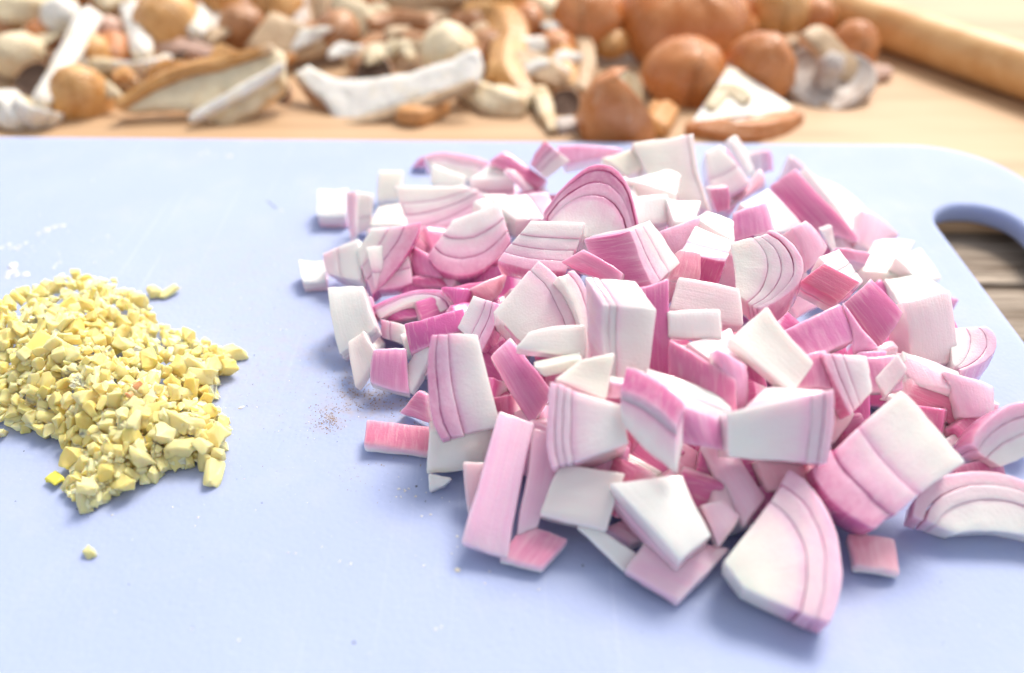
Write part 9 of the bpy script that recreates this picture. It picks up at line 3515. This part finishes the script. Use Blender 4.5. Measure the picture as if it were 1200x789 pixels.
loft('stem', [(7.89,30.93,-0.02), (8.72,31.83,0.18), (9.28,31.15,0.1)], [.5,1.0,.8], [.3,.4,.35], (-.2,-.75,.6), 'cream', None, t, t.location.copy(), wb=.04)
mushroom((13.61,34.29,-0.05), (.12,.35,-.93), 1.97, 1.60, 'upturned mushroom showing a greyish white bowl and a cut stem', cap='grey', under='grey', stem=(.8,.55), stemmat='grey')
slab('mushroom', [(12.31,34.92,1.63), (13.24,35.61,1.95), (16.13,34.65,-0.42), (15.68,34.35,-0.53), (14.12,34.17,-0.01)], .4, 'beige', 'flat tan mushroom slice leaning on the upturned one')
mushroom((15.74,37.6,-0.1), (.1,-.3,.95), 1.19, 1.47, 'small round orange cap near the rolling pin', stem=(.6,.3))
loft('mushroom', [(16.01,35.61,-0.4), (16.92,36.03,-0.4)], [.8,.6], [.6,.5], (0,-.7,.7), 'peachy', 'small pinkish stub nearest the rolling pin')
loft('mushroom', [(5.65,30.11,-0.45), (6.28,31.71,-0.35)], [1.16]*2, [.9,.8], (0,-.7,.7), 'orange', 'small brown chunk between the quartered mushroom and the triangular one')
slab('mushroom', [(2.57,30.07,-0.79), (2.77,30.61,-0.03), (3.36,30.89,0.56), (3.75,30.79,0.6), (4.07,30.16,-0.05), (4.07,29.7,-0.62)], .35, 'cream', 'cream stalk slice against the quartered chestnut mushroom')
mushroom((3.58,39.62,0.7), (-.2,-.35,.9), 1.82, 1.74, 'pinkish brown cap at the back between the two mushroom kinds', cap='cap')
mushroom((4.66,38.46,0), (0,-.4,.9), 0.97, 0.73, 'small pale tan button behind the quartered chestnut mushroom', cap='tancap', under='cream')
# oyster mushroom slices and folds, middle
slab('mushroom', [(-15.92,31.27,-0.17), (-15.03,31.91,0.4), (-13.71,32.49,0.88), (-12.03,32.92,1.18), (-9.89,33.5,1.61), (-9.39,33.32,1.39), (-9.27,32.23,0.31), (-10.41,31.55,-0.28), (-11.24,31.2,-0.57), (-11.46,30.78,-0.97), (-11.8,30.81,-0.91), (-11.92,31.09,-0.63), (-12.6,31.08,-0.59), (-13.03,30.96,-0.68), (-12.72,31.38,-0.28), (-13.81,31.43,-0.16), (-14.98,31.32,-0.19)], .55, 'cream', 'big pale oyster mushroom slice with a golden upper edge', 
     [('cap', [(-15.8,31.31,-0.04), (-14.83,31.88,0.45), (-13.51,32.41,0.88), (-11.83,32.83,1.18), (-9.86,33.35,1.55)], .62, 'tancap'), ('flesh', [(-12.82,30.82,-0.4), (-11.51,31.45,0.12), (-10.35,32.02,0.6), (-9.36,32.59,1.09)], .55, 'white')])
slab('mushroom', [(-12.27,37.19,0.31), (-11.08,38.57,1.52), (-10.62,38.56,1.45), (-8.28,37.91,0.46), (-8.73,37.36,-0.02), (-9.98,37,-0.2), (-10.34,36.61,-0.54), (-11.69,36.93,-0.02)], .6, 'beige', 'tan oyster slice standing behind the big golden edged one', [('cap', [(-11.6,36.65,0.08), (-10.84,36.56,-0.12), (-9.91,36.83,0.01)], .5, 'orange')])
slab('mushroom', [(-9.19,33.47,0.52), (-8.59,33.71,0.75), (-7.29,33.12,0.36), (-5.68,33.12,0.47), (-4.26,33.26,0.67), (-2.49,33.69,1.12), (-1.42,33.97,1.41), (-1.17,33.43,1), (-1.41,32.67,0.38), (-2.81,32.29,-0.01), (-4.56,31.93,-0.41), (-5.96,31.55,-0.8), (-7,31.28,-1.08), (-7.49,31.19,-1.19), (-7.2,31.68,-0.78), (-7.96,32.48,-0.19)], .5, 'white', 'long white oyster mushroom slice with a tan lower rim', 
     [('cap', [(-7.3,31.03,-1.01), (-5.9,31.27,-0.67), (-4.34,31.56,-0.28), (-2.6,31.88,0.16), (-1.53,32.19,0.54)], .5, 'beige'), ('stem', [(-9.09,33.88,0.1), (-8.2,32.91,-0.48), (-7.47,32.06,-1.02)], .5, 'dark')])
slab('mushroom', [(-8.68,40.23,1.97), (-6.91,39.66,1.59), (-6.41,39.13,1.05), (-7.42,38.22,-0.16), (-7.83,38.21,-0.23), (-8.54,39.3,0.92)], .5, 'cream', 'pale yellow upright slice behind the long white one')
slab('mushroom', [(-9.89,41.46,1.71), (-9.12,41.33,1.67), (-8.85,40.14,0.34), (-9.27,39.8,-0.12), (-9.7,40.23,0.31)], .4, 'beige', 'narrow beige slice beside the pale yellow upright slice')
loft('mushroom', [(-6.94,35.85,-0.1), (-6.76,37.47,0.1), (-5.47,38.04,0.3), (-3.73,37.58,0.3)], [.7,.8,.9,.8], [.6]*4, (0,-.6,.8), 'dark', 'lower of two brown curved strips behind the long white slice')
loft('mushroom', [(-6.63,38.99,0.7), (-5.49,39.68,0.8), (-3.81,38.92,0.8)], [.8,1.0,.8], [.6]*3, (0,-.6,.8), 'dark', 'upper of two brown curved strips behind the long white slice')
mushroom((-2.83,35.88,0.5), (-.3,-.5,.8), 1.30, 1.30, 'folded cream cap resting on the long white slice', cap='cream', under='beige', stem=(.6,.4))
loft('mushroom', [(-4.49,31.21,-0.5), (-3.73,31.26,-0.45), (-2.89,32.18,-0.4)], [.7,1.0,.7], [.6,.8,.6], (0,-.6,.8), 'orange', 'small orange piece under the long white slice')
loft('mushroom', [(-2.1,39.54,1), (-0.73,39.54,1), (-0.08,37.49,0.6), (-0.3,34.82,0.2), (0.43,33.14,-0.2)], [1.2,1.6,1.7,1.4,1.0], [.9,1.2,1.2,1.0,.7], (0,-.6,.8), 'tancap', 'golden curved oyster stalk hanging behind the long white slice')
loft('mushroom', [(-1.9,33.86,-0.3), (-0.78,32.6,-0.35), (0.42,32.18,-0.4)], [1.0,1.5,1.0], [.8,1.0,.7], (0,-.6,.8), 'cream', 'cream stalk piece at the end of the long white slice')
loft('mushroom', [(0.35,32.47,-0.3), (1.15,33.02,-0.3), (1.39,31.49,-0.4), (1.62,30.18,-0.55)], [.6,.9,.7,.4], [.5,.6,.5,.3], (0,-.6,.8), 'cream', 'frilled cream scrap with a drooping tip near the chestnut mushrooms')
loft('mushroom', [(0,35.3,0.1), (1.12,34.96,-0), (2.01,34.03,-0.1)], [1.4,1.7,1.2], [1.0,1.1,.8], (0,-.6,.8), 'beige', 'beige fold between the golden stalk and the chestnut mushrooms')
loft('mushroom', [(0.46,36.83,0.4), (1.47,37.05,0.4)], [1.1,.9], [.8,.7], (0,-.6,.8), 'white', 'bright white bit behind the beige fold')
loft('mushroom', [(2.41,38.81,0.6), (3.24,37.81,0.3), (3.31,35.37,0), (2.9,33.39,-0.3)], [.7,.9,.9,.6], [.6]*4, (0,-.6,.8), 'beige', 'pale curled gill edge beside the chestnut mushrooms')
loft('mushroom', [(2.16,37.58,0.3), (2.35,35.57,0), (2.21,34.15,-0.3)], [1.2,1.4,1.0], [.8]*3, (0,-.6,.8), 'tancap', 'brownish fold inside the pale curled gill edge')
loft('mushroom', [(1.04,40.87,1), (2.24,39.87,0.9)], [1.8,1.5], [1.2,1.1], (0,-.6,.8), 'cream', 'cream lump at the back between the golden stalk and the pinkish cap')
loft('mushroom', [(1.86,30.34,-0.55), (2.45,30.55,-0.5)], [.7,.7], [.4,.4], (0,-.6,.8), 'grey', 'greyish scrap on the wooden board beside the quartered mushroom')
loft('mushroom', [(-5.93,42.08,1.3), (-4.2,41.57,1.2), (-2.32,41.79,1.3)], [1.6,1.8,1.6], [1.2]*3, (0,-.6,.8), 'beige', 'beige fold at the back above the brown curved strips')
# beech mushrooms with thick white stems, garlic side
def beech(path, wid, cap_c, cap_axis, cap_r, cap_h, label, capm='white', stemm='white'):
    c = Vector(cap_c); origin = Vector((c.x, c.y, c.z-cap_r*.6))*K
    t = mushroom(cap_c, cap_axis, cap_r, cap_h, label, cap=capm, under='cream')
    o = t.location.copy()
    loft('stem', path, wid, wid, (0,-.6,.8), stemm, None, t, o, wb=.04); return t
beech([(-19.48,38.38,1.2), (-19.02,35.47,0.9), (-18.97,33.1,0.4), (-18.92,31.5,0.1)], [1.1,.95,.8,.75], (-19.04,31.29,-0.1), (-.35,-.35,-.75), 0.96, 0.89, 'white stemmed mushroom leaning forward with its cream cap on the wooden board')
loft('mushroom', [(-21.08,31.19,-0.2), (-20.42,31.41,-0.15), (-19.67,30.65,-0.4)], [1.3,1.5,1.0], [.9,1.0,.8], (0,-.6,.8), 'white', 'white folded scrap beside the leaning white stemmed mushroom')
mushroom((-17.97,32.72,-0.4), (.15,-.5,.85), 1.30, 1.59, 'round brown capped mushroom beside the leaning white stem', cap='tancap', stem=(.6,.4))
beech([(-18.19,40.07,1), (-17.33,38.25,0.7), (-16.47,36.16,0.4)], [1.1,1.0,.9], (-16.52,35.93,0.1), (.1,-.25,-.95), 1.28, 0.83, 'upended white mushroom with thick stem pointing up')
loft('mushroom', [(-17.15,34.61,-0.4), (-16.39,35.15,-0.3), (-15.79,35.7,-0.2)], [.9,1.1,.8], [.8]*3, (0,-.6,.8), 'beige', 'beige stub under the upended white mushroom')
mushroom((-22.12,36.36,0.1), (-.2,-.4,.9), 1.17, 1.17, 'pale buff oval cap behind the leaning white stem', cap='cream', under='cream')
loft('mushroom', [(-25.21,39.8,1), (-23.51,39.73,1.1), (-21.84,40,1.1)], [1.7,1.8,1.5], [1.3]*3, (0,-.6,.8), 'cream', 'large cream stalk lying across the back of the pile')
mushroom((-20.87,38.71,1.1), (-.2,-.5,.8), 0.96, 0.96, 'ivory button at the top of the leaning white stem', cap='white', under='cream')
mushroom((-18.89,38.63,0.5), (0,-.4,.9), 0.77, 0.73, 'small pale peach button beside the upended white mushroom', cap='peachy', under='cream')
mushroom((-18.76,36.3,0.2), (.1,-.4,.9), 0.93, 1.01, 'orange cap half hidden behind the leaning white stem', cap='tancap')
mushroom((-21.78,38.21,0.4), (0,-.4,.9), 0.88, 0.80, 'dark orange cap behind the buff oval cap', cap='cap')
loft('mushroom', [(-18.39,35.44,0.05), (-17.32,35.37,0)], [.9,.6], [.8,.6], (0,-.6,.8), 'cream', 'cream stalk stub above the round brown capped mushroom')
mushroom((-16.1,38.92,0.8), (-.1,-.5,.85), 1.55, 1.47, 'tan brown cap at the back between two white stems', cap='tancap', under='beige')
loft('mushroom', [(-15.46,42.44,1.2), (-14.85,39.61,0.9), (-14.46,37.84,0.6)], [1.0,1.1,.8], [.9]*3, (0,-.6,.8), 'white', 'white upright stem beside the dark brown cap')
loft('mushroom', [(-14,40.67,0.9), (-14,38.87,0.5)], [.7,.7], [.6]*2, (0,-.6,.8), 'white', 'short white stub against the dark brown cap')
mushroom((-12.65,39.19,0.4), (0,-.45,.85), 1.27, 1.31, 'dark brown cap behind the golden edged slice', cap='dark', under='beige', stem=(.8,.4))
loft('mushroom', [(-16.3,37.58,0.3), (-15.09,37.41,0.2), (-13.17,36.72,0.05)], [.7,.9,.7], [.5]*3, (0,-.6,.8), 'peachy', 'pinkish flat strip behind the golden edged slice')
loft('mushroom', [(-19.88,40.81,1.1), (-19,41.86,1.2)], [1.2,1.2], [1.0]*2, (0,-.6,.8), 'cream', 'cream bit at the back beside the upended stem')
mushroom((-14.36,41.22,1.3), (0,-.4,.9), 1.27, 1.19, 'brown cap peeping over the white upright stem', cap='tancap')
mushroom((-11.29,40.46,1.2), (0,-.4,.9), 1.25, 1.09, 'orange tan cap at the back above the tan oyster slice', cap='tancap')
mushroom((-0.62,41.08,1.5), (0,-.4,.9), 1.42, 1.26, 'tan cap at the back over the golden curved stalk', cap='tancap')
mushroom((13.07,41.07,0.7), (0,-.4,.9), 1.60, 1.44, 'pale orange cap at the back beside the rolling pin', cap='tancap')
loft('mushroom', [(-10.64,42.21,1.1), (-10.12,39.75,0.7), (-9.93,38.21,0.4)], [.9,.8,.7], [.7]*3, (0,-.6,.8), 'grey', 'grey white stalk between the tan slice and the narrow beige slice')
# mushrooms buried low in the pile, mostly coloured dark to deepen gap shade
for i, (x, y, z, r_, tx, k) in enumerate(BURIED):
    k = int(k); g = 'mushrooms buried low in the pile'
    if k < 3: mushroom((x, y, z), (tx, -.45, .85), r_, r_*.9, 'brown cap half buried between the other mushrooms', cap=('cap', 'dark', 'dark')[k], group=g)
    else: loft('mushroom', [(x-r_, y, z), (x, y-.2, z+tx*.5), (x+r_, y+tx, z+tx)], [.8, 1.1, .7], [.6, .8, .6], (0,-.6,.8), ('dark', 'beige')[k-3], 'brownish stalk half buried between the other mushrooms', group=g)
for i, (x, y, z, r_, a, k) in enumerate(SCRAPS):
    d_ = Vector((cos(a), sin(a)*.8, .35*sin(a*2.3))); p0 = Vector((x, y, z)); side = Vector((-d_.y, d_.x, .3))
    loft('mushroom', [p0-d_*r_, p0-d_*r_*.3+side*.25, p0+d_*r_*.4+side*.1, p0+d_*r_], [.25, .6+.3*r_, .5, .18], [.2, .3, .28, .12], (side.x*.3, -.7, .7), ('cream', 'white', 'beige', 'tancap')[int(k)], 'torn scrap of oyster mushroom scattered over the pile', group='torn mushroom scraps on the pile', wb=.14)
# dark caps added in the gaps to stand for their deep shade
for p, r_, lab in (((-10.28,33.52,-0.5), .9, 'dark cap added as shade in the gap between the golden edged and the long white slice'), ((-6.11,35.29,-0.2), .9, 'dark cap added as shade behind the middle of the long white slice'),
                   ((-1.6,33.52,-0.5), .7, 'dark cap added as shade below the end of the long white slice'), ((-15.12,32.96,-0.5), .8, 'dark cap added as shade behind the thin end of the golden edged slice'),
                   ((-15.39,37.02,0.1), .7, 'dark cap added as shade beside the upended white mushroom'), ((2.2,32.36,-0.4), .7, 'dark cap added as shade left of the quartered chestnut mushroom'.replace('left of', 'against')), ((-20.71,34.38,-0.2), .9, 'dark cap added as shade below the buff oval cap')):
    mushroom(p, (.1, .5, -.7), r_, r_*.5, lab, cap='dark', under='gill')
# rolling pin
pa, pb = Vector((16.68,42.52,0.35)), Vector((21.79,34.01,0.35))
dv = (pb-pa).normalized(); pa2 = pa-dv*7; pb2 = pb+dv*14
pa2.z = pb2.z = .36
loft('rolling_pin', [pa2, (pa2+pb2)/2, pb2], [2.1]*3, [2.1]*3, (0,0,1), 'pin', None, None, n=32, wb=.012)
o = bpy.data.objects['rolling_pin']; tag(o, 'turned wooden rolling pin lying behind the mushrooms', 'rolling pin')
# the garlic peel hair and lone bits
